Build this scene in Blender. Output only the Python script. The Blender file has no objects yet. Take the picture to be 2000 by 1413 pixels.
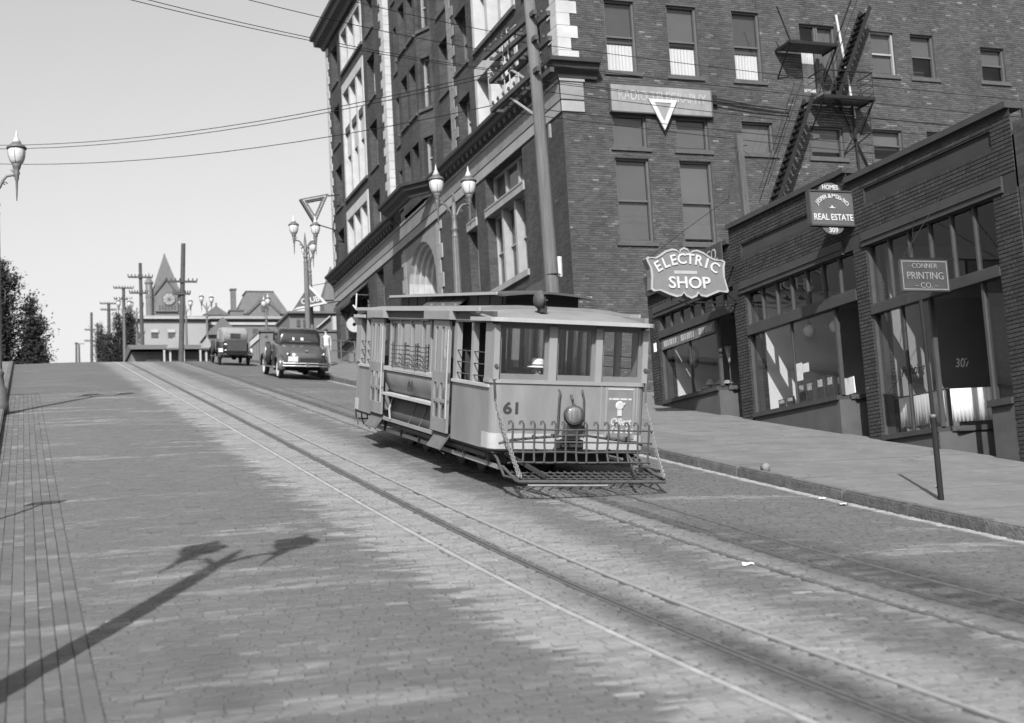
import bpy, math, random
import numpy as np
from mathutils import Vector, Matrix

random.seed(11)
rng = np.random.default_rng(5)
sc = bpy.context.scene
COL = sc.collection
R = math.radians
PI = math.pi

# ------------------------------------------------------------------ camera
yaw, pitch, roll = R(19.9167), R(7.6378), R(-3.207)
fw = Vector((math.sin(yaw)*math.cos(pitch), math.cos(yaw)*math.cos(pitch), math.sin(pitch)))
rt = Vector((math.cos(yaw), -math.sin(yaw), 0))
up = rt.cross(fw)
r2 = rt*math.cos(roll)+up*math.sin(roll)
u2 = -rt*math.sin(roll)+up*math.cos(roll)
cd = bpy.data.cameras.new('camera')
cam = bpy.data.objects.new('camera', cd)
COL.objects.link(cam)
cam.matrix_world = Matrix(((r2.x, u2.x, -fw.x, 0), (r2.y, u2.y, -fw.y, 0), (r2.z, u2.z, -fw.z, 0), (0, 0, 0, 1)))
cd.sensor_width = 36
cd.lens = 2660.27/2000*36
cd.clip_start = 0.1
cd.clip_end = 6000
cd.dof.use_dof = True
cd.dof.focus_distance = 25.0
cd.dof.aperture_fstop = 1.5
sc.camera = cam

# ------------------------------------------------------------------ light
SUN = Vector((-0.43, -0.90, 0.78)).normalized()          # towards the sun
elev = math.asin(SUN.z)
azim = math.atan2(SUN.x, SUN.y)
wd = bpy.data.worlds.new('World')
sc.world = wd
wd.use_nodes = True
nt = wd.node_tree
nt.nodes.clear()
sky = nt.nodes.new('ShaderNodeTexSky')
sky.sky_type = 'NISHITA'
sky.sun_disc = False
sky.sun_elevation = elev
sky.sun_rotation = azim
sky.air_density = 1.0
sky.dust_density = 4.0
sep = nt.nodes.new('ShaderNodeSeparateColor')
nt.links.new(sky.outputs[0], sep.inputs[0])
m1 = nt.nodes.new('ShaderNodeMath'); m1.operation = 'MULTIPLY'; m1.inputs[1].default_value = 0.5
m2 = nt.nodes.new('ShaderNodeMath'); m2.operation = 'MULTIPLY_ADD'; m2.inputs[1].default_value = 0.5
nt.links.new(sep.outputs[1], m1.inputs[0])
nt.links.new(sep.outputs[2], m2.inputs[0])
nt.links.new(m1.outputs[0], m2.inputs[2])
bg = nt.nodes.new('ShaderNodeBackground')
bg.inputs[1].default_value = 0.10
nt.links.new(m2.outputs[0], bg.inputs[0])
wo = nt.nodes.new('ShaderNodeOutputWorld')
nt.links.new(bg.outputs[0], wo.inputs[0])

sl = bpy.data.lights.new('sun', 'SUN')
sl.energy = 5.0
sl.angle = R(0.5)
sl.color = (1, 1, 1)                                       # black-and-white picture: neutral light
so = bpy.data.objects.new('sun', sl)
COL.objects.link(so)
so.rotation_euler = (-SUN).to_track_quat('-Z', 'Y').to_euler()
so.location = (-20, -40, 60)

sc.view_settings.view_transform = 'Standard'
sc.view_settings.look = 'None'
sc.view_settings.exposure = 1.13
sc.view_settings.gamma = 1.0
sc.view_settings.use_curve_mapping = False
sc.render.engine = 'CYCLES'
sc.cycles.max_bounces = 6
sc.cycles.transparent_max_bounces = 16
sc.cycles.use_denoising = True

# ------------------------------------------------------------------ materials (all grey: a black-and-white place)
MATS = {}
ALB = 0.78      # base colours darkened below real values for deeper shade at raised exposure
def gm(name, v, rough=0.8, var=0.15, scale=2.5, detail=6.0, bump=0.0, bscale=30.0, metal=0.0, tone=False,
       orand=0.0, spec=0.3, stretch=(1, 1, 1), vscale2=None):
    """grey surface: base value v, world-space mottling, optional per-piece tone and fine relief"""
    if name in MATS: return MATS[name]
    m = bpy.data.materials.new(name); m.use_nodes = True
    n = m.node_tree.nodes; l = m.node_tree.links
    b = n['Principled BSDF']
    v = v*ALB
    b.inputs['Roughness'].default_value = rough
    b.inputs['Metallic'].default_value = metal
    b.inputs['Specular IOR Level'].default_value = spec
    geo = n.new('ShaderNodeNewGeometry')
    mp = n.new('ShaderNodeVectorMath'); mp.operation = 'MULTIPLY'; mp.inputs[1].default_value = stretch
    l.new(geo.outputs['Position'], mp.inputs[0])
    nz = n.new('ShaderNodeTexNoise'); nz.inputs['Scale'].default_value = scale; nz.inputs['Detail'].default_value = detail
    nz.inputs['Roughness'].default_value = 0.65
    l.new(mp.outputs[0], nz.inputs['Vector'])
    mr = n.new('ShaderNodeMapRange')
    mr.inputs['From Min'].default_value = 0.25; mr.inputs['From Max'].default_value = 0.75
    mr.inputs['To Min'].default_value = v*(1-var); mr.inputs['To Max'].default_value = v*(1+var)
    l.new(nz.outputs[0], mr.inputs['Value'])
    out = mr.outputs[0]
    if tone:
        at = n.new('ShaderNodeAttribute'); at.attribute_name = 'tone'
        mu = n.new('ShaderNodeMath'); mu.operation = 'MULTIPLY'
        l.new(out, mu.inputs[0]); l.new(at.outputs['Fac'], mu.inputs[1]); out = mu.outputs[0]
    if orand:
        oi = n.new('ShaderNodeObjectInfo')
        mm = n.new('ShaderNodeMapRange'); mm.inputs['To Min'].default_value = 1-orand; mm.inputs['To Max'].default_value = 1+orand
        l.new(oi.outputs['Random'], mm.inputs['Value'])
        mu = n.new('ShaderNodeMath'); mu.operation = 'MULTIPLY'
        l.new(out, mu.inputs[0]); l.new(mm.outputs[0], mu.inputs[1]); out = mu.outputs[0]
    cb = n.new('ShaderNodeCombineColor')
    for k in range(3): l.new(out, cb.inputs[k])
    l.new(cb.outputs[0], b.inputs['Base Color'])
    if bump:
        n2 = n.new('ShaderNodeTexNoise'); n2.inputs['Scale'].default_value = bscale; n2.inputs['Detail'].default_value = 4
        l.new(geo.outputs['Position'], n2.inputs['Vector'])
        bp = n.new('ShaderNodeBump'); bp.inputs['Strength'].default_value = bump; bp.inputs['Distance'].default_value = 0.02
        l.new(n2.outputs[0], bp.inputs['Height']); l.new(bp.outputs[0], b.inputs['Normal'])
    MATS[name] = m
    return m

def brickmat(name, v, vm, bw=0.225, bh=0.075):
    """brickwork too far off to tell the bricks apart"""
    if name in MATS: return MATS[name]
    m = bpy.data.materials.new(name); m.use_nodes = True
    n = m.node_tree.nodes; l = m.node_tree.links
    b = n['Principled BSDF']; b.inputs['Roughness'].default_value = 0.9; b.inputs['Specular IOR Level'].default_value = 0.15; v, vm = v*ALB, vm*ALB
    geo = n.new('ShaderNodeNewGeometry'); sp = n.new('ShaderNodeSeparateXYZ'); l.new(geo.outputs['Position'], sp.inputs[0])
    ad = n.new('ShaderNodeMath'); l.new(sp.outputs[0], ad.inputs[0]); l.new(sp.outputs[1], ad.inputs[1])
    cv = n.new('ShaderNodeCombineXYZ'); l.new(ad.outputs[0], cv.inputs[0]); l.new(sp.outputs[2], cv.inputs[1])
    bt = n.new('ShaderNodeTexBrick'); l.new(cv.outputs[0], bt.inputs['Vector'])
    bt.inputs['Scale'].default_value = 1; bt.inputs['Brick Width'].default_value = bw; bt.inputs['Row Height'].default_value = bh
    bt.inputs['Mortar Size'].default_value = 0.009; bt.inputs['Bias'].default_value = 0.0
    bt.inputs['Color1'].default_value = (v*0.75,)*3+(1,); bt.inputs['Color2'].default_value = (v*1.3,)*3+(1,); bt.inputs['Mortar'].default_value = (vm,)*3+(1,)
    nz = n.new('ShaderNodeTexNoise'); nz.inputs['Scale'].default_value = 0.7; nz.inputs['Detail'].default_value = 8
    l.new(geo.outputs['Position'], nz.inputs['Vector'])
    mr = n.new('ShaderNodeMapRange'); mr.inputs['From Min'].default_value = 0.3; mr.inputs['From Max'].default_value = 0.7
    mr.inputs['To Min'].default_value = 0.75; mr.inputs['To Max'].default_value = 1.25; l.new(nz.outputs[0], mr.inputs[0])
    mx = n.new('ShaderNodeVectorMath'); mx.operation = 'SCALE'; l.new(bt.outputs[0], mx.inputs[0]); l.new(mr.outputs[0], mx.inputs['Scale'])
    l.new(mx.outputs[0], b.inputs['Base Color'])
    bp = n.new('ShaderNodeBump'); bp.inputs['Strength'].default_value = 0.5; bp.inputs['Distance'].default_value = 0.01; bp.invert = True
    l.new(bt.outputs['Fac'], bp.inputs['Height']); l.new(bp.outputs[0], b.inputs['Normal'])
    MATS[name] = m
    return m

def glassmat(name, tint=0.9, rough=0.02, refl=1.0):
    if name in MATS: return MATS[name]
    m = bpy.data.materials.new(name); m.use_nodes = True
    n = m.node_tree.nodes; l = m.node_tree.links; n.clear()
    o = n.new('ShaderNodeOutputMaterial'); mx = n.new('ShaderNodeMixShader')
    t = n.new('ShaderNodeBsdfTransparent'); t.inputs[0].default_value = (tint,)*3+(1,)
    g = n.new('ShaderNodeBsdfGlossy'); g.inputs['Roughness'].default_value = rough; g.inputs[0].default_value = (0.9, 0.9, 0.9, 1)
    geo = n.new('ShaderNodeNewGeometry'); nz = n.new('ShaderNodeTexNoise'); nz.inputs['Scale'].default_value = 1.6; nz.inputs['Detail'].default_value = 2
    l.new(geo.outputs['Position'], nz.inputs['Vector'])
    bp = n.new('ShaderNodeBump'); bp.inputs['Strength'].default_value = 0.08; bp.inputs['Distance'].default_value = 0.02
    l.new(nz.outputs[0], bp.inputs['Height']); l.new(bp.outputs[0], g.inputs['Normal'])
    dt = n.new('ShaderNodeVectorMath'); dt.operation = 'DOT_PRODUCT'; l.new(geo.outputs['Normal'], dt.inputs[0]); l.new(geo.outputs['Incoming'], dt.inputs[1])
    ab = n.new('ShaderNodeMath'); ab.operation = 'ABSOLUTE'; l.new(dt.outputs['Value'], ab.inputs[0])
    om = n.new('ShaderNodeMath'); om.operation = 'SUBTRACT'; om.inputs[0].default_value = 1.0; l.new(ab.outputs[0], om.inputs[1])
    pw = n.new('ShaderNodeMath'); pw.operation = 'POWER'; pw.inputs[1].default_value = 5.0; l.new(om.outputs[0], pw.inputs[0])
    mu = n.new('ShaderNodeMath'); mu.operation = 'MULTIPLY_ADD'; mu.inputs[1].default_value = 0.92*refl; mu.inputs[2].default_value = 0.042*refl
    l.new(pw.outputs[0], mu.inputs[0]); l.new(mu.outputs[0], mx.inputs[0]); l.new(t.outputs[0], mx.inputs[1]); l.new(g.outputs[0], mx.inputs[2])
    l.new(mx.outputs[0], o.inputs[0])
    MATS[name] = m
    return m

def roadmat(name, v, tone=True, far=False):
    """old stone paving: worn pale along the tracks, oil-dark beside the slots"""
    m = bpy.data.materials.new(name); m.use_nodes = True
    n = m.node_tree.nodes; l = m.node_tree.links
    b = n['Principled BSDF']; b.inputs['Roughness'].default_value = 0.75; b.inputs['Specular IOR Level'].default_value = 0.35; v = v*ALB
    geo = n.new('ShaderNodeNewGeometry'); sp = n.new('ShaderNodeSeparateXYZ'); l.new(geo.outputs['Position'], sp.inputs[0])
    def noise(scale, detail, stretch, rough=0.6):
        vm = n.new('ShaderNodeVectorMath'); vm.operation = 'MULTIPLY'; vm.inputs[1].default_value = stretch
        l.new(geo.outputs['Position'], vm.inputs[0])
        z = n.new('ShaderNodeTexNoise'); z.inputs['Scale'].default_value = scale; z.inputs['Detail'].default_value = detail; z.inputs['Roughness'].default_value = rough
        l.new(vm.outputs[0], z.inputs['Vector']); return z.outputs[0]
    def math(op, a, b_=None, c=None, clamp=False):
        x = n.new('ShaderNodeMath'); x.operation = op; x.use_clamp = clamp
        for i, q in enumerate((a, b_, c)):
            if q is None: continue
            if isinstance(q, (int, float)): x.inputs[i].default_value = q
            else: l.new(q, x.inputs[i])
        return x.outputs[0]
    def sm(val, a, b_):
        x = n.new('ShaderNodeMapRange'); x.interpolation_type = 'SMOOTHSTEP'; l.new(val, x.inputs['Value'])
        x.inputs['From Min'].default_value = a; x.inputs['From Max'].default_value = b_; return x.outputs[0]
    X, Y = sp.outputs[0], sp.outputs[1]
    big = noise(0.55, 5, (1, 0.8, 1)); mid = noise(2.2, 6, (0.5, 1.6, 1)); fine = noise(14, 5, (0.5, 2.2, 1), 0.75); grit = noise(55, 3, (0.7, 1.3, 1), 0.8)
    wob = math('MULTIPLY_ADD', mid, 1.5, -0.75)
    Xw = math('ADD', X, wob)
    if tone:
        at0 = n.new('ShaderNodeAttribute'); at0.attribute_name = 'tone'
        jit = math('SUBTRACT', at0.outputs['Fac'], 1.0)
        Xw = math('ADD', Xw, math('MULTIPLY', jit, 1.7))
    # dusty pale bands over and beside the tracks
    d1 = math('ABSOLUTE', math('SUBTRACT', Xw, 4.92)); band1 = math('MULTIPLY', sm(d1, 1.45, 0.95), math('MULTIPLY_ADD', fine, 0.8, 0.55))
    d2 = math('ABSOLUTE', math('SUBTRACT', Xw, 7.35)); band2 = math('MULTIPLY', sm(d2, 0.55, 0.2), 0.6)
    streak = noise(0.9, 7, (0.30, 1.7, 1), 0.68)
    if tone: streak = math('ADD', streak, math('MULTIPLY', jit, 0.20))
    patch = math('MULTIPLY', sm(streak, 0.53, 0.66), math('MULTIPLY_ADD', fine, 0.9, 0.2))
    worn = math('MAXIMUM', math('MAXIMUM', band1, band2), patch, clamp=True)
    worn = math('MULTIPLY', worn, math('MULTIPLY_ADD', sm(math('ADD', mid, math('MULTIPLY', fine, 0.4)), 0.45, 0.80), 0.65, 0.35))
    # oil along the slots, heavier near the foot of the hill
    near = sm(Y, 15.5, 9.5)
    o1 = math('ABSOLUTE', math('SUBTRACT', X, 4.95)); oil1 = math('MULTIPLY', sm(math('ADD', o1, math('MULTIPLY', wob, 0.2)), 0.55, 0.10), near)
    o2 = math('ABSOLUTE', math('SUBTRACT', X, 8.05)); oil2 = math('MULTIPLY', sm(math('ADD', o2, math('MULTIPLY', wob, 0.25)), 0.95, 0.15), math('MULTIPLY', sm(Y, 18, 11), 0.9))
    thin1 = math('MULTIPLY', sm(o1, 0.12, 0.05), 0.9)
    o3 = math('ABSOLUTE', math('SUBTRACT', X, 7.72)); thin2 = math('MULTIPLY', sm(math('ADD', o3, math('MULTIPLY', wob, 0.06)), 0.20, 0.08), 0.95)
    # faint wheel-worn dark streak low on the left
    o4 = math('ABSOLUTE', math('SUBTRACT', X, 1.25)); st = math('MULTIPLY', sm(o4, 0.45, 0.05), math('MULTIPLY', sm(Y, 13, 9.5), 0.35))
    oil = math('MAXIMUM', math('MAXIMUM', oil1, oil2), math('MAXIMUM', math('MAXIMUM', thin1, thin2), st), clamp=True)
    oil = math('MULTIPLY', oil, sm(mid, 0.2, 0.6))
    gut = math('MULTIPLY', sm(math('ADD', X, math('MULTIPLY', wob, 0.12)), 11.08, 11.22), math('MULTIPLY_ADD', mid, 1.6, 0.6))
    base = math('MULTIPLY', math('MULTIPLY_ADD', big, 0.25, 0.87), math('MULTIPLY_ADD', fine, 0.9, 0.55))
    base = math('MULTIPLY', math('MULTIPLY', base, math('MULTIPLY_ADD', grit, 1.1, 0.45)), v)
    paled = math('MULTIPLY_ADD', math('MAXIMUM', worn, gut), v*1.25, base)  # pale wear and gutter strip added over the base
    val = math('MULTIPLY', paled, math('MULTIPLY_ADD', oil, -0.78, 1.0))
    if tone:
        at = n.new('ShaderNodeAttribute'); at.attribute_name = 'tone'
        val = math('MULTIPLY', val, at.outputs['Fac'])
    if far:
        rows = n.new('ShaderNodeTexBrick'); vm = n.new('ShaderNodeVectorMath'); vm.operation = 'MULTIPLY'; vm.inputs[1].default_value = (1, 1, 0)
        l.new(geo.outputs['Position'], vm.inputs[0]); l.new(vm.outputs[0], rows.inputs[0])
        rows.inputs['Scale'].default_value = 1; rows.inputs['Brick Width'].default_value = 0.26; rows.inputs['Row Height'].default_value = 0.11
        rows.inputs['Mortar Size'].default_value = 0.008
        rows.inputs['Color1'].default_value = (0.85,)*3+(1,); rows.inputs['Color2'].default_value = (1.12,)*3+(1,); rows.inputs['Mortar'].default_value = (0.6,)*3+(1,)
        val = math('MULTIPLY', val, rows.outputs[0])
    if name == 'paver_piece':
        oi = n.new('ShaderNodeObjectInfo'); val = math('MULTIPLY', val, math('MULTIPLY_ADD', oi.outputs['Random'], 0.4, 0.8))
    cb = n.new('ShaderNodeCombineColor')
    for k in range(3): l.new(val, cb.inputs[k])
    l.new(cb.outputs[0], b.inputs['Base Color'])
    bp = n.new('ShaderNodeBump'); bp.inputs['Strength'].default_value = 0.6; bp.inputs['Distance'].default_value = 0.02
    l.new(math('ADD', fine, grit), bp.inputs['Height']); l.new(bp.outputs[0], b.inputs['Normal'])
    MATS[name] = m
    return m

# ------------------------------------------------------------------ mesh building
class MB:
    def __init__(s): s.v = []; s.f = []; s.t = []; s.smooth = False; s.tr = None
    def add(s, vs, fs, tone=1.0):
        o = len(s.v)
        if s.tr is not None: vs = [tuple(s.tr @ Vector(p)) for p in vs]
        s.v.extend(vs)
        for q in fs: s.f.append(tuple(o+i for i in q)); s.t.append(tone)
    def box(s, x0, x1, y0, y1, z0, z1, tone=1.0):
        if x0 > x1: x0, x1 = x1, x0
        if y0 > y1: y0, y1 = y1, y0
        if z0 > z1: z0, z1 = z1, z0
        s.add([(x0,y0,z0),(x1,y0,z0),(x1,y1,z0),(x0,y1,z0),(x0,y0,z1),(x1,y0,z1),(x1,y1,z1),(x0,y1,z1)],
              [(0,3,2,1),(4,5,6,7),(0,1,5,4),(1,2,6,5),(2,3,7,6),(3,0,4,7)], tone); return s
    def bar(s, a, b, w, h, upv=(0,0,1)):
        a, b = Vector(a), Vector(b); d = (b-a).normalized(); u = Vector(upv)
        sd = d.cross(u)
        if sd.length < 1e-4: sd = d.cross(Vector((1,0,0)))
        sd.normalize(); u = sd.cross(d).normalized()
        vs = []
        for p in (a, b):
            for i, j in ((-1,-1),(1,-1),(1,1),(-1,1)): vs.append(tuple(p+sd*(i*w/2)+u*(j*h/2)))
        s.add(vs, [(0,1,2,3),(7,6,5,4),(0,4,5,1),(1,5,6,2),(2,6,7,3),(3,7,4,0)]); return s
    def tube(s, pts, r, n=8, caps=True):
        pts = [Vector(p) for p in pts]; k = len(pts)
        rs = r if isinstance(r, (list, tuple)) else [r]*k
        vs = []; prev = None
        for i, p in enumerate(pts):
            d = (pts[min(i+1,k-1)]-pts[max(i-1,0)]).normalized()
            if prev is None:
                a = Vector((0,0,1)) if abs(d.z) < 0.9 else Vector((1,0,0))
                sd = d.cross(a).normalized()
            else:
                sd = (prev-d*prev.dot(d)); sd = sd.normalized() if sd.length > 1e-5 else d.orthogonal().normalized()
            prev = sd; u = d.cross(sd)
            for j in range(n):
                an = 2*PI*j/n; vs.append(tuple(p+(sd*math.cos(an)+u*math.sin(an))*rs[i]))
        fs = []
        for i in range(k-1):
            for j in range(n):
                a = i*n+j; b = i*n+(j+1) % n; fs.append((a, b, b+n, a+n))
        if caps: fs.append(tuple(range(n-1,-1,-1))); fs.append(tuple(range((k-1)*n, k*n)))
        s.add(vs, fs); return s
    def lathe(s, prof, c=(0,0,0), n=16, axis='z'):
        vs = []; fs = []; k = len(prof)
        for r, z in prof:
            for j in range(n):
                an = 2*PI*j/n; a, b = r*math.cos(an), r*math.sin(an)
                p = (a, b, z) if axis == 'z' else ((z, a, b) if axis == 'x' else (b, z, a))
                vs.append((c[0]+p[0], c[1]+p[1], c[2]+p[2]))
        for i in range(k-1):
            for j in range(n):
                a = i*n+j; b = i*n+(j+1) % n; fs.append((a, b, b+n, a+n))
        fs.append(tuple(range(n-1,-1,-1))); fs.append(tuple(range((k-1)*n, k*n)))
        s.add(vs, fs); return s
    def loft(s, rings, cap=True, closed=True):
        n = len(rings[0]); vs = [p for r in rings for p in r]; fs = []
        for i in range(len(rings)-1):
            for j in range(n if closed else n-1):
                a = i*n+j; b = i*n+(j+1) % n; fs.append((a, b, b+n, a+n))
        if cap: fs.append(tuple(range(n-1,-1,-1))); fs.append(tuple(range((len(rings)-1)*n, len(rings)*n)))
        s.add(vs, fs); return s
    def prism(s, poly, P, d0, d1):
        """poly of (u,v) extruded from depth d0 to d1 with P(u,v,d) -> xyz"""
        n = len(poly)
        vs = [P(u, v, d0) for u, v in poly]+[P(u, v, d1) for u, v in poly]
        fs = [tuple(range(n)), tuple(range(2*n-1, n-1, -1))]
        for i in range(n): j = (i+1) % n; fs.append((i, i+n, j+n, j))
        s.add(vs, fs); return s
    def quad(s, a, b, c, d, tone=1.0): s.add([tuple(a), tuple(b), tuple(c), tuple(d)], [(0,1,2,3)], tone); return s
    def mesh(s, name, off=(0,0,0), tone=False):
        me = bpy.data.meshes.new(name)
        me.from_pydata([(p[0]-off[0], p[1]-off[1], p[2]-off[2]) for p in s.v], [], s.f)
        if tone:
            at = me.attributes.new('tone', 'FLOAT', 'FACE'); at.data.foreach_set('value', np.array(s.t, dtype=np.float32))
        if s.smooth:
            me.polygons.foreach_set('use_smooth', [True]*len(me.polygons))
        me.update()
        return me
    def build(s, name, mat, parent=None, off=None, tone=False, recalc=True):
        o3 = off if off is not None else rootloc(parent)
        me = s.mesh(name, o3, tone)
        if recalc: fixn(me)
        if isinstance(mat, str): mat = MATS[mat]
        me.materials.append(mat)
        return link(name, me, parent, o3 if parent is None else (0,0,0))

def fixn(me):
    import bmesh
    bm = bmesh.new(); bm.from_mesh(me); bmesh.ops.recalc_face_normals(bm, faces=bm.faces); bm.to_mesh(me); bm.free()
def rootloc(p):
    if p is None: return (0,0,0)
    while p.parent: p = p.parent
    return tuple(p.get('_o', (0,0,0))) if '_o' in p else tuple(p.location)
def link(name, data, parent=None, loc=(0,0,0), rot=(0,0,0)):
    o = bpy.data.objects.new(name, data); COL.objects.link(o)
    o.location = loc; o.rotation_euler = rot
    if parent: o.parent = parent
    return o
def tag(o, label=None, cat=None, group=None, kind=None):
    if label: o['label'] = label
    if cat: o['category'] = cat
    if group: o['group'] = group
    if kind: o['kind'] = kind
    return o
def thing(name, label, cat, loc=(0,0,0), group=None, rot=(0,0,0)):
    return tag(link(name, None, None, loc, rot), label, cat, group)
def copy_tree(o, parent=None):
    c = o.copy(); COL.objects.link(c); c.parent = parent
    for ch in list(o.children): copy_tree(ch, c)
    return c
def local(mb): pass
class LB(MB):
    """builds in the thing's own coordinates (no offset)"""
    def build(s, name, mat, parent=None, tone=False, recalc=True):
        return MB.build(s, name, mat, parent, (0,0,0), tone, recalc)

# text and skinned figures are turned into meshes first, while the scene is still small
def text_mesh(txt, size, extrude=0.004, offset=0.0, shear=0.0, sx=1.0):
    c = bpy.data.curves.new('lettering', 'FONT'); c.body = txt; c.size = size; c.extrude = extrude; c.offset = offset
    c.shear = shear; c.align_x = 'CENTER'; c.align_y = 'CENTER'; c.resolution_u = 3
    o = bpy.data.objects.new('lettering', c); COL.objects.link(o)
    dg = bpy.context.evaluated_depsgraph_get()
    me = bpy.data.meshes.new_from_object(o.evaluated_get(dg))
    bpy.data.objects.remove(o); bpy.data.curves.remove(c)
    me.name = 'lettering'
    if sx != 1.0: me.transform(Matrix.Diagonal((sx, 1, 1, 1)))
    return me
def frame(origin, u, v):
    u = Vector(u).normalized(); v = Vector(v).normalized(); w = u.cross(v)
    return Matrix(((u.x, v.x, w.x, origin[0]), (u.y, v.y, w.y, origin[1]), (u.z, v.z, w.z, origin[2]), (0,0,0,1)))
def put_text(me, mat, parent, M, name='lettering'):
    me = me.copy(); me.transform(M)
    off = rootloc(parent); me.transform(Matrix.Translation((-off[0], -off[1], -off[2])))
    me.materials.clear(); me.materials.append(MATS[mat])
    return link(name, me, parent)
def join_meshes(parts):
    """parts: (mesh, matrix) -> one mesh"""
    mb = MB()
    for me, M in parts:
        mb.add([tuple(M @ v.co) for v in me.vertices], [tuple(p.vertices) for p in me.polygons])
    return mb.mesh('lettering')
def arc_text(txt, size, radius, span, cap=0.0, extrude=0.004, offset=0.0):
    """letters along an arc, middle letter on top; span in radians"""
    n = len(txt); parts = []
    for i, ch in enumerate(txt):
        if ch == ' ': continue
        a = (i-(n-1)/2)/(n-1)*span
        M = Matrix.Translation((radius*math.sin(a), radius*math.cos(a)-radius, 0)) @ Matrix.Rotation(-a, 4, 'Z')
        parts.append((text_mesh(ch, size, extrude, offset), M))
    return join_meshes(parts)

T = {}
T['61f'] = text_mesh('61', 0.235, 0.003, 0.006, 0, 1.25)
T['61s'] = text_mesh('61', 0.27, 0.002, 0.006, 0, 1.35)
T['ELEC'] = arc_text('ELECTRIC', 0.36, 1.55, 1.02, offset=0.006, extrude=0.012)
T['SHOP'] = text_mesh('SHOP', 0.40, 0.012, 0.006, 0, 1.12)
T['JASPER'] = arc_text('JESPER & McDONALD', 0.125, 0.50, 1.62, offset=0.002, extrude=0.003)
T['REAL'] = text_mesh('REAL ESTATE', 0.19, 0.003, 0.004, 0, 0.86)
T['HOMES'] = text_mesh('HOMES', 0.14, 0.003, 0.003, 0, 0.85)
T['309'] = text_mesh('309', 0.15, 0.003, 0.003)
T['CONNER'] = text_mesh('\u00b7 CONNER \u00b7', 0.13, 0.003, 0.0, 0, 1.05)
T['PRINT'] = text_mesh('PRINTING', 0.20, 0.003, 0.0, 0, 0.92)
T['CO'] = text_mesh('\u2013 CO. \u2013', 0.15, 0.003, 0.0, 0, 1.05)
T['COB'] = text_mesh('CO.', 0.46, 0.006, 0.0, 0.1, 0.75)
T['RADIO'] = text_mesh('RADIO TELEGRAPHY', 0.47, 0.003, 0.0, 0, 0.74)
T['307'] = text_mesh('307', 0.24, 0.002, 0.004, 0.15, 0.8)
T['Printing'] = text_mesh('Printing', 0.28, 0.002, 0.003, 0.35, 0.85)
T['Oil'] = text_mesh('Oiliest', 0.15, 0.002, 0.004, 0.3, 0.85)
T['OfC'] = text_mesh('of the Co', 0.13, 0.002, 0.004, 0.3, 0.85)
T['CLUB'] = text_mesh('CLUB', 0.42, 0.01, 0.01)

def skin_figure(joints, bones, levels=2):
    """joints: name -> (x,y,z,r); returns a smooth continuous mesh"""
    names = list(joints); idx = {k: i for i, k in enumerate(names)}
    me = bpy.data.meshes.new('body'); me.from_pydata([joints[k][:3] for k in names], [(idx[a], idx[b]) for a, b in bones], [])
    o = bpy.data.objects.new('body', me); COL.objects.link(o)
    sk = o.modifiers.new('s', 'SKIN'); sk.use_smooth_shade = True
    lay = me.skin_vertices[0] if len(me.skin_vertices) else None
    if lay is None:
        bpy.context.view_layer.objects.active = o
        bpy.ops.object.modifier_remove(modifier='s') if False else None
    for i, k in enumerate(names):
        r = joints[k][3]; me.skin_vertices[0].data[i].radius = (r, r) if not isinstance(r, tuple) else r
    me.skin_vertices[0].data[0].use_root = True
    sb = o.modifiers.new('d', 'SUBSURF'); sb.levels = levels; sb.render_levels = levels
    dg = bpy.context.evaluated_depsgraph_get()
    out = bpy.data.meshes.new_from_object(o.evaluated_get(dg))
    bpy.data.objects.remove(o); bpy.data.meshes.remove(me)
    return out
def hand_joints(J, B, side, wrist, d, spread, size=0.18):
    """palm and five bent fingers growing from a wrist point"""
    w = Vector(wrist); d = Vector(d).normalized(); sp = Vector(spread).normalized(); dn = d.cross(sp).normalized()
    pm = w+d*size*0.42; k = side+'palm'; J[k] = (*pm, (0.022, 0.036)); B.append((side+'wrist', k))
    for f, (off, ln) in enumerate(((-0.030, 0.40), (-0.010, 0.46), (0.011, 0.43), (0.030, 0.34))):
        a = pm+sp*off+d*0.02; b = a+d*size*ln*0.55; c = b+(d*0.6+dn*0.8).normalized()*size*ln*0.5
        J[f'{side}f{f}a'] = (*a, 0.010); J[f'{side}f{f}b'] = (*b, 0.0085); J[f'{side}f{f}c'] = (*c, 0.0075)
        B += [(k, f'{side}f{f}a'), (f'{side}f{f}a', f'{side}f{f}b'), (f'{side}f{f}b', f'{side}f{f}c')]
    a = w+d*size*0.18-sp*0.035; b = a+(d*0.6-sp*0.6+dn*0.3).normalized()*0.045; 
    J[side+'ta'] = (*a, 0.011); J[side+'tb'] = (*b, 0.009); B += [(side+'wrist', side+'ta'), (side+'ta', side+'tb')]
# ------------------------------------------------------------------ the hill
_hy = [-150,-60,-30,-10,0,5,8.09,10.91,13.26,16.72,19.26,22.53,27.63,36.14,50.86,66,70,72,74,77,82,90,450,900,3000]
_hz = [-7,-5.2,-4.3,-3.1,-2.1,-1.44,-1.03,-0.63,-0.26,0.34,0.80,1.40,2.34,3.91,6.60,9.37,10.09,10.42,10.70,11.0,11.25,11.45,60.0,75,80]
_gy = np.linspace(-150, 3000, 12601)
_gz = np.interp(_gy, _hy, _hz)
_k = np.ones(13)/13
_gz = np.convolve(np.pad(_gz, 6, mode='edge'), _k, mode='valid')
def h(y): return float(np.interp(y, _gy, _gz))
def crown(x):
    if x > 8.8: return -0.11*min(1, (x-8.8)/2.6)**1.6
    if x < 3.2: return -0.09*min(1, (3.2-x)/3.3)**1.6
    return 0.0
def rz(x, y): return h(y)+crown(x)
KX = 11.40            # kerb line on the right
BX = 16.5             # building line
def walk(x, y): return h(y)+0.045+0.008*(x-KX)

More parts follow.
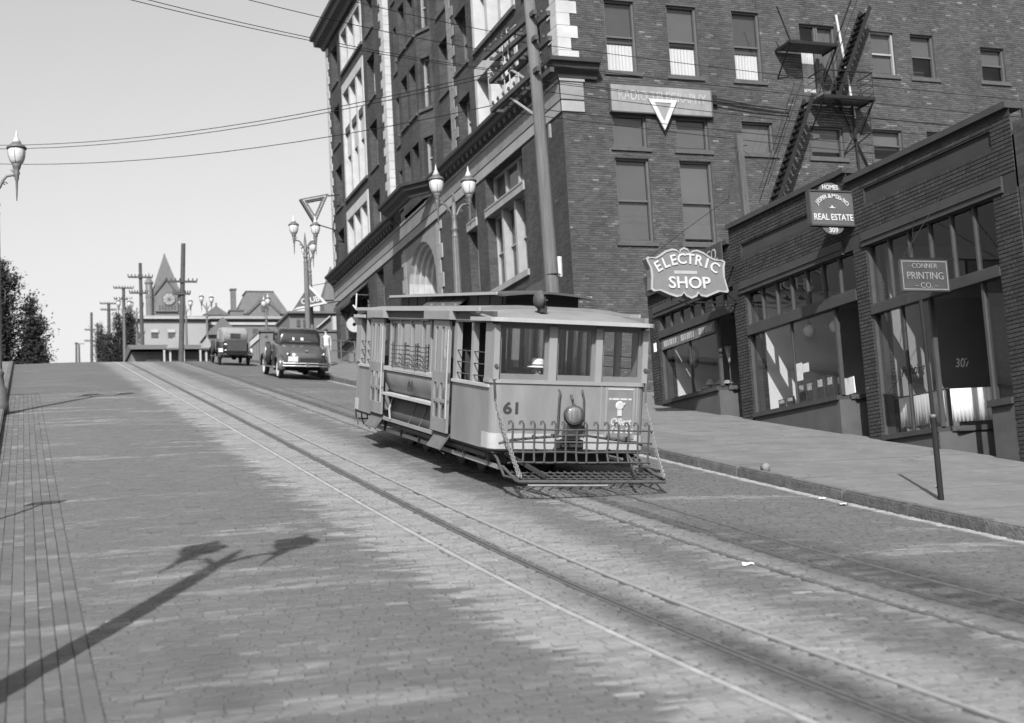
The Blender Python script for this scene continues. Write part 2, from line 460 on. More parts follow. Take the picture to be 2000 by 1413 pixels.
gm('earth', 0.16, 0.95, 0.3, 0.8, bump=0.4)
gm('concrete_walk', 0.108, 0.9, 0.26, 1.3, 10, bump=0.5, bscale=45)
gm('kerbstone', 0.085, 0.9, 0.45, 7, 6, bump=0.8, bscale=25, orand=0.18)
gm('rail_steel', 0.24, 0.5, 0.35, 5, spec=0.5); gm('rail_mid', 0.19, 0.55, 0.2, 8)
gm('rail_dull', 0.09, 0.55, 0.3, 8, metal=0.2)
gm('slot_dark', 0.05, 0.8, 0.2)
gm('iron_cover', 0.15, 0.6, 0.3, 9)
def crackmat(m):
    n = m.node_tree.nodes; l = m.node_tree.links; b = n['Principled BSDF']; src = b.inputs['Base Color'].links[0].from_socket
    geo = n.new('ShaderNodeNewGeometry')
    def mul(fac, cur):
        v = n.new('ShaderNodeVectorMath'); v.operation = 'SCALE'; l.new(cur, v.inputs[0]); l.new(fac, v.inputs['Scale']); return v.outputs[0]
    vo = n.new('ShaderNodeTexVoronoi'); vo.feature = 'DISTANCE_TO_EDGE'; vo.inputs['Scale'].default_value = 0.33
    nz = n.new('ShaderNodeTexNoise'); nz.inputs['Scale'].default_value = 1.7; nz.inputs['Detail'].default_value = 5; l.new(geo.outputs['Position'], nz.inputs['Vector'])
    va = n.new('ShaderNodeVectorMath'); va.operation = 'MULTIPLY_ADD'; va.inputs[1].default_value = (0.9, 0.9, 0); l.new(nz.outputs['Color'], va.inputs[0]); l.new(geo.outputs['Position'], va.inputs[2]); l.new(va.outputs[0], vo.inputs['Vector'])
    mr = n.new('ShaderNodeMapRange'); mr.inputs['From Min'].default_value = 0.0; mr.inputs['From Max'].default_value = 0.007; mr.inputs['To Min'].default_value = 0.6; mr.inputs['To Max'].default_value = 1.0; l.new(vo.outputs['Distance'], mr.inputs[0])
    sp = n.new('ShaderNodeTexNoise'); sp.inputs['Scale'].default_value = 5.0; sp.inputs['Detail'].default_value = 3; l.new(geo.outputs['Position'], sp.inputs['Vector'])
    ms = n.new('ShaderNodeMapRange'); ms.inputs['From Min'].default_value = 0.60; ms.inputs['From Max'].default_value = 0.74; ms.inputs['To Min'].default_value = 1.0; ms.inputs['To Max'].default_value = 1.35; l.new(sp.outputs[0], ms.inputs[0])
    l.new(mul(ms.outputs[0], mul(mr.outputs[0], src)), b.inputs['Base Color'])
crackmat(MATS['concrete_walk'])
roadmat('paver_course', 0.080, True)
roadmat('paver_piece', 0.080, False)
roadmat('paver_far', 0.080, False, True)
gm('paver_joint', 0.060, 0.95, 0.3, 3)

def sheet(xs, ys, zf, name, mat, parent=None, kind='structure'):
    mb = MB(); nx = len(xs)
    vs = [(x, y, zf(x, y)) for y in ys for x in xs]
    fs = [(j*nx+i, j*nx+i+1, (j+1)*nx+i+1, (j+1)*nx+i) for j in range(len(ys)-1) for i in range(nx-1)]
    mb.add(vs, fs); o = mb.build(name, mat, parent, recalc=False)
    if kind: tag(o, kind=kind)
    return o
ysN = list(np.arange(-30, 92, 0.75))
ysF = list(np.arange(-150, -30, 10))+list(np.arange(-30, 95, 2.5))+list(np.arange(95, 460, 15))+[600, 900, 1500, 3000]
sheet([-1500,-400,-100,-30,-12,-4.4,0,6,11.6,16.4,30,60,150,400,1500], ysF, lambda x, y: h(y)-0.34, 'ground', 'earth')

# road bed and stone paving
ROADY1 = 46.0
road = sheet(list(np.linspace(-0.50, KX+0.05, 22)), [y for y in ysN if y <= ROADY1]+[ROADY1], lambda x, y: rz(x, y)-0.013, 'road', 'paver_joint')
sheet(list(np.linspace(-0.50, KX+0.05, 22)), [ROADY1]+[y for y in ysN if y > ROADY1]+list(np.arange(92, 452, 15)), lambda x, y: rz(x, y)-0.001, 'road_surface', 'paver_far', road, None)
TRK = (4.93, 7.72)
bands = []
for c in TRK:
    bands += [(c-0.575, c-0.49), (c-0.055, c+0.055), (c+0.49, c+0.575)]
segs = []; x0 = 0.47
for a, b in bands: segs.append((x0, a-0.004)); x0 = b+0.004
segs.append((x0, KX-0.02))
PW, PL = 0.082, 0.20
pieces = MB(); singles = []
def paver(mb, x0, x1, y0, y1, tone):
    dz = random.uniform(-0.004, 0.004); ch = 0.004
    tl = random.uniform(-0.003, 0.003)
    z = [rz(x, y)+dz for x, y in ((x0,y0),(x1,y0),(x1,y1),(x0,y1))]
    b = [(x0,y0,z[0]-0.02),(x1,y0,z[1]-0.02),(x1,y1,z[2]-0.02),(x0,y1,z[3]-0.02),
         (x0+ch,y0+ch,z[0]+tl),(x1-ch,y0+ch,z[1]-tl),(x1-ch,y1-ch,z[2]-tl),(x0+ch,y1-ch,z[3]+tl)]
    mb.add(b, [(4,5,6,7),(0,1,5,4),(1,2,6,5),(2,3,7,6),(3,0,4,7)], tone)
y = 3.0; row = 0
while y < ROADY1-PW:
    for (a, b) in segs:
        x = a+random.uniform(-1, 0)*PL
        while x < b:
            L = PL*random.uniform(0.85, 1.15)
            xa, xb = max(x, a), min(x+L-0.007, b)
            if xb-xa > 0.05:
                t = random.uniform(0.91, 1.09)
                if random.random() < 0.012: t *= random.choice((0.7, 1.2))
                if 8.9 < y < 9.55 and 2.2 < xa < 10.4 and len(singles) < 300: singles.append((xa, xb, y, y+PW-0.007))
                else: paver(pieces, xa, xb, y, y+PW-0.007, t)
            x += L
    y += PW; row += 1
# gutter laid lengthwise on the left
for k, gx in enumerate(np.arange(-0.476, 0.46, 0.118)):
    y = 3.0-random.random()*0.2
    while y < ROADY1-0.3:
        L = 0.26*random.uniform(0.9, 1.1); paver(pieces, gx+random.uniform(-0.002,0.002), gx+0.1155+random.uniform(-0.002,0.002), y, y+L-0.006, random.uniform(0.85, 1.15)); y += L
tag(pieces.build('paver_courses', 'paver_course', road, tone=True, recalc=False), kind='stuff')
pm = LB(); pm.box(-0.0965, 0.0965, -0.0375, 0.0375, -0.02, 0.0)
pm.v = [(p[0]*(0.95 if p[2] >= 0 else 1), p[1]*(0.9 if p[2] >= 0 else 1), p[2]) for p in pm.v]
pmesh = pm.mesh('paver'); pmesh.materials.append(MATS['paver_piece'])
for xa, xb, ya, yb in singles:
    xm, ym = (xa+xb)/2, (ya+yb)/2
    o = link('paver', pmesh, road, (xm, ym, rz(xm, ym)+random.uniform(-0.003, 0.003)), (math.atan(0.16), random.uniform(-0.01, 0.01), 0))
    o.scale = ((xb-xa)/0.193, 1, 1)

# cable tracks: two running rails and a slot each
def ribbon(xa, xb, dz, th, name, mat, parent, y0=2.5, y1=95):
    mb = MB(); ys = list(np.arange(y0, y1, 0.8)); rings = []
    for y in ys:
        za, zb = rz(xa, y)+dz, rz(xb, y)+dz
        rings.append([(xa, y, za-th), (xa, y, za), (xb, y, zb), (xb, y, zb-th)])
    mb.loft(rings); return mb.build(name, mat, parent)
for i, c in enumerate(TRK):
    tr = tag(link('cable_track', None), kind='structure')
    steel = 'rail_steel' if i == 0 else 'rail_dull'
    ribbon(c-0.572, c-0.515, 0.004, 0.03, 'rail', steel, tr); ribbon(c-0.515, c-0.493, -0.006, 0.02, 'flangeway', 'slot_dark', tr)
    ribbon(c+0.515, c+0.572, 0.004, 0.03, 'rail', 'rail_mid' if i == 0 else 'rail_dull', tr); ribbon(c+0.493, c+0.515, -0.006, 0.02, 'flangeway', 'slot_dark', tr)
    ribbon(c-0.05, c-0.016, 0.003, 0.03, 'slot_rail', 'rail_dull', tr); ribbon(c+0.016, c+0.05, 0.003, 0.03, 'slot_rail', 'rail_dull', tr)
    ribbon(c-0.016, c+0.016, -0.03, 0.02, 'cable_slot', 'slot_dark', tr)
# iron hatch plate by the left track
mb = MB(); 
for i in range(7): mb.box(4.50, 4.84, 16.05+i*0.075, 16.105+i*0.075, rz(4.7, 16.3)+(16.08+i*0.075-16.3)*0.175-0.01, rz(4.7, 16.3)+(16.08+i*0.075-16.3)*0.175+0.008)
tag(mb.build('hatch_grate', 'iron_cover', road))

# right pavement and kerb
pave = sheet([KX+0.17, 12.6, 14, 15.4, BX+0.15], ysN, walk, 'pavement', 'concrete_walk')
sheet([BX+0.15, 20, 26, 40], [33.9, 35, 36.5, 38, 39.6], lambda x, y: walk(BX, y)+0.003, 'yard', 'concrete_walk')
mb = MB()
for yj in np.arange(9.5, 74, 1.9):
    mb.box(KX+0.19, BX-0.02, yj-0.010, yj+0.010, 0, 0.001)
    n0 = len(mb.v)-8
    for k in range(n0, n0+8):
        p = mb.v[k]; mb.v[k] = (p[0], p[1], walk(p[0], p[1])+(0.002 if k-n0 >= 4 else -0.004))
mb.build('pavement_joints', gm('joint_line', 0.07, 0.95, 0.2), pave)
kerb = tag(link('kerb', None), kind='structure')
ks = LB(); ks.box(0, 0.165, -0.775, 0.775, -0.36, 0.0); km = ks.mesh('kerb_stone')
import bmesh
_b = bmesh.new(); _b.from_mesh(km); bmesh.ops.bevel(_b, geom=[e for e in _b.edges if abs(e.verts[0].co.z) < 1e-5 and abs(e.verts[1].co.z) < 1e-5], offset=0.025, segments=2, affect='EDGES')
bmesh.ops.recalc_face_normals(_b, faces=_b.faces); _b.to_mesh(km); _b.free()
km.materials.append(MATS['kerbstone'])
for i in range(44):
    y = 7.3+i*1.56
    s = math.atan((h(y+0.5)-h(y-0.5)))
    link('kerb_stone', km, kerb, (KX+random.uniform(-0.012, 0.012), y, walk(KX, y)+0.012+random.uniform(-0.006, 0.006)), (s, random.uniform(-0.02, 0.02), 0))
# left pavement and kerb (mostly out of the picture)
sheet([-4.4, -3, -1.6, -0.63], ysN, lambda x, y: h(y)+0.06, 'pavement_left', 'concrete_walk')
kl = tag(link('kerb_left', None), kind='structure')
for i in range(44):
    y = 4.3+i*1.56
    link('kerb_stone', km, kl, (-0.64, y, h(y)+0.075), (math.atan(h(y+0.5)-h(y-0.5)), 0, 0))
# cross street at the top of the block: pavement corner is level ground
# ------------------------------------------------------------------ walls, bricks, windows
gm('mortar', 0.055, 0.95, 0.25, 4)
gm('brick', 0.052, 0.9, 0.32, 0.8, 8, stretch=(1,1,0.4), bump=0.5, bscale=60, tone=True, spec=0.15)
gm('brick_piece', 0.058, 0.9, 0.32, 0.8, 8, stretch=(1,1,0.4), bump=0.5, bscale=60, orand=0.3, spec=0.15)
gm('brick_shop', 0.034, 0.9, 0.18, 1.2, 6, bump=0.5, bscale=60, tone=True, spec=0.15)
gm('brick_shop_piece', 0.034, 0.9, 0.18, 1.2, 6, bump=0.5, bscale=60, orand=0.22, spec=0.15)
gm('mortar_shop', 0.022, 0.95, 0.25, 4)
brickmat('brick_far', 0.044, 0.042)
gm('stone_pale', 0.31, 0.8, 0.2, 1.4, 8, bump=0.2)
gm('stone_grey', 0.145, 0.8, 0.22, 1.2, 8, bump=0.2)  # grey stone; also pale stone darkened where sun only grazes the front
gm('stone_mid', 0.20, 0.8, 0.2, 1.4, 8, bump=0.2)  # pale stone darkened for front bands in grazing sun
gm('cornice_metal', 0.028, 0.6, 0.25, 2)
gm('sash_paint', 0.07, 0.5, 0.15, 3)
gm('sash_light', 0.22, 0.6, 0.15, 3)
gm('sill_stone', 0.055, 0.9, 0.25, 3)
gm('blind_grey', 0.068, 0.85, 0.08, 2)
gm('blind_pale', 0.085, 0.85, 0.12, 2)
gm('blind_dark', 0.042, 0.85, 0.12, 2)
gm('curtain_white', 0.44, 0.9, 0.06, 2)
gm('room_dark', 0.035, 0.95, 0.2, 1)
glassmat('glass', 0.85)

def Px(x0): return lambda u, z, d: (x0+d, u, z)      # wall facing the street (-x), depth runs into the wall
def Py(y0): return lambda u, z, d: (u, y0+d, z)      # wall facing down the hill (-y)
def pbox(mb, P, ua, ub, za, zb, d0, d1): return mb.prism([(ua,za),(ub,za),(ub,zb),(ua,zb)], P, d0, d1)

def wall_sheet(P, u0, u1, z0, z1, ops, rev):
    """wall face with openings and their reveals; z0/z1 may be functions of u (sloping foot)"""
    mb = MB()
    us = sorted({u0, u1, *[o[0] for o in ops], *[o[1] for o in ops]})
    zs = sorted({z0, z1, *[o[2] for o in ops], *[o[3] for o in ops]})
    us = [u for u in us if u0 <= u <= u1]; zs = [z for z in zs if z0 <= z <= z1]
    for i in range(len(us)-1):
        for j in range(len(zs)-1):
            um, zm = (us[i]+us[i+1])/2, (zs[j]+zs[j+1])/2
            if any(o[0] < um < o[1] and o[2] < zm < o[3] for o in ops): continue
            mb.quad(P(us[i],zs[j],0), P(us[i+1],zs[j],0), P(us[i+1],zs[j+1],0), P(us[i],zs[j+1],0))
    for o in ops:
        r = o[4] if len(o) > 4 else rev
        a, b, c, d = o[:4]
        for (p, q), (s, t) in (((a,c),(a,d)),((a,d),(b,d)),((b,d),(b,c)),((b,c),(a,c))):
            mb.quad(P(p,q,0), P(s,t,0), P(s,t,r), P(p,q,r))
    return mb
def brick_cells(u0, u1, z0, z1, ops, bl=0.215, bh=0.066, j=0.010, foot=None):
    out = []; z = z0; row = 0
    while z+bh <= z1+1e-6:
        iv = [(u0, u1)]
        for o in ops:
            if o[3] > z+0.004 and o[2] < z+bh-0.004:
                nv = []
                for a, b in iv:
                    if o[1] <= a or o[0] >= b: nv.append((a, b)); continue
                    if o[0] > a: nv.append((a, o[0]))
                    if o[1] < b: nv.append((o[1], b))
                iv = nv
        hdr = row % 6 == 5
        L = (0.105 if hdr else bl)
        for a, b in iv:
            k = math.floor((a-u0)/(L+j)); u = u0+k*(L+j)-(0.5*(L+j) if row % 2 else 0)
            while u < b:
                ua, ub = max(u, a), min(u+L, b)
                if ub-ua > 0.025 and (foot is None or z > foot((ua+ub)/2)): out.append((ua, ub, z, z+bh))
                u += L+j
        z += bh+j; row += 1
    return out
def brick_mesh(mb, P, cells, d=-0.011, pale=0.02, lo=0.72, hi=1.25):
    for a, b, c, e in cells:
        t = random.uniform(lo, hi)
        if random.random() < pale: t *= random.uniform(1.3, 2.1)
        dd = d+random.uniform(-0.003, 0.003); q = 0.004
        mb.add([P(a,c,0.004),P(b,c,0.004),P(b,e,0.004),P(a,e,0.004),P(a+q,c+q,dd),P(b-q,c+q,dd),P(b-q,e-q,dd),P(a+q,e-q,dd)],
               [(4,5,6,7),(0,1,5,4),(1,2,6,5),(2,3,7,6),(3,0,4,7)], t)
def brick_parts(cells, P, rotz, parent, mat, n=300):
    """the bricks that show largest, each an object of its own sharing one mesh"""
    me = LB(); q = 0.004; a, b, c, e, dd = -0.1075, 0.1075, -0.033, 0.033, -0.011
    me.add([(a,0.004,c),(b,0.004,c),(b,0.004,e),(a,0.004,e),(a+q,dd,c+q),(b-q,dd,c+q),(b-q,dd,e-q),(a+q,dd,e-q)],
           [(4,5,6,7),(0,1,5,4),(1,2,6,5),(2,3,7,6),(3,0,4,7)])
    m = me.mesh('brick'); m.materials.append(MATS[mat]); off = rootloc(parent)
    for (ua, ub, za, zb) in cells[:n]:
        p = P((ua+ub)/2, (za+zb)/2, random.uniform(-0.003, 0.002))
        o = link('brick', m, parent, (p[0]-off[0], p[1]-off[1], p[2]-off[2]), (0, 0, rotz)); o.scale = ((ub-ua)/0.215, 1, 1)

def window(P, ua, ub, za, zb, d, parent, blind=None, blind_to=0.5, cur=None, sill=True, fr='sash_paint', mid=True, sillp=0.07, tall=False, openb=0.0):
    """double-hung window set d back in the wall"""
    mb = MB(); w = 0.065
    pbox(mb, P, ua, ua+w, za, zb, d-0.07, d+0.06); pbox(mb, P, ub-w, ub, za, zb, d-0.07, d+0.06)
    pbox(mb, P, ua+w, ub-w, zb-w, zb, d-0.07, d+0.06); pbox(mb, P, ua+w, ub-w, za, za+w, d-0.07, d+0.06)
    zm = za+(zb-za)*0.5
    if mid: pbox(mb, P, ua+w, ub-w, zm-0.03, zm+0.03, d-0.03, d+0.03)
    win = mb.build('window', fr, parent)
    g = MB()
    pz = zm if mid else za+w
    g.quad(P(ua+w,pz,d+0.004), P(ub-w,pz,d+0.004), P(ub-w,zb-w,d+0.004), P(ua+w,zb-w,d+0.004))
    if mid: g.quad(P(ua+w,za+w,d+0.024), P(ub-w,za+w,d+0.024), P(ub-w,zm,d+0.024), P(ua+w,zm,d+0.024))
    g.build('pane', 'glass', win)
    rd = MB(); pbox(rd, P, ua+0.02, ub-0.02, za+0.02, zb-0.02, d+0.5, d+0.52); rd.build('room', 'room_dark', win)
    if blind:
        b = MB(); pbox(b, P, ua+w+0.01, ub-w-0.01, zb-w-(zb-za-2*w)*blind_to, zb-w, d+0.07, d+0.074); b.build('blind', blind, win)
    if cur:
        c = MB(); n = 26; u0, u1 = ua+w, ub-w; zt = cur
        rings = []
        for i in range(n+1):
            u = u0+(u1-u0)*i/n; dd = d+0.10+0.012*math.sin(i*1.9)+0.008*math.sin(i*4.1)
            rings.append([P(u, za+w, dd), P(u, zt, dd), P(u, zt, dd+0.004), P(u, za+w, dd+0.004)])
        c.loft(rings); c.build('curtain', 'curtain_white', win)
    if sill:
        s = MB(); pbox(s, P, ua-0.13, ub+0.13, za-0.14, za-0.002, -sillp, 0.30 if d > 0.25 else d-0.075)
        s.build('sill', 'sill_stone', win)
    return win

# ------------------------------------------------------------------ the tall brick building
BY = 39.4                                                   # its corner, downhill face
tall = thing('office_building', 'tall dark brick office block with pale stone trim behind the cable car', 'building', (28, 57, 8))
PF, PS, PR = Px(BX), Py(BY), Px(BX+0.24)
TOPZ = 29.6
# openings in the street front
rows_n = [(15.9, 17.65), (18.93, 21.2), (22.5, 24.65), (26.0, 28.1)]
rows_t = [(15.6, 17.7), (18.92, 21.2), (22.45, 24.72), (26.0, 28.15)]
ops_far = []; ops_near = []
nar_far = [(63.15, 64.65), (71.2, 72.7)]; nar_near = [(40.95, 42.3), (48.7, 50.15)]
tri_far, tri_near = (65.45, 70.25), (43.2, 47.8)
for (a, b) in nar_far:
    for (c, d) in rows_n: ops_far.append((a, b, c, d, 0.42))
for (a, b) in nar_near:
    for (c, d) in rows_n: ops_near.append((a, b, c, d, 0.42))
for c, d in ((15.5, 18.2), (18.92, 25.25), (26.0, 28.4)):
    ops_far.append((*tri_far, c, d, 0.10)); ops_near.append((*tri_near, c, d, 0.10))
base_near = [(43.3, 47.4, 9.4, 13.78, 0.42), (48.6, 49.65, 9.6, 13.78, 0.42)]
base_far = [(63.1, 64.5, 10.2, 13.7, 0.42), (66.2, 69.4, 10.9, 13.3, 0.35), (70.2, 73.0, 11.4, 13.3, 0.35)]
wall_sheet(PF, 61.1, 74.0, 7.5, TOPZ, ops_far+base_far, 0.42).build('far_pavilion_wall', 'brick_far', tall)
nw = wall_sheet(PF, BY, 51.1, 3.5, TOPZ, ops_near+base_near, 0.42)
nwall = nw.build('near_pavilion_wall', 'brick_far', tall)
# recessed middle with its oriel, and the portal below
ops_mid = [(51.9, 53.2, c, d, 0.40) for c, d in rows_n]+[(59.0, 60.3, c, d, 0.40) for c, d in rows_n]
wall_sheet(PR, 51.1, 61.1, 15.0, TOPZ, ops_mid, 0.40).build('middle_wall', 'brick_far', tall)
mb = wall_sheet(PF, 51.1, 61.1, 5.5, 15.0, [(53.9, 58.9, 5.6, 13.6, 0.02)], 0.02)
mb.build('entrance_wall', 'brick_far', tall)
mb = MB(); mb.quad((BX,51.1,15.0),(BX,51.1,TOPZ),(BX+0.24,51.1,TOPZ),(BX+0.24,51.1,15.0)); mb.quad((BX,61.1,15.0),(BX,61.1,TOPZ),(BX+0.24,61.1,TOPZ),(BX+0.24,61.1,15.0))
mb.build('pavilion_return', 'brick_far', tall)
mb = MB(); mb.box(BX+0.5, 40, BY+0.9, 73.6, TOPZ-0.6, TOPZ-0.3); mb.box(BX+1.6, 39.9, BY+1.5, 73.5, 3.0, TOPZ-0.7); mb.box(39.8, 40, BY+0.2, 73.8, 2.0, TOPZ-0.4)
mb.box(BX+0.6, 39.8, 73.9, 74.0, 7.5, TOPZ-0.3); mb.build('inner_core', 'room_dark', tall)
# bricks one can tell apart on the lower street front near the corner
bo = [o[:4] for o in base_near]
cells = brick_cells(BY, 51.1, 3.6, 13.75, bo, foot=lambda u: walk(BX, u)+0.02)
mb = MB(); brick_mesh(mb, PF, cells, pale=0.004, lo=0.7, hi=1.15)
tag(mb.build('brick_courses', 'brick', nwall, tone=True, recalc=False), kind='stuff')
# downhill face
W_up = [(18.2,19.3,15.28,17.75),(20.5,21.62,15.28,17.75),(22.98,24.05,15.28,17.75),(25.63,27.08,14.98,17.5),(28.55,29.53,15.85,17.46),(30.24,31.24,15.84,17.48),(33.28,34.35,15.9,17.2)]
W_lo = [(18.25,19.46,12.71,13.82),(20.55,21.75,12.71,13.82),(23.04,24.25,12.71,13.82),(25.72,27.05,12.68,13.8),(28.27,29.5,12.69,13.82),(30.55,31.75,12.69,13.84)]
W_gr = [(18.24,19.46,9.52,12.33),(20.57,21.77,9.52,12.33)]
sops = W_up+W_lo+W_gr
swall = wall_sheet(PS, BX, 40, 2.5, TOPZ, sops, 0.16).build('side_wall', 'mortar', tall)
scell = brick_cells(BX, 36.5, 3.0, 19.4, sops, foot=lambda u: (3.3 if u > 17.2 else 4.3))
pick = [c for c in scell if 19.5 < c[0] < 20.5 and 9.6 < c[2] < 13.7]+[c for c in scell if 17.3 < c[0] < 18.1 and 9.6 < c[2] < 12.4]
pick = pick[:300]; ps = set(pick)
mb = MB(); brick_mesh(mb, PS, [c for c in scell if c not in ps], pale=0.045, lo=0.82, hi=1.32)
tag(mb.build('brick_courses', 'brick', swall, tone=True, recalc=False), kind='stuff')
brick_parts(pick, PS, 0, swall, 'brick_piece')
# windows of the downhill face
for k, (a, b, c, d) in enumerate(W_up):
    if k < 3: window(PS, a, b, c, d, 0.16, tall, ('blind_dark', 'blind_grey', 'blind_dark')[k], (0.58, 0.55, 0.6)[k], cur=c+(1.0, 1.03, 0.98)[k])
    elif k == 3:
        window(PS, a, a+0.70, c, d, 0.16, tall, None, cur=d-0.75, sill=False, mid=False)
        window(PS, a+0.72, b, c, d, 0.16, tall, 'blind_grey', 1.0, sill=False, mid=False)
    elif k == 4: window(PS, a, b, c, d, 0.16, tall, 'blind_grey', 0.95, fr='sash_light')
    elif k == 5: window(PS, a, b, c, d, 0.16, tall, 'blind_grey', 0.48, openb=0.0)
    else: window(PS, a, b, c, d, 0.16, tall, 'blind_grey', 0.5)
for k, (a, b, c, d) in enumerate(W_lo): window(PS, a, b, c, d, 0.16, tall, ('blind_grey', 'blind_pale')[k in (2, 4)], (0.97, 0.93, 0.97, 0.8, 0.62, 0.9)[k], mid=(k > 3))
for k, (a, b, c, d) in enumerate(W_gr): window(PS, a, b, c, d, 0.16, tall, ('blind_grey', 'blind_pale')[k], (0.985, 0.95)[k])
# street front windows
for (a, b) in nar_far+nar_near:
    for k, (c, d) in enumerate(rows_n): window(PF, a, b, c, d, 0.42, tall, 'blind_grey', 0.5, fr='sash_light' if k % 2 == 0 else 'sash_paint')
for (a, b) in ((51.9, 53.2), (59.0, 60.3)):
    for (c, d) in rows_n: window(PR, a, b, c, d, 0.40, tall, 'blind_grey', 0.5)
def stone_bay(ya, yb, spans):
    for (z0, z1, wins) in spans:
        mb = MB(); m = 0.20
        n = 3; w = (yb-ya-2*m-2*0.30)/3
        cols = [ya+m+i*(w+0.30) for i in range(3)]
        zt = wins[-1][1]
        pbox(mb, PF, ya-0.05, ya+m, z0, z1, -0.05, 0.62); pbox(mb, PF, yb-m, yb+0.05, z0, z1, -0.05, 0.62)
        pbox(mb, PF, ya+m, yb-m, zt, z1, -0.05, 0.62)
        for i in (0, 1): pbox(mb, PF, cols[i]+w, cols[i]+w+0.30, z0, zt, -0.02, 0.62)
        if len(wins) == 2: pbox(mb, PF, ya+m, yb-m, wins[0][1], wins[1][0]-0.38, 0.12, 0.62)
        bay = mb.build('stone_bay', 'stone_pale', tall)
        s = MB(); pbox(s, PF, ya-0.1, yb+0.1, z0-0.16, z0-0.003, -0.10, 0.6)
        s.build('bay_sill', 'sill_stone', bay); s = MB()
        if len(wins) == 2: pbox(s, PF, ya+m+0.01, yb-m-0.01, wins[1][0]-0.378, wins[1][0]-0.003, 0.02, 0.6)
        if s.f: s.build('bay_sill', 'sill_stone', bay)
        for (c, d) in wins:
            for i in range(3): window(PF, cols[i], cols[i]+w, c, d, 0.50, tall, 'blind_dark', 0.5, sill=False)
for ya, yb in (tri_far, tri_near):
    stone_bay(ya, yb, [(15.5, 18.2, [(15.5, 17.7)]), (18.92, 25.25, [(18.92, 21.2), (22.8, 24.73)]), (26.0, 28.4, [(26.0, 28.1)])])
# quoins
def quoin(mb, P, ua, w1, w2, z0, z1, sgn, d=-0.035, hb=0.425):
    z = z0; k = 0
    while z < z1:
        w = w1 if k % 2 else w2
        a, b = (ua, ua+w) if sgn > 0 else (ua-w, ua)
        pbox(mb, P, a, b, z, min(z+hb-0.012, z1), d-(0.004 if k % 2 else 0), 0.02); z += hb; k += 1
mb = MB(); quoin(mb, PF, 74.0, 0.4, 0.65, 15.45, 28.7, -1); mb.build('quoin_strip', 'stone_pale', tall)
mb = MB(); quoin(mb, PF, 61.1-0.03, 0.5, 0.85, 15.45, 28.7, 1)
z = 15.45; k = 0
while z < 28.6:
    mb.box(BX-0.03, BX+0.24, 61.03, 61.10, z, z+0.41); z += 0.425
mb.build('quoin_strip', 'stone_pale', tall)
mb = MB(); quoin(mb, PF, 51.13, 0.5, 0.85, 15.45, 28.7, -1); mb.build('quoin_strip', 'stone_grey', tall)  # pale stone greyed on the strip whose bright side faces away
mb = MB(); quoin(mb, PS, BX-0.03, 0.46, 0.72, 15.45, 28.7, 1, -0.04); quoin(mb, PF, BY, 0.5, 0.82, 15.45, 28.7, 1); mb.build('quoin_strip', 'stone_pale', tall)
# stone frieze and cornice over the base, turning the corner
def band(d, z0, z1, y0=BY, y1=74.05, xe=17.26, name='frieze', mat='stone_grey', wrap=True):
    mb = MB(); mb.box(BX-d, BX+0.02, y0-(d if wrap else 0), y1+d, z0, z1)
    if wrap: mb.box(BX-d, xe, y0-d-0.001, y0+0.02, z0+0.002, z1-0.002)
    return mb.build(name, mat, tall)
band(0.05, 13.80, 14.15, name='frieze_course', mat='stone_mid'); band(0.03, 14.15, 14.20, xe=17.25, name='frieze_groove', mat='sill_stone')
band(0.06, 14.20, 14.80, name='frieze_course', mat='stone_grey'); band(0.10, 14.80, 14.90, name='frieze_moulding', mat='stone_mid', xe=17.30)
def cornice(path, prof, name, mat):
    """prof of (out, z); path of (x,y) with outward normal on its left"""
    mb = MB(); rings = []
    for i, (x, y) in enumerate(path):
        d0 = Vector(path[i])-Vector(path[i-1]) if i else Vector(path[1])-Vector(path[0])
        d1 = Vector(path[i+1])-Vector(path[i]) if i < len(path)-1 else d0
        n0 = Vector((-d0.y, d0.x)).normalized(); n1 = Vector((-d1.y, d1.x)).normalized()
        b = (n0+n1).normalized(); k = 1/max(0.4, b.dot(n0))
        rings.append([(x+b.x*o*k, y+b.y*o*k, z) for o, z in prof])
    mb.loft(rings); return mb.build(name, mat, tall)
cpath = [(17.74, BY), (BX, BY), (BX, 53.6), (BX-0.80, 54.7), (BX-0.80, 58.5), (BX, 59.6), (BX, 74.2)]
cpath = [(a, b) for a, b in cpath]
prof = [(-0.02, 14.90), (0.12, 14.90), (0.16, 15.02), (0.36, 15.16), (0.40, 15.30), (0.52, 15.34), (0.54, 15.46), (-0.02, 15.52)]
cornice(cpath, prof, 'main_cornice', 'cornice_metal')
mb = MB()
for yy in np.arange(40.2, 53, 0.55): mb.box(BX-0.30, BX-0.02, yy, yy+0.18, 14.92, 15.10)
for yy in np.arange(60.4, 73.8, 0.55): mb.box(BX-0.30, BX-0.02, yy, yy+0.18, 14.92, 15.10)
mb.build('cornice_brackets', 'cornice_metal', tall)
prof2 = [(-0.02, 28.72), (0.15, 28.72), (0.25, 28.95), (0.55, 29.1), (0.58, 29.4), (0.75, 29.5), (0.75, 29.75), (-0.02, 29.85)]
cornice([(21, BY), (BX, BY), (BX, 74.1), (20, 74.1)], prof2, 'roof_cornice', 'cornice_metal')
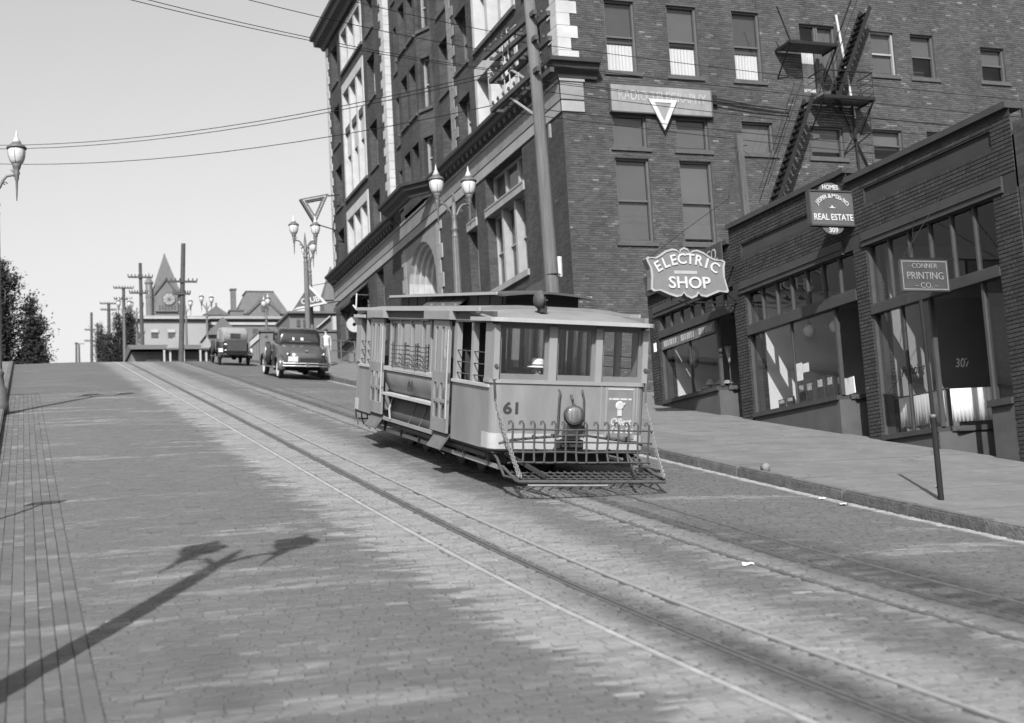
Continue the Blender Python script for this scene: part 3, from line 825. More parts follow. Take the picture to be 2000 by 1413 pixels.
# oriel
ori = [(BX+0.24, 54.2), (BX-0.18, 55.1), (BX-0.18, 58.3), (BX+0.24, 59.2)]
def seg_P(p, q):
    d = (Vector(q)-Vector(p)); L = d.length; d.normalize(); n = Vector((d.y, -d.x))
    if n.x < 0: n = -n
    return (lambda u, z, dep: (p[0]+d.x*u+n.x*dep, p[1]+d.y*u+n.y*dep, z)), L
for i in range(3):
    P, L = seg_P(ori[i], ori[i+1])
    if i == 1: ops = [(L/2-1.25, L/2-0.25, c, d, 0.34) for c, d in rows_n]+[(L/2+0.15, L/2+1.15, c, d, 0.34) for c, d in rows_n]
    else: ops = [(L/2-0.32, L/2+0.32, c, d, 0.30) for c, d in rows_n]
    wall_sheet(P, 0, L, 15.0, TOPZ, ops, 0.30).build('oriel_wall', 'brick_far', tall)
    for o in ops: window(P, *o[:4], o[4], tall, 'blind_dark', 0.5, fr='sash_light' if i != 1 else 'sash_paint', sillp=0.09)
# portal: stepped stone jambs, three arch orders, lit passage and doors
def arch(ins, zs=11.35):
    a, b = 54.25+ins, 58.55-ins; m = (a+b)/2; zt = 13.35-ins*0.75; pts = [(a, 5.8), (a, 8.5), (a, zs)]
    for k in range(1, 7):
        t = k/7; pts.append((a+(m-a)*(1-math.cos(t*PI/2))**0.9, zs+(zt-zs)*math.sin(t*PI/2)**0.85))
    pts.append((m, zt)); pts += [(a+b-u, z) for u, z in reversed(pts[:-1])]
    return pts
mb = MB(); outer = [(53.9, 5.8), (53.9, 8.5), (53.9, 11.35)]+[(53.9, 11.9), (53.9, 12.5), (53.9, 13.0), (53.9, 13.6), (54.6, 13.6), (55.4, 13.6), (56.4, 13.6)]
outer += [(112.8-u, z) for u, z in reversed(outer[:-1])]
A0 = arch(0)
def ringstrip(mb, A, B, P, da, db):
    for i in range(len(A)-1): mb.quad(P(*A[i], da), P(*A[i+1], da), P(*B[i+1], db), P(*B[i], db))
ringstrip(mb, outer, A0, PF, -0.03, -0.03); port = mb.build('portal_face', 'stone_grey', tall)
mb = MB(); prevd = -0.03
for k in range(4):
    A = arch(0.17*k); B = arch(0.17*k+0.10); C = arch(0.17*(k+1))
    ringstrip(mb, A, A, PF, prevd, prevd+0.16); ringstrip(mb, A, B, PF, prevd+0.16, prevd+0.16)
    ringstrip(mb, B, C, PF, prevd+0.16, prevd+0.22); prevd += 0.22
A = arch(0.68); ringstrip(mb, A, A, PF, prevd, prevd+1.3)
mb.build('portal_arch', 'stone_pale', tall)
mb = MB(); pbox(mb, PF, 54.3, 58.5, 6.0, 13.3, prevd+1.3, prevd+1.35); mb.build('entrance_doors', 'sash_paint', tall)
for ua, s in ((53.95, -1), (58.85, 1)):
    mb = MB(); quoin(mb, PF, ua, 0.45, 0.75, walk(BX, ua)-0.2, 13.6, s, -0.045, 0.62); mb.build('portal_quoins', 'stone_mid', tall)
# lower windows of the street front: tall lights under a stone transom
for (a, b, c, d, r) in base_near:
    mb = MB(); pbox(mb, PF, a-0.08, b+0.08, 12.22, 12.56, -0.07, 0.40); mb.build('stone_transom', 'stone_mid', tall)
    mb = MB(); pbox(mb, PF, a-0.02, b+0.02, 12.44, 12.50, -0.075, -0.069); mb.build('transom_groove', 'sill_stone', tall)
    mb = MB(); pbox(mb, PF, a-0.12, b+0.12, c-0.22, c-0.003, -0.10, 0.38); mb.build('sill', 'stone_mid', tall)
    n = 3 if b-a > 2 else 1; w = (b-a)/n
    for i in range(n):
        window(PF, a+i*w, a+(i+1)*w-(0.002 if i < n-1 else 0), c, 12.21, 0.40, tall, 'blind_grey', 1.0, sill=False, fr='sash_light')
        window(PF, a+i*w, a+(i+1)*w-(0.002 if i < n-1 else 0), 12.57, 13.77, 0.40, tall, 'blind_grey', 1.0, sill=False, fr='sash_light', mid=False)
    mb = MB()
    for i in range(1, n): pbox(mb, PF, a+i*w-0.09, a+i*w+0.09, c, 12.21, 0.12, 0.33)
    if n > 1: mb.build('mullion', 'sash_light', tall)
for k, (a, b, c, d, r) in enumerate(base_far):
    window(PF, a, b, c, d, r, tall, 'blind_dark', 0.4, fr='sash_light' if k == 0 else 'sash_paint')
# cellar opening under the big corner window
mb = MB(); pbox(mb, PF, 41.6, 43.6, 8.35, 8.75, -0.05, -0.012); mb.build('cellar_lintel', 'sill_stone', tall)

# awning, disc sign, handrail and steps far up the block
aw = thing('awning', 'ragged dark cloth awning under the stone band near the far corner', 'awning', (BX, 68.4, 13.4))
mb = MB(); rings = []
for i in range(25):
    y = 66.2+4.0*i/24; rings.append([(BX-0.05, y, 13.62), (BX-0.95, y, 12.95), (BX-0.97, y, 12.72-0.10*abs(math.sin(i*1.3))), (BX-0.95, y, 12.74), (BX-0.05, y, 13.59)])
mb.loft(rings); mb.build('cloth', gm('awning_cloth', 0.05, 0.9, 0.5, 6), aw)
for yv in (66.2, 70.2): mb = MB(); mb.bar((BX-0.02,yv,12.9),(BX-0.95,yv,12.93),0.03,0.03); mb.build('arm', 'rail_dull', aw)
dk = thing('disc_sign', 'pale round disc sign with a hole hung outside the far shop front', 'sign', (16.0, 67.6, 11.6))
mb = MB(); n = 28; a = 2*PI/n
for i in range(n):
    p, q = i*a, (i+1)*a
    P = lambda r, an, yy: (16.0+r*math.cos(an), yy, 11.62+r*math.sin(an))
    mb.loft([[P(0.10,p,67.55),P(0.40,p,67.55),P(0.40,p,67.63),P(0.10,p,67.63)],[P(0.10,q,67.55),P(0.40,q,67.55),P(0.40,q,67.63),P(0.10,q,67.63)]], cap=False)
mb.build('disc', gm('sign_pale', 0.3, 0.6, 0.15, 8), dk)
for za, zb in ((11.9, 11.95), (11.35, 11.3)): mb = MB(); mb.bar((16.35,67.59,za),(16.49,67.59,zb),0.03,0.03); mb.build('bracket', 'rail_dull', dk)
hr = thing('handrail', 'thin iron pipe handrail beside the steps far up the pavement', 'railing', (15, 66, h(66)))
for y in (63.4, 66.4, 69.4): mb = MB(); mb.tube([(15.0,y,walk(15,y)-0.02),(15.0,y,walk(15,y)+1.12)], 0.03, 8); mb.build('post', 'rail_dull', hr)
for dz in (1.08, 0.55): mb = MB(); mb.tube([(15.0,y,walk(15,y)+dz) for y in (63.4, 66.4, 69.4)], 0.022, 8); mb.build('rail', 'rail_dull', hr)
st = thing('stone_steps', 'short flight of stone steps against the far shop front', 'steps', (15.8, 68, h(68)))
for i in range(4): mb = MB(); mb.box(15.5+i*0.24, 16.46, 66.8, 69.2, walk(16, 67)-0.4, walk(16, 69)+0.02+i*0.17); mb.build('step', 'concrete_walk', st)

# wall-mounted sign board with its triangle
ws = thing('wall_sign', 'long faded sign board with a white triangle above two blind windows', 'sign', (20.02, BY, 14.3))
mb = MB(); mb.box(18.18, 21.86, BY-0.16, BY-0.02, 13.87, 14.79); mb.build('board', gm('sign_faded', 0.16, 0.7, 0.3, 2.2, 8, stretch=(1,1,0.6)), ws)
mb = MB()
for a, b, c, d in ((18.15,21.89,14.79,14.83),(18.15,21.89,13.83,13.87),(18.14,18.18,13.83,14.83),(21.86,21.90,13.83,14.83)): mb.box(a, b, BY-0.18, BY-0.02, c, d)
mb.build('frame', 'sill_stone', ws)
put_text(T['RADIO'], gm('letter_faded', 0.25, 0.8, 0.25, 6).name, ws, frame((20.05, BY-0.163, 14.42), (1,0,0), (0,0,1)))
Pt = Py(BY-0.22)
mb = MB(); tri = [(19.50,14.33),(20.56,14.33),(20.03,13.28)]; inn = [(19.72,14.22),(20.34,14.22),(20.03,13.58)]
for i in range(3):
    j = (i+1) % 3; mb.prism([tri[i], tri[j], inn[j], inn[i]], Pt, 0, 0.06)
mb.build('triangle_border', gm('white_paint', 0.36, 0.6, 0.06, 5), ws)
mb = MB(); mb.prism(inn, Pt, 0.02, 0.06); mb.build('triangle_panel', 'sign_faded', ws)

# ------------------------------------------------------------------ fire escape on the downhill face
fe = thing('fire_escape', 'black iron fire escape zigzagging down the brick side wall', 'fire escape', (26.6, BY, 13))
gm('iron_black', 0.009, 0.7, 0.3, 5, spec=0.2)
YO = BY-1.0
def platform(xa, xb, z, nm):
    mb = MB()
    for i in range(9): mb.box(xa, xb, YO+i*0.108, YO+0.075+i*0.108, z-0.02, z)
    mb.box(xa, xb, YO-0.03, YO, z-0.09, z+0.02); mb.box(xa-0.03, xa, YO-0.03, BY-0.02, z-0.09, z+0.02); mb.box(xb, xb+0.03, YO-0.03, BY-0.02, z-0.09, z+0.02)
    return mb.build('platform', 'iron_black', fe)
def rail(xa, xb, z, n=3, hgt=0.9):
    for k in range(n+1):
        zz = z+hgt*(k+0.6)/(n+0.6)
        if k == n: zz = z+hgt
        mb = MB(); r = 0.022 if k == n else 0.011
        mb.tube([(xa, BY-0.1, zz), (xa, YO, zz), (xb, YO, zz), (xb, BY-0.1, zz)], r, 6); mb.build('rail_bar', 'iron_black', fe)
    for x in np.linspace(xa, xb, 5): mb = MB(); mb.tube([(x, YO, z), (x, YO, z+hgt)], 0.012, 6); mb.build('baluster', 'iron_black', fe)
def stair(p, q, n, wid=0.55):
    """steep stair from p (low) to q (high), parallel to the wall"""
    p, q = Vector(p), Vector(q)
    for dy in (0, wid): mb = MB(); mb.bar(p+Vector((0,dy,0)), q+Vector((0,dy,0)), 0.04, 0.13); mb.build('stringer', 'iron_black', fe)
    for i in range(1, n):
        c = p.lerp(q, i/n); mb = MB(); mb.box(c.x-0.085, c.x+0.085, p.y+0.03, p.y+wid-0.03, c.z-0.012, c.z+0.012); mb.build('tread', 'iron_black', fe)
    for dy in (0, wid):
        mb = MB(); mb.tube([p+Vector((-0.35,dy,0.55)), q+Vector((-0.35,dy,0.55))], 0.016, 6); mb.build('handrail_bar', 'iron_black', fe)
PZ = 14.58
platform(25.75, 27.75, PZ, 1); rail(25.75, 27.75, PZ)
stair((23.65, YO+0.05, 8.6+2.2), (25.35, YO+0.05, PZ), 15); stair((26.5, YO+0.35, PZ), (28.2, YO+0.35, PZ+3.5), 15)
platform(24.9, 26.4, PZ+1.72, 2) if False else None
platform(24.6, 26.45, 16.42, 2)
mb = MB(); mb.bar((24.2, YO+0.02, 17.6), (24.62, YO+0.02, 16.4), 0.04, 0.04); mb.build('brace', 'iron_black', fe)
for xa, xb, z in ((25.75, 27.75, PZ), (24.6, 26.45, 16.42)):
    for x in (xa, xb):
        mb = MB(); mb.bar((x, YO, z-0.05), (x, BY-0.02, z-1.0), 0.04, 0.04); mb.build('brace', 'iron_black', fe)
mb = MB(); mb.bar((27.75, YO, PZ-0.05), (27.0, BY-0.03, PZ-1.75), 0.04, 0.04); mb.bar((26.9, BY-0.2, PZ-0.1), (27.9, BY-0.1, PZ-2.2), 0.05, 0.05); mb.build('brace', 'iron_black', fe)
mb = MB(); mb.tube([(27.55, BY-0.12, 8.5), (27.45, BY-0.12, PZ)], 0.045, 8); mb.build('drop_pipe', 'iron_black', fe)
sp = thing('white_pipe', 'white painted standpipe running up the wall behind the fire escape', 'pipe', (27.4, BY, 14))
mb = MB(); mb.tube([(27.55, BY-0.07, 14.15), (27.15, BY-0.07, 17.9)], 0.045, 8); mb.build('pipe', 'white_paint', sp)
# insulated cable drop fixed to the wall
cb_ = thing('wall_cable', 'pair of thick cables running along the brick from a wall bracket', 'cable', (22, BY, 14))
mb = MB()
for k, dz in enumerate((0, -0.16)): mb.tube([(22.0, BY-0.12, 14.52+dz), (23.5, BY-0.1, 14.36+dz), (24.9, BY-0.1, 14.28+dz*0.8)], 0.022, 6)
mb.build('cable', 'iron_black', cb_)
mb = MB(); mb.box(21.95, 22.1, BY-0.16, BY-0.02, 14.30, 14.62); mb.build('bracket', 'iron_black', cb_)
# ------------------------------------------------------------------ row of low shops
gm('letter_pale', 0.36, 0.7, 0.12, 8)
gm('shop_paint', 0.035, 0.6, 0.2, 2.5)
gm('shop_trim', 0.042, 0.6, 0.2, 2.5)
gm('bulkhead', 0.052, 0.85, 0.25, 2.2, 8, bump=0.2)
gm('plaster_white', 0.55, 0.9, 0.08, 2)
gm('plaster_grey', 0.22, 0.9, 0.1, 2)
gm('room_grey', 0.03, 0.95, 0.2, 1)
gm('roof_tar', 0.06, 0.95, 0.3, 1)
gm('lampshade_white', 0.75, 0.5, 0.05, 3)
gm('paper', 0.75, 0.9, 0.08, 9)
gm('display_dark', 0.05, 0.6, 0.5, 14)
gm('display_mid', 0.25, 0.6, 0.6, 16)
glassmat('shop_glass', 0.80, 0.015, 1.0)
SHX = 24.5
def psheet(mb, P, ua, ub, za, zb, d): mb.quad(P(ua,za,d), P(ub,za,d), P(ub,zb,d), P(ua,zb,d))
def shop(name, label, y0, y1, top, lint, bar, sill, wy0, wy1, pil, nm, par_z, panel=True, extra=False):
    """y0 near end, y1 far end; pil = list of (ya,yb) brick piers; wy0..wy1 the front window, entrance between y0 and wy0"""
    ym = (y0+y1)/2
    t = thing(name, label, 'shop', (BX+3, ym, walk(BX, ym)))
    ob = [(pil[-1][0] if False else y0, y1, -9, lint)]
    # upper wall, its panel and mouldings
    ops = [(y0+0.55, y1-0.55, 6.63, 6.93)] if panel else []
    uw = wall_sheet(PF, y0, y1, lint, top-0.12, [(*o, 0.05) for o in ops], 0.05).build('upper_wall', 'mortar_shop', t)
    if panel: mb = MB(); pbox(mb, PF, ops[0][0], ops[0][1], ops[0][2], ops[0][3], 0.045, 0.06); mb.build('sunk_panel', 'brick_shop_piece', t)
    mb = MB(); pbox(mb, PF, y0, y1, top-0.12, top, -0.09, 0.30); mb.build('coping', 'shop_paint', t)
    mb = MB(); pbox(mb, PF, y0+0.35, y1-0.35, lint-0.02, lint+0.28, -0.045, 0.2); mb.build('fascia', 'shop_paint', t)
    mb = MB(); pbox(mb, PF, y0+0.35, y1-0.35, lint+0.09, lint+0.115, -0.075, -0.044); mb.build('fascia_moulding', 'shop_trim', t)
    cells = brick_cells(y0+0.002, y1-0.002, lint+0.30, top-0.14, [(o[0]-0.005, o[1]+0.005, o[2], o[3]) for o in ops])
    if name == 'electric_shop': n_ind = 0
    else: n_ind = 300
    vis = sorted(cells, key=lambda c: c[0])
    ind = vis[:n_ind] if n_ind else []
    si = set(ind)
    mb = MB(); brick_mesh(mb, PF, [c for c in cells if c not in si], pale=0.015, lo=0.8, hi=1.15)
    if mb.f: tag(mb.build('brick_courses', 'brick_shop', uw, tone=True, recalc=False), kind='stuff')
    if ind: brick_parts(ind, PF, -PI/2, uw, 'brick_shop_piece')
    # piers
    for (a, b) in pil:
        mb = MB(); pbox(mb, PF, a, b, walk(BX, a)-0.35, lint-0.001, 0.0, 0.45); pr = mb.build('pier', 'mortar_shop', t)
        mb = MB(); c1 = brick_cells(a+0.002, b-0.002, walk(BX, a)-0.05, lint-0.01, [])
        brick_mesh(mb, PF, c1, pale=0.005, lo=0.8, hi=1.15)
        PN = Py(a); c2 = brick_cells(BX+0.002, BX+0.44, walk(BX, a)-0.05, lint-0.01, [])
        brick_mesh(mb, PN, c2, pale=0.005, lo=0.8, hi=1.15)
        tag(mb.build('brick_courses', 'brick_shop', pr, tone=True, recalc=False), kind='stuff')
    # window opening
    a, b = wy0, wy1
    ya = max(y0+0.02, a-0.95)
    mb = MB(); pbox(mb, PF, y0+0.02 if not pil or pil[0][0] > y0+1 else pil[0][1], b, bar[0], bar[1], -0.03, 0.16); mb.build('transom_bar', 'shop_paint', t)
    y_in = y0+0.02 if not pil or pil[0][0] > y0+1 else pil[0][1]
    n = max(3, int(round((b-y_in)/0.62)))
    for i in range(n):
        u0_, u1_ = y_in+(b-y_in)*i/n, y_in+(b-y_in)*(i+1)/n
        g = MB(); psheet(g, PF, u0_+0.012, u1_-0.012, bar[1]+0.05, lint-0.03, 0.11); g.build('transom_pane', 'shop_glass', t)
        mb = MB(); pbox(mb, PF, u1_-0.022, u1_+0.022, bar[1]+0.05, lint-0.03, 0.06, 0.15); mb.build('glazing_bar', 'shop_trim', t)
    mb = MB(); pbox(mb, PF, y_in, b, bar[1]+0.001, bar[1]+0.05, 0.05, 0.15); pbox(mb, PF, y_in, b, lint-0.03, lint-0.021, 0.05, 0.15); mb.build('transom_frame', 'shop_trim', t)
    # front panes with one glazing bar, and the splayed return beside the door
    m = a+(b-a)*0.5
    for u0_, u1_ in ((a+0.03, m-0.02), (m+0.02, b-0.03)):
        g = MB(); psheet(g, PF, u0_, u1_, sill+0.02, bar[0]-0.01, 0.10); g.build('display_pane', 'shop_glass', t)
    mb = MB(); pbox(mb, PF, m-0.02, m+0.02, sill+0.02, bar[0]-0.003, 0.07, 0.14); mb.build('glazing_bar', 'shop_paint', t)
    mb = MB(); pbox(mb, PF, a-0.03, a+0.03, sill+0.02, bar[0]-0.003, 0.06, 0.15); mb.build('corner_post', 'shop_trim', t)
    mb = MB(); pbox(mb, PF, b-0.03, b+0.02, sill+0.02, lint-0.035, 0.02, 0.30); mb.build('jamb', 'shop_trim', t)
    dl = 1.15; ysp = 0.30
    q0, q1 = (BX+0.10, a), (BX+0.10+dl, a-ysp)
    PR_, L = seg_P(q0, q1)
    g = MB(); psheet(g, PR_, 0.03, L, sill+0.02, bar[0]-0.01, 0.0); g.build('display_pane', 'shop_glass', t)
    # bulkheads and sills
    mb = MB(); n0 = 8
    for i in range(n0):
        u0_, u1_ = a+(b-a)*i/n0, a+(b-a)*(i+1)/n0
        mb.add([PF(u0_, walk(BX,u0_)-0.15, 0.0), PF(u1_, walk(BX,u1_)-0.15, 0.0), PF(u1_, sill-0.08, 0), PF(u0_, sill-0.08, 0)], [(0,1,2,3)])
    mb.add([PF(a, walk(BX,a)-0.15, 0), PF(a, sill-0.08, 0), (q1[0], q1[1], sill-0.08), (q1[0], q1[1], walk(BX,a)-0.3)], [(0,1,2,3)])
    mb.build('bulkhead', 'bulkhead', t)
    mb = MB(); pbox(mb, PF, a, b, sill-0.08, sill+0.02, -0.06, 0.30); mb.build('sill', 'shop_paint', t)
    mb = MB(); mb.prism([(0.16, sill-0.08), (L, sill-0.08), (L, sill+0.018), (0.16, sill+0.018)], PR_, -0.06, 0.10); mb.build('return_sill', 'shop_paint', t)
    # door set back
    dy0, dy1 = y_in, a-ysp
    fz = walk(BX, a)-0.02
    mb = MB(); mb.box(q1[0]-0.02, q1[0]+0.04, dy0+0.01, dy1, fz+0.05, bar[0]-0.02); d_ = mb.build('door', 'shop_paint', t)
    g = MB(); g.box(q1[0]-0.03, q1[0]-0.022, dy0+0.12, max(dy1-0.1, dy0+0.2), fz+0.9, bar[0]-0.25); g.build('door_pane', 'display_dark', d_)
    # room
    fl = sill-0.06
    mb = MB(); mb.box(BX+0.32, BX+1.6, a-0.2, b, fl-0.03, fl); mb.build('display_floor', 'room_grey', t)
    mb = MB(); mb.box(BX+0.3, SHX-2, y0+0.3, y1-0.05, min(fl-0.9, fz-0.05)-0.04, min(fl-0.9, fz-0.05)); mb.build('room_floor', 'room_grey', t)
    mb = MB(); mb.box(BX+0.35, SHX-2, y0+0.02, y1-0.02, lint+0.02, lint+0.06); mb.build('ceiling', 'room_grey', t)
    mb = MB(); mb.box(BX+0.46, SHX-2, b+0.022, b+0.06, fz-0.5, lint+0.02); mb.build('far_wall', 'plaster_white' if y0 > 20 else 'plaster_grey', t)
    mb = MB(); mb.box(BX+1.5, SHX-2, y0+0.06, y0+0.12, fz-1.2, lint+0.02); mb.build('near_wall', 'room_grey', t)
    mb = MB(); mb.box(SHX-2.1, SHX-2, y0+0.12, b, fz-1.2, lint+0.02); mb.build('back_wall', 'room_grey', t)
    mb = MB(); mb.box(BX+0.3, SHX, y0, y1, top-0.5, top-0.42); mb.build('roof', 'roof_tar', t)
    mb = MB(); mb.box(BX+0.3, SHX, y0-0.0+0.002, y0+0.05, fz-1.5, top-0.12); mb.build('party_wall', 'mortar_shop', t)
    return t
s307 = shop('printing_shop', 'nearest low brick shop with a white gathered curtain along its window', 18.95, 24.05, 7.31, 5.75, (4.28, 4.46), 1.76, 21.78, 23.58, [(18.95, 19.6), (23.6, 24.05)], '307', None)
s309 = shop('estate_shop', 'middle low brick shop with globe lamps hanging inside its window', 24.052, 29.26, 7.55, 5.75, (4.68, 4.90), 2.77, 25.05, 28.68, [(28.70, 29.26)], '309', None)
selc = shop('electric_shop', 'farthest low shop with lettered transom panels beside the tall building', 29.262, 34.1, 7.2, 6.02, (5.38, 5.56), 3.64, 30.36, 33.5, [(33.55, 34.1)], 'el', None, panel=False)
# another bay of the nearest shop, at the edge of the picture
mb = MB(); pbox(mb, PF, 19.6, 20.22, walk(BX, 19)-0.6, 1.98, 0.0, 0.3); mb.build('bulkhead', 'bulkhead', s307)
mb = MB(); pbox(mb, PF, 19.6, 20.26, 1.98, 2.1, -0.07, 0.3); mb.build('sill', 'shop_paint', s307)
g = MB(); psheet(g, PF, 19.62, 20.18, 2.12, 4.25, 0.10); g.build('display_pane', 'shop_glass', s307)
mb = MB(); pbox(mb, PF, 20.18, 20.24, 2.1, 4.27, 0.05, 0.15); mb.build('corner_post', 'shop_trim', s307)
# the row goes on past the picture's edge
nx = thing('corner_shop', 'low brick shop at the right edge beyond the printing shop', 'shop', (BX+3, 14, walk(BX, 14)))
mb = wall_sheet(PF, 9.5, 18.9, -1.5, 6.9, [(10.2, 18.2, 0.9, 4.6)], 0.3); mb.build('wall', 'brick_far', nx)
mb = MB(); psheet(mb, PF, 10.2, 18.2, 0.9, 4.6, 0.25); mb.build('display_pane', 'shop_glass', nx)
mb = MB(); mb.box(BX+0.3, SHX, 9.5, 18.9, 6.3, 6.4); mb.box(BX+1.2, BX+1.3, 9.6, 18.8, -1.5, 6.2); mb.build('roof', 'roof_tar', nx)

# curtain along the nearest shop's window
cu = thing('window_curtain', 'white gathered half curtain on a rod in the nearest shop window', 'curtain', (BX+0.3, 22.6, 1.9))
def pleats(P, u0, u1, z0, z1, n, amp, mat, parent, skew=0.0):
    mb = MB(); rings = []
    for i in range(n+1):
        u = u0+(u1-u0)*i/n; d = amp*math.sin(i*1.45)+amp*0.6*math.sin(i*0.53+1)
        zb = z0+skew*random.uniform(0, 1)
        rings.append([P(u, zb, d*1.5), P(u, (z0+z1)/2, d), P(u, z1, d*0.4), P(u, z1, d*0.4+0.006), P(u, (z0+z1)/2, d+0.006), P(u, zb, d*1.5+0.006)])
    mb.loft(rings); mb.smooth = True; return mb.build('cloth', mat, parent)
pleats(Px(BX+0.24), 21.85, 23.3, 1.86, 2.50, 70, 0.0055, 'curtain_white', cu, 0.05)
Pc, Lc = seg_P((BX+0.30, 21.72), (BX+1.35, 21.42))
pleats(lambda u, z, d: Pc(u, z, d-0.0), 0, Lc, 1.86, 2.50, 60, 0.007, 'curtain_white', cu)
mb = MB(); mb.tube([(BX+0.24, 21.7, 2.51), (BX+0.24, 23.4, 2.51)], 0.012, 6); mb.build('rod', 'rail_dull', cu)
# lettering on the glass
put_text(T['Printing'], gm('letter_black', 0.02, 0.6, 0.1).name, s307, frame((BX+0.095, 22.55, 2.98), (0,-1,0), (0,0,1)))
put_text(T['307'], 'letter_black', s307, frame((BX+0.55, 21.60, 2.98), (0.965,-0.25,0), (0,0,1)))
# goods in the middle shop's window
def globe_lamp(x, y, z, ztop, lab):
    t = thing('globe_lamp', lab, 'lamp', (x, y, z))
    mb = MB(); mb.smooth = True; mb.lathe([(0.03,0.14),(0.09,0.12),(0.15,0.04),(0.15,-0.02),(0.11,-0.11),(0.04,-0.15),(0.01,-0.155)], (x,y,z), 18); mb.build('globe', 'lampshade_white', t)
    mb = MB(); mb.lathe([(0.05,0.14),(0.05,0.19),(0.02,0.22)], (x,y,z), 12); mb.build('gallery', 'rail_dull', t)
    mb = MB(); mb.tube([(x,y,z+0.2),(x,y,ztop)], 0.012, 6); mb.build('chain', 'rail_dull', t)
globe_lamp(18.0, 28.36, 4.75, 5.77, 'white globe lamp hanging lower and farther left in the middle shop')
globe_lamp(18.0, 27.21, 4.66, 5.77, 'white globe lamp hanging higher and nearer the door in the middle shop')
def card(x, y, z, w, hh, lab, ang=0.0, mat='paper', cat='card', nm='notice_card'):
    t = thing(nm, lab, cat, (x, y, z))
    mb = LB(); mb.box(-0.004, 0.004, -w/2, w/2, -hh/2, hh/2); o = mb.build('sheet', mat, t); o.rotation_euler = (ang, 0, 0); return t
card(BX+0.116, 26.75, 3.52, 0.30, 0.40, 'larger white notice stuck on the middle shop window')
card(BX+0.116, 26.45, 3.58, 0.25, 0.20, 'smaller white notice beside the larger one on the middle shop window')
ords = ('first', 'second', 'third', 'fourth', 'fifth', 'sixth', 'seventh')
for i, (u, hh) in enumerate(((28.1, 0.26), (27.72, 0.28), (27.2, 0.52), (26.85, 0.52), (26.4, 0.55), (26.0, 0.55), (25.6, 0.5))):
    t = thing('framed_picture', f'{ords[i]} dark framed print from the far end on the middle shop sill', 'picture', (BX+0.45, u, 2.8), 'framed prints in the middle shop window')
    mb = MB(); w = 0.26 if i > 1 else 0.3
    mb.box(BX+0.42, BX+0.45, u-w/2, u+w/2, 2.79, 2.79+hh); mb.build('frame', 'display_dark', t)
    mb = MB(); mb.box(BX+0.412, BX+0.419, u-w/2+0.04, u+w/2-0.04, 2.79+hh*0.62, 2.79+hh*0.92); mb.build('picture', gm('print_tone', 0.4, 0.8, 0.7, 18), t)
for i, (u, a) in enumerate(((25.32, 0.08), (25.08, -0.05))): card(BX+0.36, u, 3.0, 0.24, 0.36, ('tilted white print leaning at the middle shop window corner', 'white print nearest the door in the middle shop window')[i], a)
# goods in the electric shop
t = thing('wheel_display', 'round dial shaped wheel on a stand in the electric shop window', 'wheel', (BX+0.5, 32.6, 4.2))
mb = MB(); mb.smooth = True; n = 28
ring = []
for i in range(n+1):
    an = 2*PI*i/n; ring.append((BX+0.5, 32.6+0.26*math.cos(an), 4.72+0.26*math.sin(an)))
mb.tube(ring, 0.055, 8, caps=False); mb.build('rim', 'display_dark', t)
mb = MB(); mb.lathe([(0.22,-0.01),(0.22,0.01)], (BX+0.5,32.6,4.72), 24, 'x'); mb.build('face', 'display_mid', t)
mb = MB(); mb.tube([(BX+0.5,32.6,3.66),(BX+0.5,32.6,4.42)], 0.02, 6); mb.build('stand', 'rail_dull', t)
for i, (u, hh, x) in enumerate(((32.1, 0.25, 0.6), (31.7, 0.35, 0.5), (31.3, 0.3, 0.6), (30.9, 0.22, 0.55))):
    t = thing('lamp_fitting', f'{ords[i]} cluttered lamp fitting from the far end of the electric shop window', 'lamp', (BX+x, u, 3.65), 'fittings in the electric shop window')
    mb = MB(); mb.lathe([(0.10,0),(0.10,0.03),(0.02,0.05),(0.02,hh*0.6)], (BX+x,u,3.66), 12); mb.build('stem', 'rail_dull', t)
    mb = MB(); mb.lathe([(0.17,hh*0.55),(0.15,hh*0.65),(0.05,hh)], (BX+x,u,3.66), 14); mb.build('shade', 'display_mid', t)
t = thing('pleated_lampshade', 'white pleated lampshade by the electric shop door', 'lampshade', (BX+0.9, 29.75, 3.7))
mb = MB(); rings = []
for k, (r, z) in enumerate(((0.18, 3.68), (0.165, 3.95), (0.11, 4.28), (0.09, 4.34))):
    rings.append([(BX+0.75+(r+0.012*(j % 2))*math.cos(2*PI*j/36), 30.05+(r+0.012*(j % 2))*math.sin(2*PI*j/36), z) for j in range(36)])
mb.loft(rings); mb.build('shade', 'curtain_white', t)
t = thing('slim_lamp', 'slim funnel shaped lamp standing near the electric shop door', 'lamp', (BX+0.7, 30.5, 3.7))
mb = MB(); mb.lathe([(0.08,0),(0.08,0.03),(0.015,0.06),(0.015,0.62)], (BX+0.5,30.62,3.66), 10); mb.build('stem', 'rail_dull', t)
mb = MB(); mb.lathe([(0.015,0.60),(0.06,0.80),(0.10,1.05)], (BX+0.5,30.62,3.66), 12); mb.build('shade', 'display_mid', t)
# lettered panels inside the electric shop's window head
for i in range(3):
    u0_, u1_ = 33.45-i*1.03, 33.45-(i+1)*1.03+0.03
    mb = MB(); pbox(mb, PF, u1_, u0_, 5.05, 5.34, 0.02, 0.05); p_ = mb.build('lettered_panel', gm('panel_grey', 0.10, 0.7, 0.15, 5), selc)
    mb = MB()
    for k in range(7): pbox(mb, PF, u1_+0.12+k*0.115, u1_+0.165+k*0.115+0.02*(k % 3), 5.11, 5.28, 0.012, 0.0195)
    tag(mb.build('faded_letters', 'letter_faded', p_), kind='stuff')
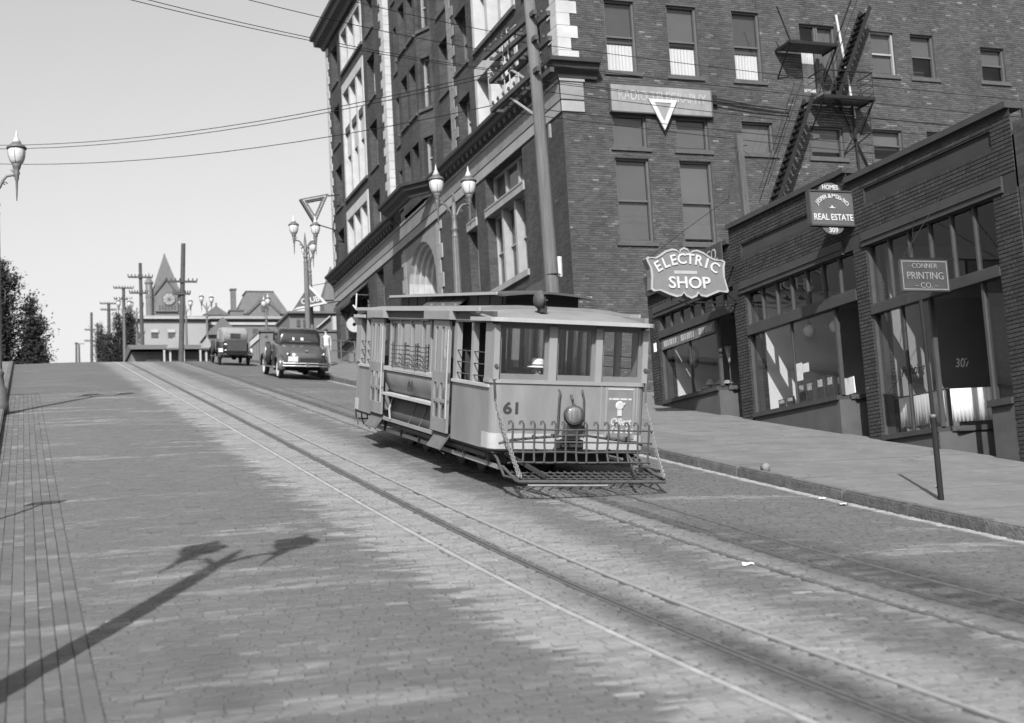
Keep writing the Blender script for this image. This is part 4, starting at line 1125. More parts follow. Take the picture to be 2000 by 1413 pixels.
# name board on the electric shop's parapet
nb = thing('parapet_board', 'dark parapet board ending in CO. behind the shaped electric sign', 'sign', (BX, 31.5, 6.9))
mb = MB(); pbox(mb, PF, 29.45, 33.9, 6.62, 7.18, -0.14, -0.10); mb.build('board', 'shop_paint', nb)
put_text(T['COB'], 'letter_faded', nb, frame((BX-0.145, 29.95, 6.90), (0,-1,0), (0,0,1)))
# white card on the far pier and the faded marks on the middle parapet
card(BX-0.018, 33.8, 5.18, 0.16, 0.24, 'small white bill pasted on the far pier of the electric shop')

# ------------------------------------------------------------------ hanging signs
es = thing('electric_sign', 'large shaped hanging sign reading ELECTRIC SHOP with a pale border', 'sign', (15.15, 29.0, 6.28))
pts = [(60,410),(90,370),(250,380),(360,320),(480,240),(620,200),(720,215),(762,255),(775,290),(800,205),(880,165),(960,200),(1000,288),(1050,232),(1150,210),(1300,260),(1430,345),(1550,400),(1690,400),(1750,440),(1720,560),(1715,760),(1780,1020),(1740,1050),(1580,1030),(1400,1100),(1290,1140),(1170,1120),(1125,1062),(1080,1130),(970,1175),(860,1130),(805,1062),(760,1120),(650,1145),(500,1100),(300,1020),(180,1040),(120,1000),(148,760),(140,600)]
K_ = 2.17/1720
shape = [((x-915)*K_, (665-y)*K_) for x, y in pts]
Pe = lambda u, v, d: (15.13+u, 29.0+d, 6.27+v)
inn = [(u*0.95+0.0, v*0.92) for u, v in shape]
mb = MB(); mb.prism(shape, Pe, 0.0, 0.20); mb.build('box', gm('sign_box', 0.10, 0.6, 0.2, 3), es)
mb = MB(); mb.prism(inn, Pe, -0.012, 0.0); mb.build('face', gm('sign_face', 0.12, 0.6, 0.12, 4), es)
mb = MB()
for i in range(len(shape)):
    j = (i+1) % len(shape); mb.prism([shape[i], shape[j], inn[j], inn[i]], Pe, -0.035, -0.001)
mb.build('border', gm('sign_border', 0.24, 0.6, 0.15, 6), es)
put_text(T['ELEC'], 'letter_pale', es, frame((15.12, 28.975, 6.60), (1,0,0), (0,0,1)))
put_text(T['SHOP'], 'letter_pale', es, frame((15.17, 28.975, 6.01), (1,0,0), (0,0,1)))
mb = MB(); mb.prism([(-0.35,-0.03),(0.27,-0.03),(0.27,0.05),(-0.35,0.05)], Pe, -0.02, -0.011); mb.build('plaque', gm('sign_plaque', 0.25, 0.6, 0.1, 5), es)
for x in (14.72, 15.62): mb = MB(); mb.tube([(x,29.1,5.68),(x,29.1,5.55)], 0.015, 6); mb.build('stud', 'iron_black', es)
mb = MB(); mb.bar((16.1,29.1,6.5),(16.5,29.1,6.5),0.05,0.05); mb.build('bracket', 'iron_black', es)
mb = MB(); mb.bar((16.1,29.1,5.9),(16.5,29.1,5.6),0.04,0.04); mb.bar((15.3,29.1,5.57),(16.5,29.1,5.57),0.04,0.04); mb.build('bracket', 'iron_black', es)
mb = MB(); mb.tube([(14.2,29.1,6.65),(15.2,29.1,7.35),(16.5,29.1,8.2)], 0.008, 5); mb.tube([(14.9,29.1,5.6),(15.5,29.1,5.42),(16.4,29.1,5.5)], 0.015, 5); mb.build('stay_wire', 'iron_black', es)

rs = thing('estate_sign', 'square hanging sign reading REAL ESTATE with rounded tabs above and below', 'sign', (15.98, 23.9, 6.6))
Pr = lambda u, v, d: (15.975+u, 23.9+d, 6.6+v)
mb = MB(); mb.prism([(-0.525,-0.36),(0.525,-0.36),(0.525,0.37),(-0.525,0.37)], Pr, 0, 0.10); mb.build('board', gm('sign_mid', 0.065, 0.6, 0.25, 3), rs)
mb = MB()
for a, b, c, d in ((-0.54,0.54,0.35,0.385),(-0.54,0.54,-0.385,-0.35),(-0.545,-0.515,-0.35,0.35),(0.515,0.545,-0.35,0.35)): mb.prism([(a,c),(b,c),(b,d),(a,d)], Pr, -0.02, 0.12)
mb.build('frame', 'shop_paint', rs)
arc = [(0.26*math.cos(t), 0.385+0.17*math.sin(t)) for t in np.linspace(0, PI, 14)]
mb = MB(); mb.prism([(0.42,0.386),]+arc+[(-0.42,0.386)], Pr, 0.02, 0.08); mb.build('tab', 'sign_mid', rs)
arc = [(0.26*math.cos(t), -0.386-0.17*math.sin(t)) for t in np.linspace(0, PI, 14)]
mb = MB(); mb.prism([(0.42,-0.386)]+arc+[(-0.42,-0.386)], Pr, 0.02, 0.08); mb.build('tab', 'sign_mid', rs)
lm = 'letter_pale'
put_text(T['JASPER'], lm, rs, frame((15.975, 23.89, 6.86), (1,0,0), (0,0,1))); put_text(T['REAL'], lm, rs, frame((15.985, 23.89, 6.40), (1,0,0), (0,0,1)))
put_text(T['HOMES'], lm, rs, frame((15.975, 23.915, 7.05), (1,0,0), (0,0,1))); put_text(T['309'], lm, rs, frame((15.975, 23.915, 6.13), (1,0,0), (0,0,1)))
mb = MB(); mb.tube([(15.5,23.95,6.98),(16.52,23.95,6.99)], 0.018, 6); mb.tube([(15.6,23.95,7.0),(16.5,23.95,7.5)], 0.006, 5); mb.build('bracket', 'iron_black', rs)
mb = MB(); mb.prism([(-0.09,0.0),(0.09,0.0),(0.02,0.03),(0,0.07),(-0.02,0.03)], Pr, -0.012, -0.001); mb.build('ornament', lm, rs)

ps_ = thing('printing_sign', 'small dark hanging sign reading PRINTING CO. in the pale border', 'sign', (15.86, 20.9, 4.55))
Pp = lambda u, v, d: (15.86+u, 20.9+d, 4.545+v)
mb = MB(); mb.prism([(-0.53,-0.30),(0.53,-0.30),(0.53,0.30),(-0.53,0.30)], Pp, 0, 0.06); mb.build('board', gm('sign_dark', 0.045, 0.5, 0.2, 3), ps_)
mb = MB()
for a, b, c, d in ((-0.50,0.50,0.255,0.272),(-0.50,0.50,-0.272,-0.255),(-0.50,-0.485,-0.255,0.255),(0.485,0.50,-0.255,0.255)): mb.prism([(a,c),(b,c),(b,d),(a,d)], Pp, -0.006, 0.0)
gm('letter_grey', 0.16, 0.7, 0.15, 8)
mb.build('border', 'letter_grey', ps_)
put_text(T['CONNER'], 'letter_grey', ps_, frame((15.86, 20.892, 4.72), (1,0,0), (0,0,1))); put_text(T['PRINT'], 'letter_grey', ps_, frame((15.86, 20.892, 4.53), (1,0,0), (0,0,1))); put_text(T['CO'], 'letter_grey', ps_, frame((15.87, 20.892, 4.35), (1,0,0), (0,0,1)))
mb = MB(); mb.bar((15.3,20.93,4.87),(16.55,20.93,4.87),0.03,0.03); mb.tube([(15.42,20.93,4.88),(16.5,20.93,6.2)], 0.006, 5); mb.tube([(15.6,20.93,4.88),(16.5,21.9,6.0)], 0.006, 5); mb.build('bracket', 'iron_black', ps_)
# short pole on the shop roof carrying a wire
rp = thing('roof_pole', 'short square timber pole standing on the roof of the middle shop', 'pole', (17.4, 29.6, 7.4))
mb = MB(); mb.bar((17.42,29.9,7.0),(17.36,29.9,10.1),0.16,0.16); mb.build('shaft', gm('pole_wood', 0.06, 0.9, 0.35, 3, 8, bump=0.5, stretch=(6,6,0.6)), rp)
mb = MB(); mb.tube([(17.15,29.9,9.75),(17.6,29.9,9.85)], 0.012, 5); mb.build('pin', 'iron_black', rp)
mb = MB(); mb.tube([(17.36,29.9,9.8),(16.9,29.5,9.0),(16.55,29.3,8.1)], 0.007, 4); mb.tube([(17.36,29.9,9.8),(18.8,30.2,8.9),(20.5,30.6,7.9)], 0.007, 4); mb.build('guy', 'iron_black', rp)
# ------------------------------------------------------------------ cable car (its own frame: x across, y from the front end back, z up from the rail)
gm('car_paint', 0.155, 0.55, 0.26, 1.1, 12, bump=0.12, bscale=2.5, stretch=(2.2,1.2,0.6), spec=0.35)
gm('car_trim', 0.185, 0.55, 0.10, 2, spec=0.35)
gm('car_sash', 0.12, 0.55, 0.12, 2, spec=0.35)
gm('car_sill', 0.29, 0.6, 0.12, 3)
gm('car_roof', 0.14, 0.8, 0.18, 2.2, 8)
gm('car_roof_edge', 0.27, 0.7, 0.1, 3)
gm('car_dark', 0.025, 0.7, 0.3, 3)
gm('car_wood_shade', 0.05, 0.7, 0.25, 3)  # dark wood; also painted shade on the left letterboard
gm('car_numeral', 0.03, 0.6, 0.1)
gm('iron_rust', 0.045, 0.7, 0.4, 8)
gm('chain_steel', 0.17, 0.5, 0.3, 12, metal=0.3)
gm('lens', 0.16, 0.10, 0.75, 9, metal=0.3, spec=0.8, stretch=(7,1,0.3))
gm('poster', 0.13, 0.7, 0.18, 6)
glassmat('car_glass', 0.84, 0.05, 2.2)
A_, RR = math.atan(0.183), R(2.2)
CROT = Matrix.Rotation(A_, 3, 'X') @ Matrix.Rotation(RR, 3, 'Y')
CLOC = Vector((7.78, 19.0, 0.78)) + CROT @ Vector((-0.08, 0.15, 0))
car = thing('cable_car', 'pale two-ended cable car numbered 61 climbing the hill', 'cable car', CLOC, rot=CROT.to_euler())
car['_o'] = [0, 0, 0]
W2 = 1.25
def path_wall(path, z0, z1, th, name, mat, parent=car, zin=None):
    mb = LB(); rings = []
    for i, (x, y) in enumerate(path):
        a = Vector(path[max(i-1, 0)]); b = Vector(path[min(i+1, len(path)-1)]); d = (b-a).normalized(); n = Vector((-d.y, d.x))
        rings.append([(x, y, z0), (x, y, z1), (x+n.x*th, y+n.y*th, z1), (x+n.x*th, y+n.y*th, z0)])
    mb.loft(rings); return mb.build(name, mat, parent)
def endpath(r=0.14, o=0.0, yb=0.38, sgn=1, y0=0.0):
    """plan of a platform end with rounded corners, from left to right"""
    w = W2+o; p = [(-w, yb)]
    for k in range(6): t = k/5*PI/2; p.append((-w+r-r*math.cos(t)+0, -o+r-r*math.sin(t)))
    q = [(-x, y) for x, y in reversed(p)]
    pts = p+q
    return [(x, y0+sgn*y) for x, y in pts]
LEN = 8.78
ends = ((1, 0.0), (-1, LEN))
for sgn, y0 in ends:
    E = lambda o=0.0, r=0.14, yb=0.38: endpath(r, o, yb, sgn, y0)
    th = 0.04*sgn
    path_wall(E(), 0.55, 1.55, th, 'dash_panel', 'car_paint')
    path_wall(E(0.014), 0.57, 0.80, th*0.3, 'sill_band', 'car_sill')
    path_wall(E(0.02), 1.545, 1.60, th*2, 'belt_rail', 'car_trim')
    path_wall(E(-0.02), 2.40, 2.50, th*1.6, 'head_rail', 'car_sash')
    yy = lambda v: y0+sgn*v
    for (a, b) in ((-1.25, -1.16), (-0.38, -0.25), (0.38, 0.49), (1.16, 1.25)):
        mb = LB(); mb.box(a, b, yy(-0.012), yy(0.11), 1.60, 2.41); mb.build('window_post', 'car_trim', car)
    for (a, b) in ((-1.16, -0.38), (-0.25, 0.38), (0.49, 1.16)):
        mb = LB(); w = 0.045
        mb.box(a, a+w, yy(0.045), yy(0.09), 1.60, 2.40); mb.box(b-w, b, yy(0.045), yy(0.09), 1.60, 2.40); mb.box(a+w, b-w, yy(0.045), yy(0.09), 1.60, 1.685); mb.box(a+w, b-w, yy(0.045), yy(0.09), 2.36, 2.40)
        s_ = mb.build('end_window', 'car_sash', car)
        g = LB(); g.quad((a+w,yy(0.068),1.685),(b-w,yy(0.068),1.685),(b-w,yy(0.068),2.36),(a+w,yy(0.068),2.36)); g.build('pane', 'car_glass', s_)
    # hood over the platform
    mb = LB(); mb.smooth = True; rings = []; nx, ny = 17, 9
    for j in range(ny):
        v = j/(ny-1); y = -0.17+1.22*v; ring = []
        for i in range(nx):
            u = -1+2*i/(nx-1); x = 1.30*u
            cornr = max(0, abs(u)-0.86)/0.14
            z = 2.50+0.09*math.sin(v*PI/2)**0.8*(1-abs(u)**3.0)+0.10*v
            yy_ = y+0.10*cornr*(1-v)
            ring.append((x, y0+sgn*yy_, z))
        ring += [(p[0], p[1], p[2]-0.03) for p in reversed(ring)]
        rings.append(ring)
    mb.loft(rings); mb.build('hood', 'car_roof', car)
    lip = endpath(0.18, 0.05, 1.05, sgn, y0)
    path_wall([(x, y-sgn*0.11) for x, y in lip], 2.455, 2.515, -0.03*sgn, 'hood_lip', 'car_roof_edge')
# sides
for sd in (-1, 1):
    X = sd*W2
    def sbox(xo, xi, ya, yb, z0, z1, nm, mat, par=car):
        mb = LB(); mb.box(sd*(W2+xo), sd*(W2-xi), ya, yb, z0, z1); return mb.build(nm, mat, par)
    for (ya, yb) in ((0.38, 1.98), (LEN-1.42, LEN-0.38)):
        sbox(0.0, 0.04, ya, yb, 0.55, 1.47, 'side_panel', 'car_paint'); sbox(0.03, 0.08, ya-0.25, yb, 1.47, 1.515, 'arm_rail', 'car_sill')
    sbox(0.012, 0.05, 0.05, LEN-0.05, 2.43, 2.60, 'letterboard', 'car_wood_shade' if sd < 0 else 'car_paint'); sbox(0.018, 0.0, 0.9, LEN-0.05, 2.455, 2.475, 'letterboard_bead', 'car_paint')  # left board coloured dark for the shade under the roof eave
    for (ya, yb) in ((0.10, 0.40), (0.97, 1.08), (1.82, 1.98), (LEN-0.40, LEN-0.10), (LEN-0.93, LEN-0.83), (7.28, 7.38)):
        sbox(0.0, 0.09, ya, yb, 1.515, 2.43, 'side_post', 'car_trim')
    for ya, yb in ((0.36, 1.84), (7.36, LEN-0.36)):
        for z in (1.62, 1.80, 1.98): mb = LB(); mb.tube([(sd*(W2-0.02), ya, z), (sd*(W2-0.02), yb, z)], 0.010, 6); mb.build('guard_rod', 'iron_rust', car)
    # folding doors and the boxes above them
    for (ya, yb) in ((2.02, 2.90), (6.28, 7.26)):
        mb = LB(); xo, xi = sd*(W2+0.075), sd*(W2+0.03)
        fr = [(ya, yb, 0.62, 0.84), (ya, yb, 1.10, 1.15), (ya, yb, 1.42, 1.60), (ya, yb, 2.34, 2.44), (ya, ya+0.12, 0.84, 2.34), (yb-0.12, yb, 0.84, 2.34), ((ya+yb)/2-0.035, (ya+yb)/2+0.035, 0.84, 2.34)]
        for i, (p, q, r_, s2) in enumerate(fr):
            e = 0.0012*i; mb.box(xo+sd*e*0.2, xi, p, q, r_, s2)
        d_ = mb.build('folding_door', 'car_paint', car)
        for p, q in ((ya+0.12, (ya+yb)/2-0.035), ((ya+yb)/2+0.035, yb-0.12)):
            for z0, z1 in ((0.84, 1.10), (1.15, 1.42), (1.60, 2.34)):
                g = LB(); xg = sd*(W2+0.052); g.quad((xg,p,z0),(xg,q,z0),(xg,q,z1),(xg,p,z1)); g.build('pane', 'car_glass', d_)
        mb = LB(); mb.bar((sd*(W2+0.082), ya+0.02, 0.85), (sd*(W2+0.082), ya+0.02, 2.3), 0.02, 0.02); mb.build('door_edge', 'car_sill', d_)
        sbox(0.13, 0.0, ya-0.15, yb+0.45 if ya < 4 else yb+0.15, 2.46, 2.60, 'door_box', 'car_trim')
        # folding step
        mb = LB(); mb.bar((sd*(W2-0.02), (ya+yb)/2, 0.58), (sd*(W2+0.16), (ya+yb)/2, 0.33), 0.72 if ya < 4 else 0.86, 0.035, (0,0,1)) if False else None
        p0, p1 = Vector((sd*(W2-0.02), 0, 0.60)), Vector((sd*(W2+0.15), 0, 0.35)); n_ = Vector((p1.z-p0.z, 0, -(p1.x-p0.x))).normalized()*0.015
        vs = []
        for yv in (ya+0.05, yb-0.1):
            for p in (p0+n_, p1+n_, p1-n_, p0-n_): vs.append((p.x, yv, p.z))
        mb.add(vs, [(0,1,2,3),(7,6,5,4),(0,4,5,1),(1,5,6,2),(2,6,7,3),(3,7,4,0)])
        st_ = mb.build('step', gm('step_wood', 0.08, 0.8, 0.25, 4), car)
        for yv in (ya+0.1, yb-0.15): mb = LB(); mb.tube([(sd*(W2-0.05), yv, 0.56), (sd*(W2+0.14), yv, 0.33), (sd*(W2+0.05), yv, 0.28)], 0.012, 6); mb.build('step_hanger', 'iron_rust', st_)
    # middle compartment
    for yv in (2.98, 3.43, 4.00, 4.72, 5.43, 6.14):
        sbox(-0.03, 0.10, yv-0.045, yv+0.045, 1.55, 2.43, 'window_post', 'car_trim')
    for ya, yb in ((3.02, 3.385), (3.475, 3.955), (4.045, 4.675), (4.765, 5.385), (5.475, 6.095)):
        mb = LB(); x1, x2 = sd*(W2-0.05), sd*(W2-0.085); w = 0.035
        mb.box(x1, x2, ya, ya+w, 1.55, 2.42); mb.box(x1, x2, yb-w, yb, 1.55, 2.42); mb.box(x1, x2, ya+w, yb-w, 1.55, 1.62); mb.box(x1, x2, ya+w, yb-w, 2.36, 2.42)
        s_ = mb.build('side_window', 'car_paint', car)
        g = LB(); xg = sd*(W2-0.065); g.quad((xg,ya+w,1.62),(xg,yb-w,1.62),(xg,yb-w,2.36),(xg,ya+w,2.36)); g.build('pane', 'car_glass', s_)
    sbox(0.045, 0.06, 2.93, 6.28, 1.475, 1.55, 'window_rail', 'car_sill')
    mb = LB(); mb.smooth = True; rings = []
    for yv in np.linspace(2.93, 6.28, 12):
        pr = [(0.01, 1.475), (0.015, 1.40), (0.0, 1.30), (-0.035, 1.20), (-0.085, 1.11), (-0.14, 1.05)]
        rings.append([(sd*(W2+a), yv, z) for a, z in pr]+[(sd*(W2+a-0.03), yv, z) for a, z in reversed(pr)])
    mb.loft(rings); mb.build('curved_panel', 'car_paint', car)
    sbox(0.06, 0.16, 2.93, 6.30, 1.005, 1.05, 'bench_board', 'car_sill')
    mb = LB(); mb.smooth = True; rings = []
    for yv in np.linspace(2.93, 6.28, 6):
        pr = [(-0.16, 1.0), (-0.15, 0.85), (-0.10, 0.72), (-0.02, 0.58)]
        rings.append([(sd*(W2+a), yv, z) for a, z in pr]+[(sd*(W2+a-0.03), yv, z) for a, z in reversed(pr)])
    mb.loft(rings); mb.build('lower_panel', 'car_wood_shade', car)
    for yv in (3.25, 3.9, 4.6): mb = LB(); mb.tube([(sd*(W2-0.155), yv, 1.0), (sd*(W2-0.145), yv, 0.85), (sd*(W2-0.095), yv, 0.72), (sd*(W2-0.012), yv, 0.575)], 0.012, 6); mb.build('batten', 'iron_rust', car)
    mb = LB(); mb.tube([(sd*(W2-0.1), 6.0, 1.0), (sd*(W2+0.0), 5.9, 0.75), (sd*(W2+0.03), 5.7, 0.56)], 0.02, 6); mb.build('batten', 'car_trim', car)
    sbox(0.02, 0.06, 2.93, 6.28, 0.52, 0.58, 'lower_sill', 'car_trim')
    # wire guard outside the middle windows
    for k in range(6): z = 1.57+k*0.078; mb = LB(); mb.tube([(sd*(W2+0.05), 3.35, z), (sd*(W2+0.05), 5.75, z)], 0.008, 6); mb.build('guard_rod', 'iron_rust', car)
    for yv in (3.40, 4.05, 4.75, 5.60): mb = LB(); mb.bar((sd*(W2+0.055), yv, 1.55), (sd*(W2+0.055), yv, 2.02), 0.02, 0.02); mb.build('guard_strap', 'iron_rust', car)
    sbox(0.05, 0.0, 3.3, 5.6, 1.50, 1.535, 'guard_board', 'car_sill')
    # running gear
    for z, ya, yb, xo in ((0.30, -0.12, 7.7, 0.03), (0.43, 0.5, 6.4, 0.0)):
        mb = LB(); mb.box(sd*(W2-0.10-xo), sd*(W2-0.14-xo), ya, yb, z-0.03, z+0.035); mb.build('side_bar', 'car_trim' if z < 0.4 else 'iron_rust', car)
    for yv in (0.4, 1.6, 2.9, 4.2, 5.4, 6.6, 7.6): mb = LB(); mb.bar((sd*(W2-0.12), yv, 0.28), (sd*(W2-0.12), yv, 0.56), 0.03, 0.05); mb.build('hanger', 'iron_rust', car)
    for yv in (2.3, 3.4, 5.6, 6.7):
        mb = LB(); mb.lathe([(0.06,-0.05),(0.29,-0.05),(0.33,-0.03),(0.30,0.04),(0.30,0.06),(0.06,0.06)], (sd*0.56, yv, 0.30), 24, 'x'); mb.build('wheel', 'iron_rust', car)
# number on side and front
me = T['61s']; put_text(me, 'car_numeral', car, frame((-W2-0.018, 4.45, 1.24), (0,-1,0), (0,0,1)), 'numeral')
put_text(T['61f'], 'car_numeral', car, frame((-0.93, -0.006, 1.17), (1,0,0), (0,0,1)), 'numeral')
# floor, ceiling, bulkheads, seats
mb = LB(); mb.box(-1.2, 1.2, 0.05, LEN-0.05, 0.50, 0.56); mb.build('floor', 'car_dark', car)
mb = LB(); mb.box(-0.85, 0.85, 0.4, LEN-0.4, 0.30, 0.50); mb.build('underframe', 'car_dark', car)
mb = LB(); mb.box(-1.2, 1.2, 1.1, LEN-1.1, 2.605, 2.64); mb.build('ceiling', 'car_dark', car)
for yv in (2.0, 6.2):
    mb = LB(); mb.box(-1.16, -0.35, yv, yv+0.05, 0.56, 2.60); mb.box(0.35, 1.16, yv, yv+0.05, 0.56, 1.5); mb.box(0.35, 0.45, yv+0.001, yv+0.049, 1.5, 2.60); mb.box(0.75, 0.83, yv+0.001, yv+0.049, 1.5, 2.60); mb.build('bulkhead', 'car_dark', car)
for sd in (-1, 1): mb = LB(); mb.box(sd*1.05, sd*0.62, 2.3, 6.1, 0.56, 0.98); mb.box(sd*1.06, sd*1.0, 2.3, 6.1, 0.98, 1.4); mb.build('bench', 'car_wood_shade', car)
for x, yv in ((-0.35, 1.2), (0.3, 1.4), (0.62, 1.85)): mb = LB(); mb.tube([(x, yv, 0.56), (x, yv, 2.6)], 0.02, 8); mb.build('stanchion', 'car_dark', car)
mb = LB(); mb.bar((0.0, 0.8, 0.56), (0.05, 0.62, 1.75), 0.05, 0.03); mb.build('grip_lever', 'chain_steel', car)
# main roof, clerestory
mb = LB(); rings = []
for yv in np.linspace(0.85, LEN-0.85, 8):
    pr = [(-1.32, 2.605), (-1.32, 2.645), (-0.95, 2.70), (-0.60, 2.72), (0.60, 2.72), (0.95, 2.70), (1.32, 2.645), (1.32, 2.605)]
    rings.append([(x, yv, z) for x, z in pr])
mb.loft(rings); mb.build('roof', 'car_roof', car)
for sd in (-1, 1): mb = LB(); mb.box(sd*1.335, sd*1.315, 0.5, LEN-0.2, 2.598, 2.66); mb.build('roof_edge', 'car_roof_edge', car)
mb = LB(); mb.box(-0.62, 0.62, 1.35, 7.55, 2.66, 2.92); mb.build('clerestory_wall', 'car_dark', car)
mb = LB(); mb.smooth = False; rings = []
for k, yv in enumerate(np.linspace(1.0, 8.15, 14)):
    e = 0.03*max(0, 1-(yv-1.0)/0.6)+0.03*max(0, 1-(8.15-yv)/0.6)
    top = [(-0.80, 2.915), (-0.66, 2.935), (-0.4, 2.965), (0, 2.985), (0.4, 2.965), (0.66, 2.935), (0.80, 2.915)]
    rings.append([(x, yv, z-e) for x, z in top]+[(x, yv, z-0.035-e) for x, z in reversed(top)])
mb.loft(rings); mb.build('clerestory_roof', 'car_wood_shade', car)
for sd in (-1, 1): mb = LB(); mb.box(sd*0.815, sd*0.795, 1.25, 7.9, 2.88, 2.925); mb.build('clerestory_edge', 'car_roof_edge', car)
for yv in np.arange(1.5, 7.5, 0.62): mb = LB(); mb.box(-0.635, -0.619, yv, yv+0.55, 2.70, 2.88); mb.build('vent_panel', 'car_wood_shade', car)
for k in range(3):
    ya = 3.2+k*0.72; mb = LB(); mb.add([(-0.64,ya,2.87),(-0.64,ya+0.68,2.87),(-0.86,ya+0.68,2.70),(-0.86,ya,2.70),(-0.63,ya,2.855),(-0.63,ya+0.68,2.855),(-0.85,ya+0.68,2.685),(-0.85,ya,2.685)], [(0,1,2,3),(7,6,5,4),(0,4,5,1),(1,5,6,2),(2,6,7,3),(3,7,4,0)])
    p_ = mb.build('vent_flap', 'car_wood_shade', car)
    mb = LB(); mb.lathe([(0.025,-0.02),(0.03,0),(0.025,0.02)], (-0.84, ya+0.1, 2.72), 8, 'y'); mb.build('knob', 'chain_steel', p_)
# gong on the hood, trolley rope hook at the back
mb = LB(); mb.smooth = True; mb.lathe([(0.015,-0.085),(0.07,-0.08),(0.12,-0.05),(0.15,0.0),(0.15,0.02),(0.13,0.02),(0.10,-0.02),(0.02,-0.04)], (-0.43, 0.35, 2.81), 24, 'x'); mb.build('gong', 'iron_rust', car)
mb = LB(); mb.box(-0.43, -0.33, 0.27, 0.43, 2.62, 2.72); mb.bar((-0.36,0.35,2.7),(-0.36,0.35,2.86),0.04,0.04); mb.bar((-0.44,0.35,2.81),(-0.30,0.35,2.81),0.03,0.03); mb.build('gong_bracket', 'car_dark', car)
mb = LB(); mb.tube([(-1.3, LEN-0.1, 2.62), (-1.32, LEN+0.12, 2.70)], 0.02, 6); mb.tube([(-1.3, LEN-0.05, 2.62), (-1.28, LEN+0.02, 2.95)], 0.018, 6); mb.build('roof_hook', 'car_sill', car)
# headlamp with its guard rods
mb = LB(); mb.smooth = True; mb.lathe([(0.05,0.02),(0.10,0.0),(0.135,-0.08),(0.145,-0.18),(0.15,-0.20),(0.135,-0.205)], (0.0, 0.0, 1.10), 28, 'y'); lamp_ = mb.build('headlamp', 'iron_rust', car)
mb = LB(); mb.smooth = True; mb.lathe([(0.133,-0.200),(0.11,-0.212),(0.06,-0.222),(0.01,-0.225)], (0.0, 0.0, 1.10), 28, 'y'); mb.build('lens', 'lens', lamp_)
mb = LB(); mb.tube([(0.0,-0.02,1.40),(0.01,-0.06,1.33),(0.03,-0.04,1.27),(0.03,-0.12,1.24)], 0.018, 8); mb.build('lamp_hook', 'iron_rust', lamp_)
mb = LB(); mb.add([(-0.10,-0.05,1.0),(0.10,-0.05,1.0),(0.15,-0.06,0.78),(-0.15,-0.06,0.78),(-0.10,-0.17,1.0),(0.10,-0.17,1.0),(0.09,-0.12,0.80),(-0.09,-0.12,0.80)], [(0,1,2,3),(7,6,5,4),(0,4,5,1),(1,5,6,2),(2,6,7,3),(3,7,4,0)]); mb.build('lamp_bracket', 'iron_rust', lamp_)
for x in (-0.20, 0.20): mb = LB(); mb.tube([(x*0.95,-0.0,1.47),(x*0.9,-0.035,1.43),(x,-0.05,1.36),(x*1.05,-0.05,0.80)], 0.016, 8); mb.build('guard_bar', 'iron_rust', car)
for x in (0.50, 1.10): mb = LB(); mb.box(x-0.012, x+0.012, -0.008, 0.0, 0.82, 1.54); mb.build('cover_strip', 'car_trim', car)
# tow hook plate under the dash
mb = LB(); mb.box(-0.22, 0.22, -0.04, 0.02, 0.58, 0.72); mb.box(-0.16, 0.16, -0.16, -0.04, 0.62, 0.66); mb.box(-0.16, 0.16, -0.16, -0.04, 0.70, 0.73); mb.build('drawhead', 'car_dark', car)
# poster on the dash
mb = LB(); mb.box(0.56, 1.06, -0.026, -0.002, 0.74, 1.525); fr_ = mb.build('poster_frame', 'car_trim', car)
mb = LB(); mb.box(0.60, 1.02, -0.034, -0.0262, 0.76, 1.50); mb.build('poster', 'poster', fr_)
mb = LB()
for x0, x1 in ((0.625, 0.66), (0.675, 0.79), (0.81, 0.92), (0.94, 0.995)): mb.box(x0, x1, -0.038, -0.0342, 1.335, 1.362)
mb.box(0.60, 1.02, -0.037, -0.0343, 1.492, 1.508); tag(mb.build('poster_line', 'white_paint', fr_), kind='stuff')
mb = LB(); mb.lathe([(0.055,-0.01),(0.07,0.0),(0.055,0.01)], (0.80, -0.042, 1.25), 20, 'y'); mb.box(0.765, 0.835, -0.046, -0.036, 1.09, 1.21); mb.bar((0.85,-0.042,1.25),(0.885,-0.042,1.29),0.02,0.02); mb.build('poster_cup', 'letter_pale', fr_)
put_text(T['Oil'], 'white_paint', fr_, frame((0.82, -0.036, 1.0), (1,0,0), (0,0,1))); put_text(T['OfC'], 'white_paint', fr_, frame((0.82, -0.036, 0.87), (1,0,0), (0,0,1)))
# lifeguard: upright gate, net tray, bowed bar, chains
YG = -0.46
gx = list(np.linspace(-1.06, 1.10, 14))
for i, x in enumerate(gx):
    wob = random.uniform(-0.012, 0.012)
    pts = [(x+wob*1.5, YG-0.03, 0.42), (x, YG+wob, 0.57), (x+wob, YG, 0.72), (x+wob, YG, 0.90), (x+wob, YG+0.005, 0.98), (x+wob-0.02, YG+0.03, 1.02), (x+wob-0.045, YG+0.035, 1.015), (x+wob-0.055, YG+0.03, 0.965)]
    if i in (6,): pts = pts[:4]
    mb = LB(); mb.tube(pts, 0.016, 7); mb.build('gate_bar', 'iron_rust', car)
for z, w in ((0.90, 1.14), (0.715, 1.14), (0.57, 1.12), (0.42, 1.12)):
    mb = LB(); mb.tube([(-w+0.02, YG+0.06, z-0.02), (-w+0.05, YG, z)]+[(x, YG+random.uniform(-0.01, 0.01), z+random.uniform(-0.006, 0.006)) for x in np.linspace(-1.0, 1.05, 9)]+[(w+0.02, YG, z), (w+0.04, YG+0.06, z-0.02)], 0.014, 7); mb.build('gate_rail', 'iron_rust', car)
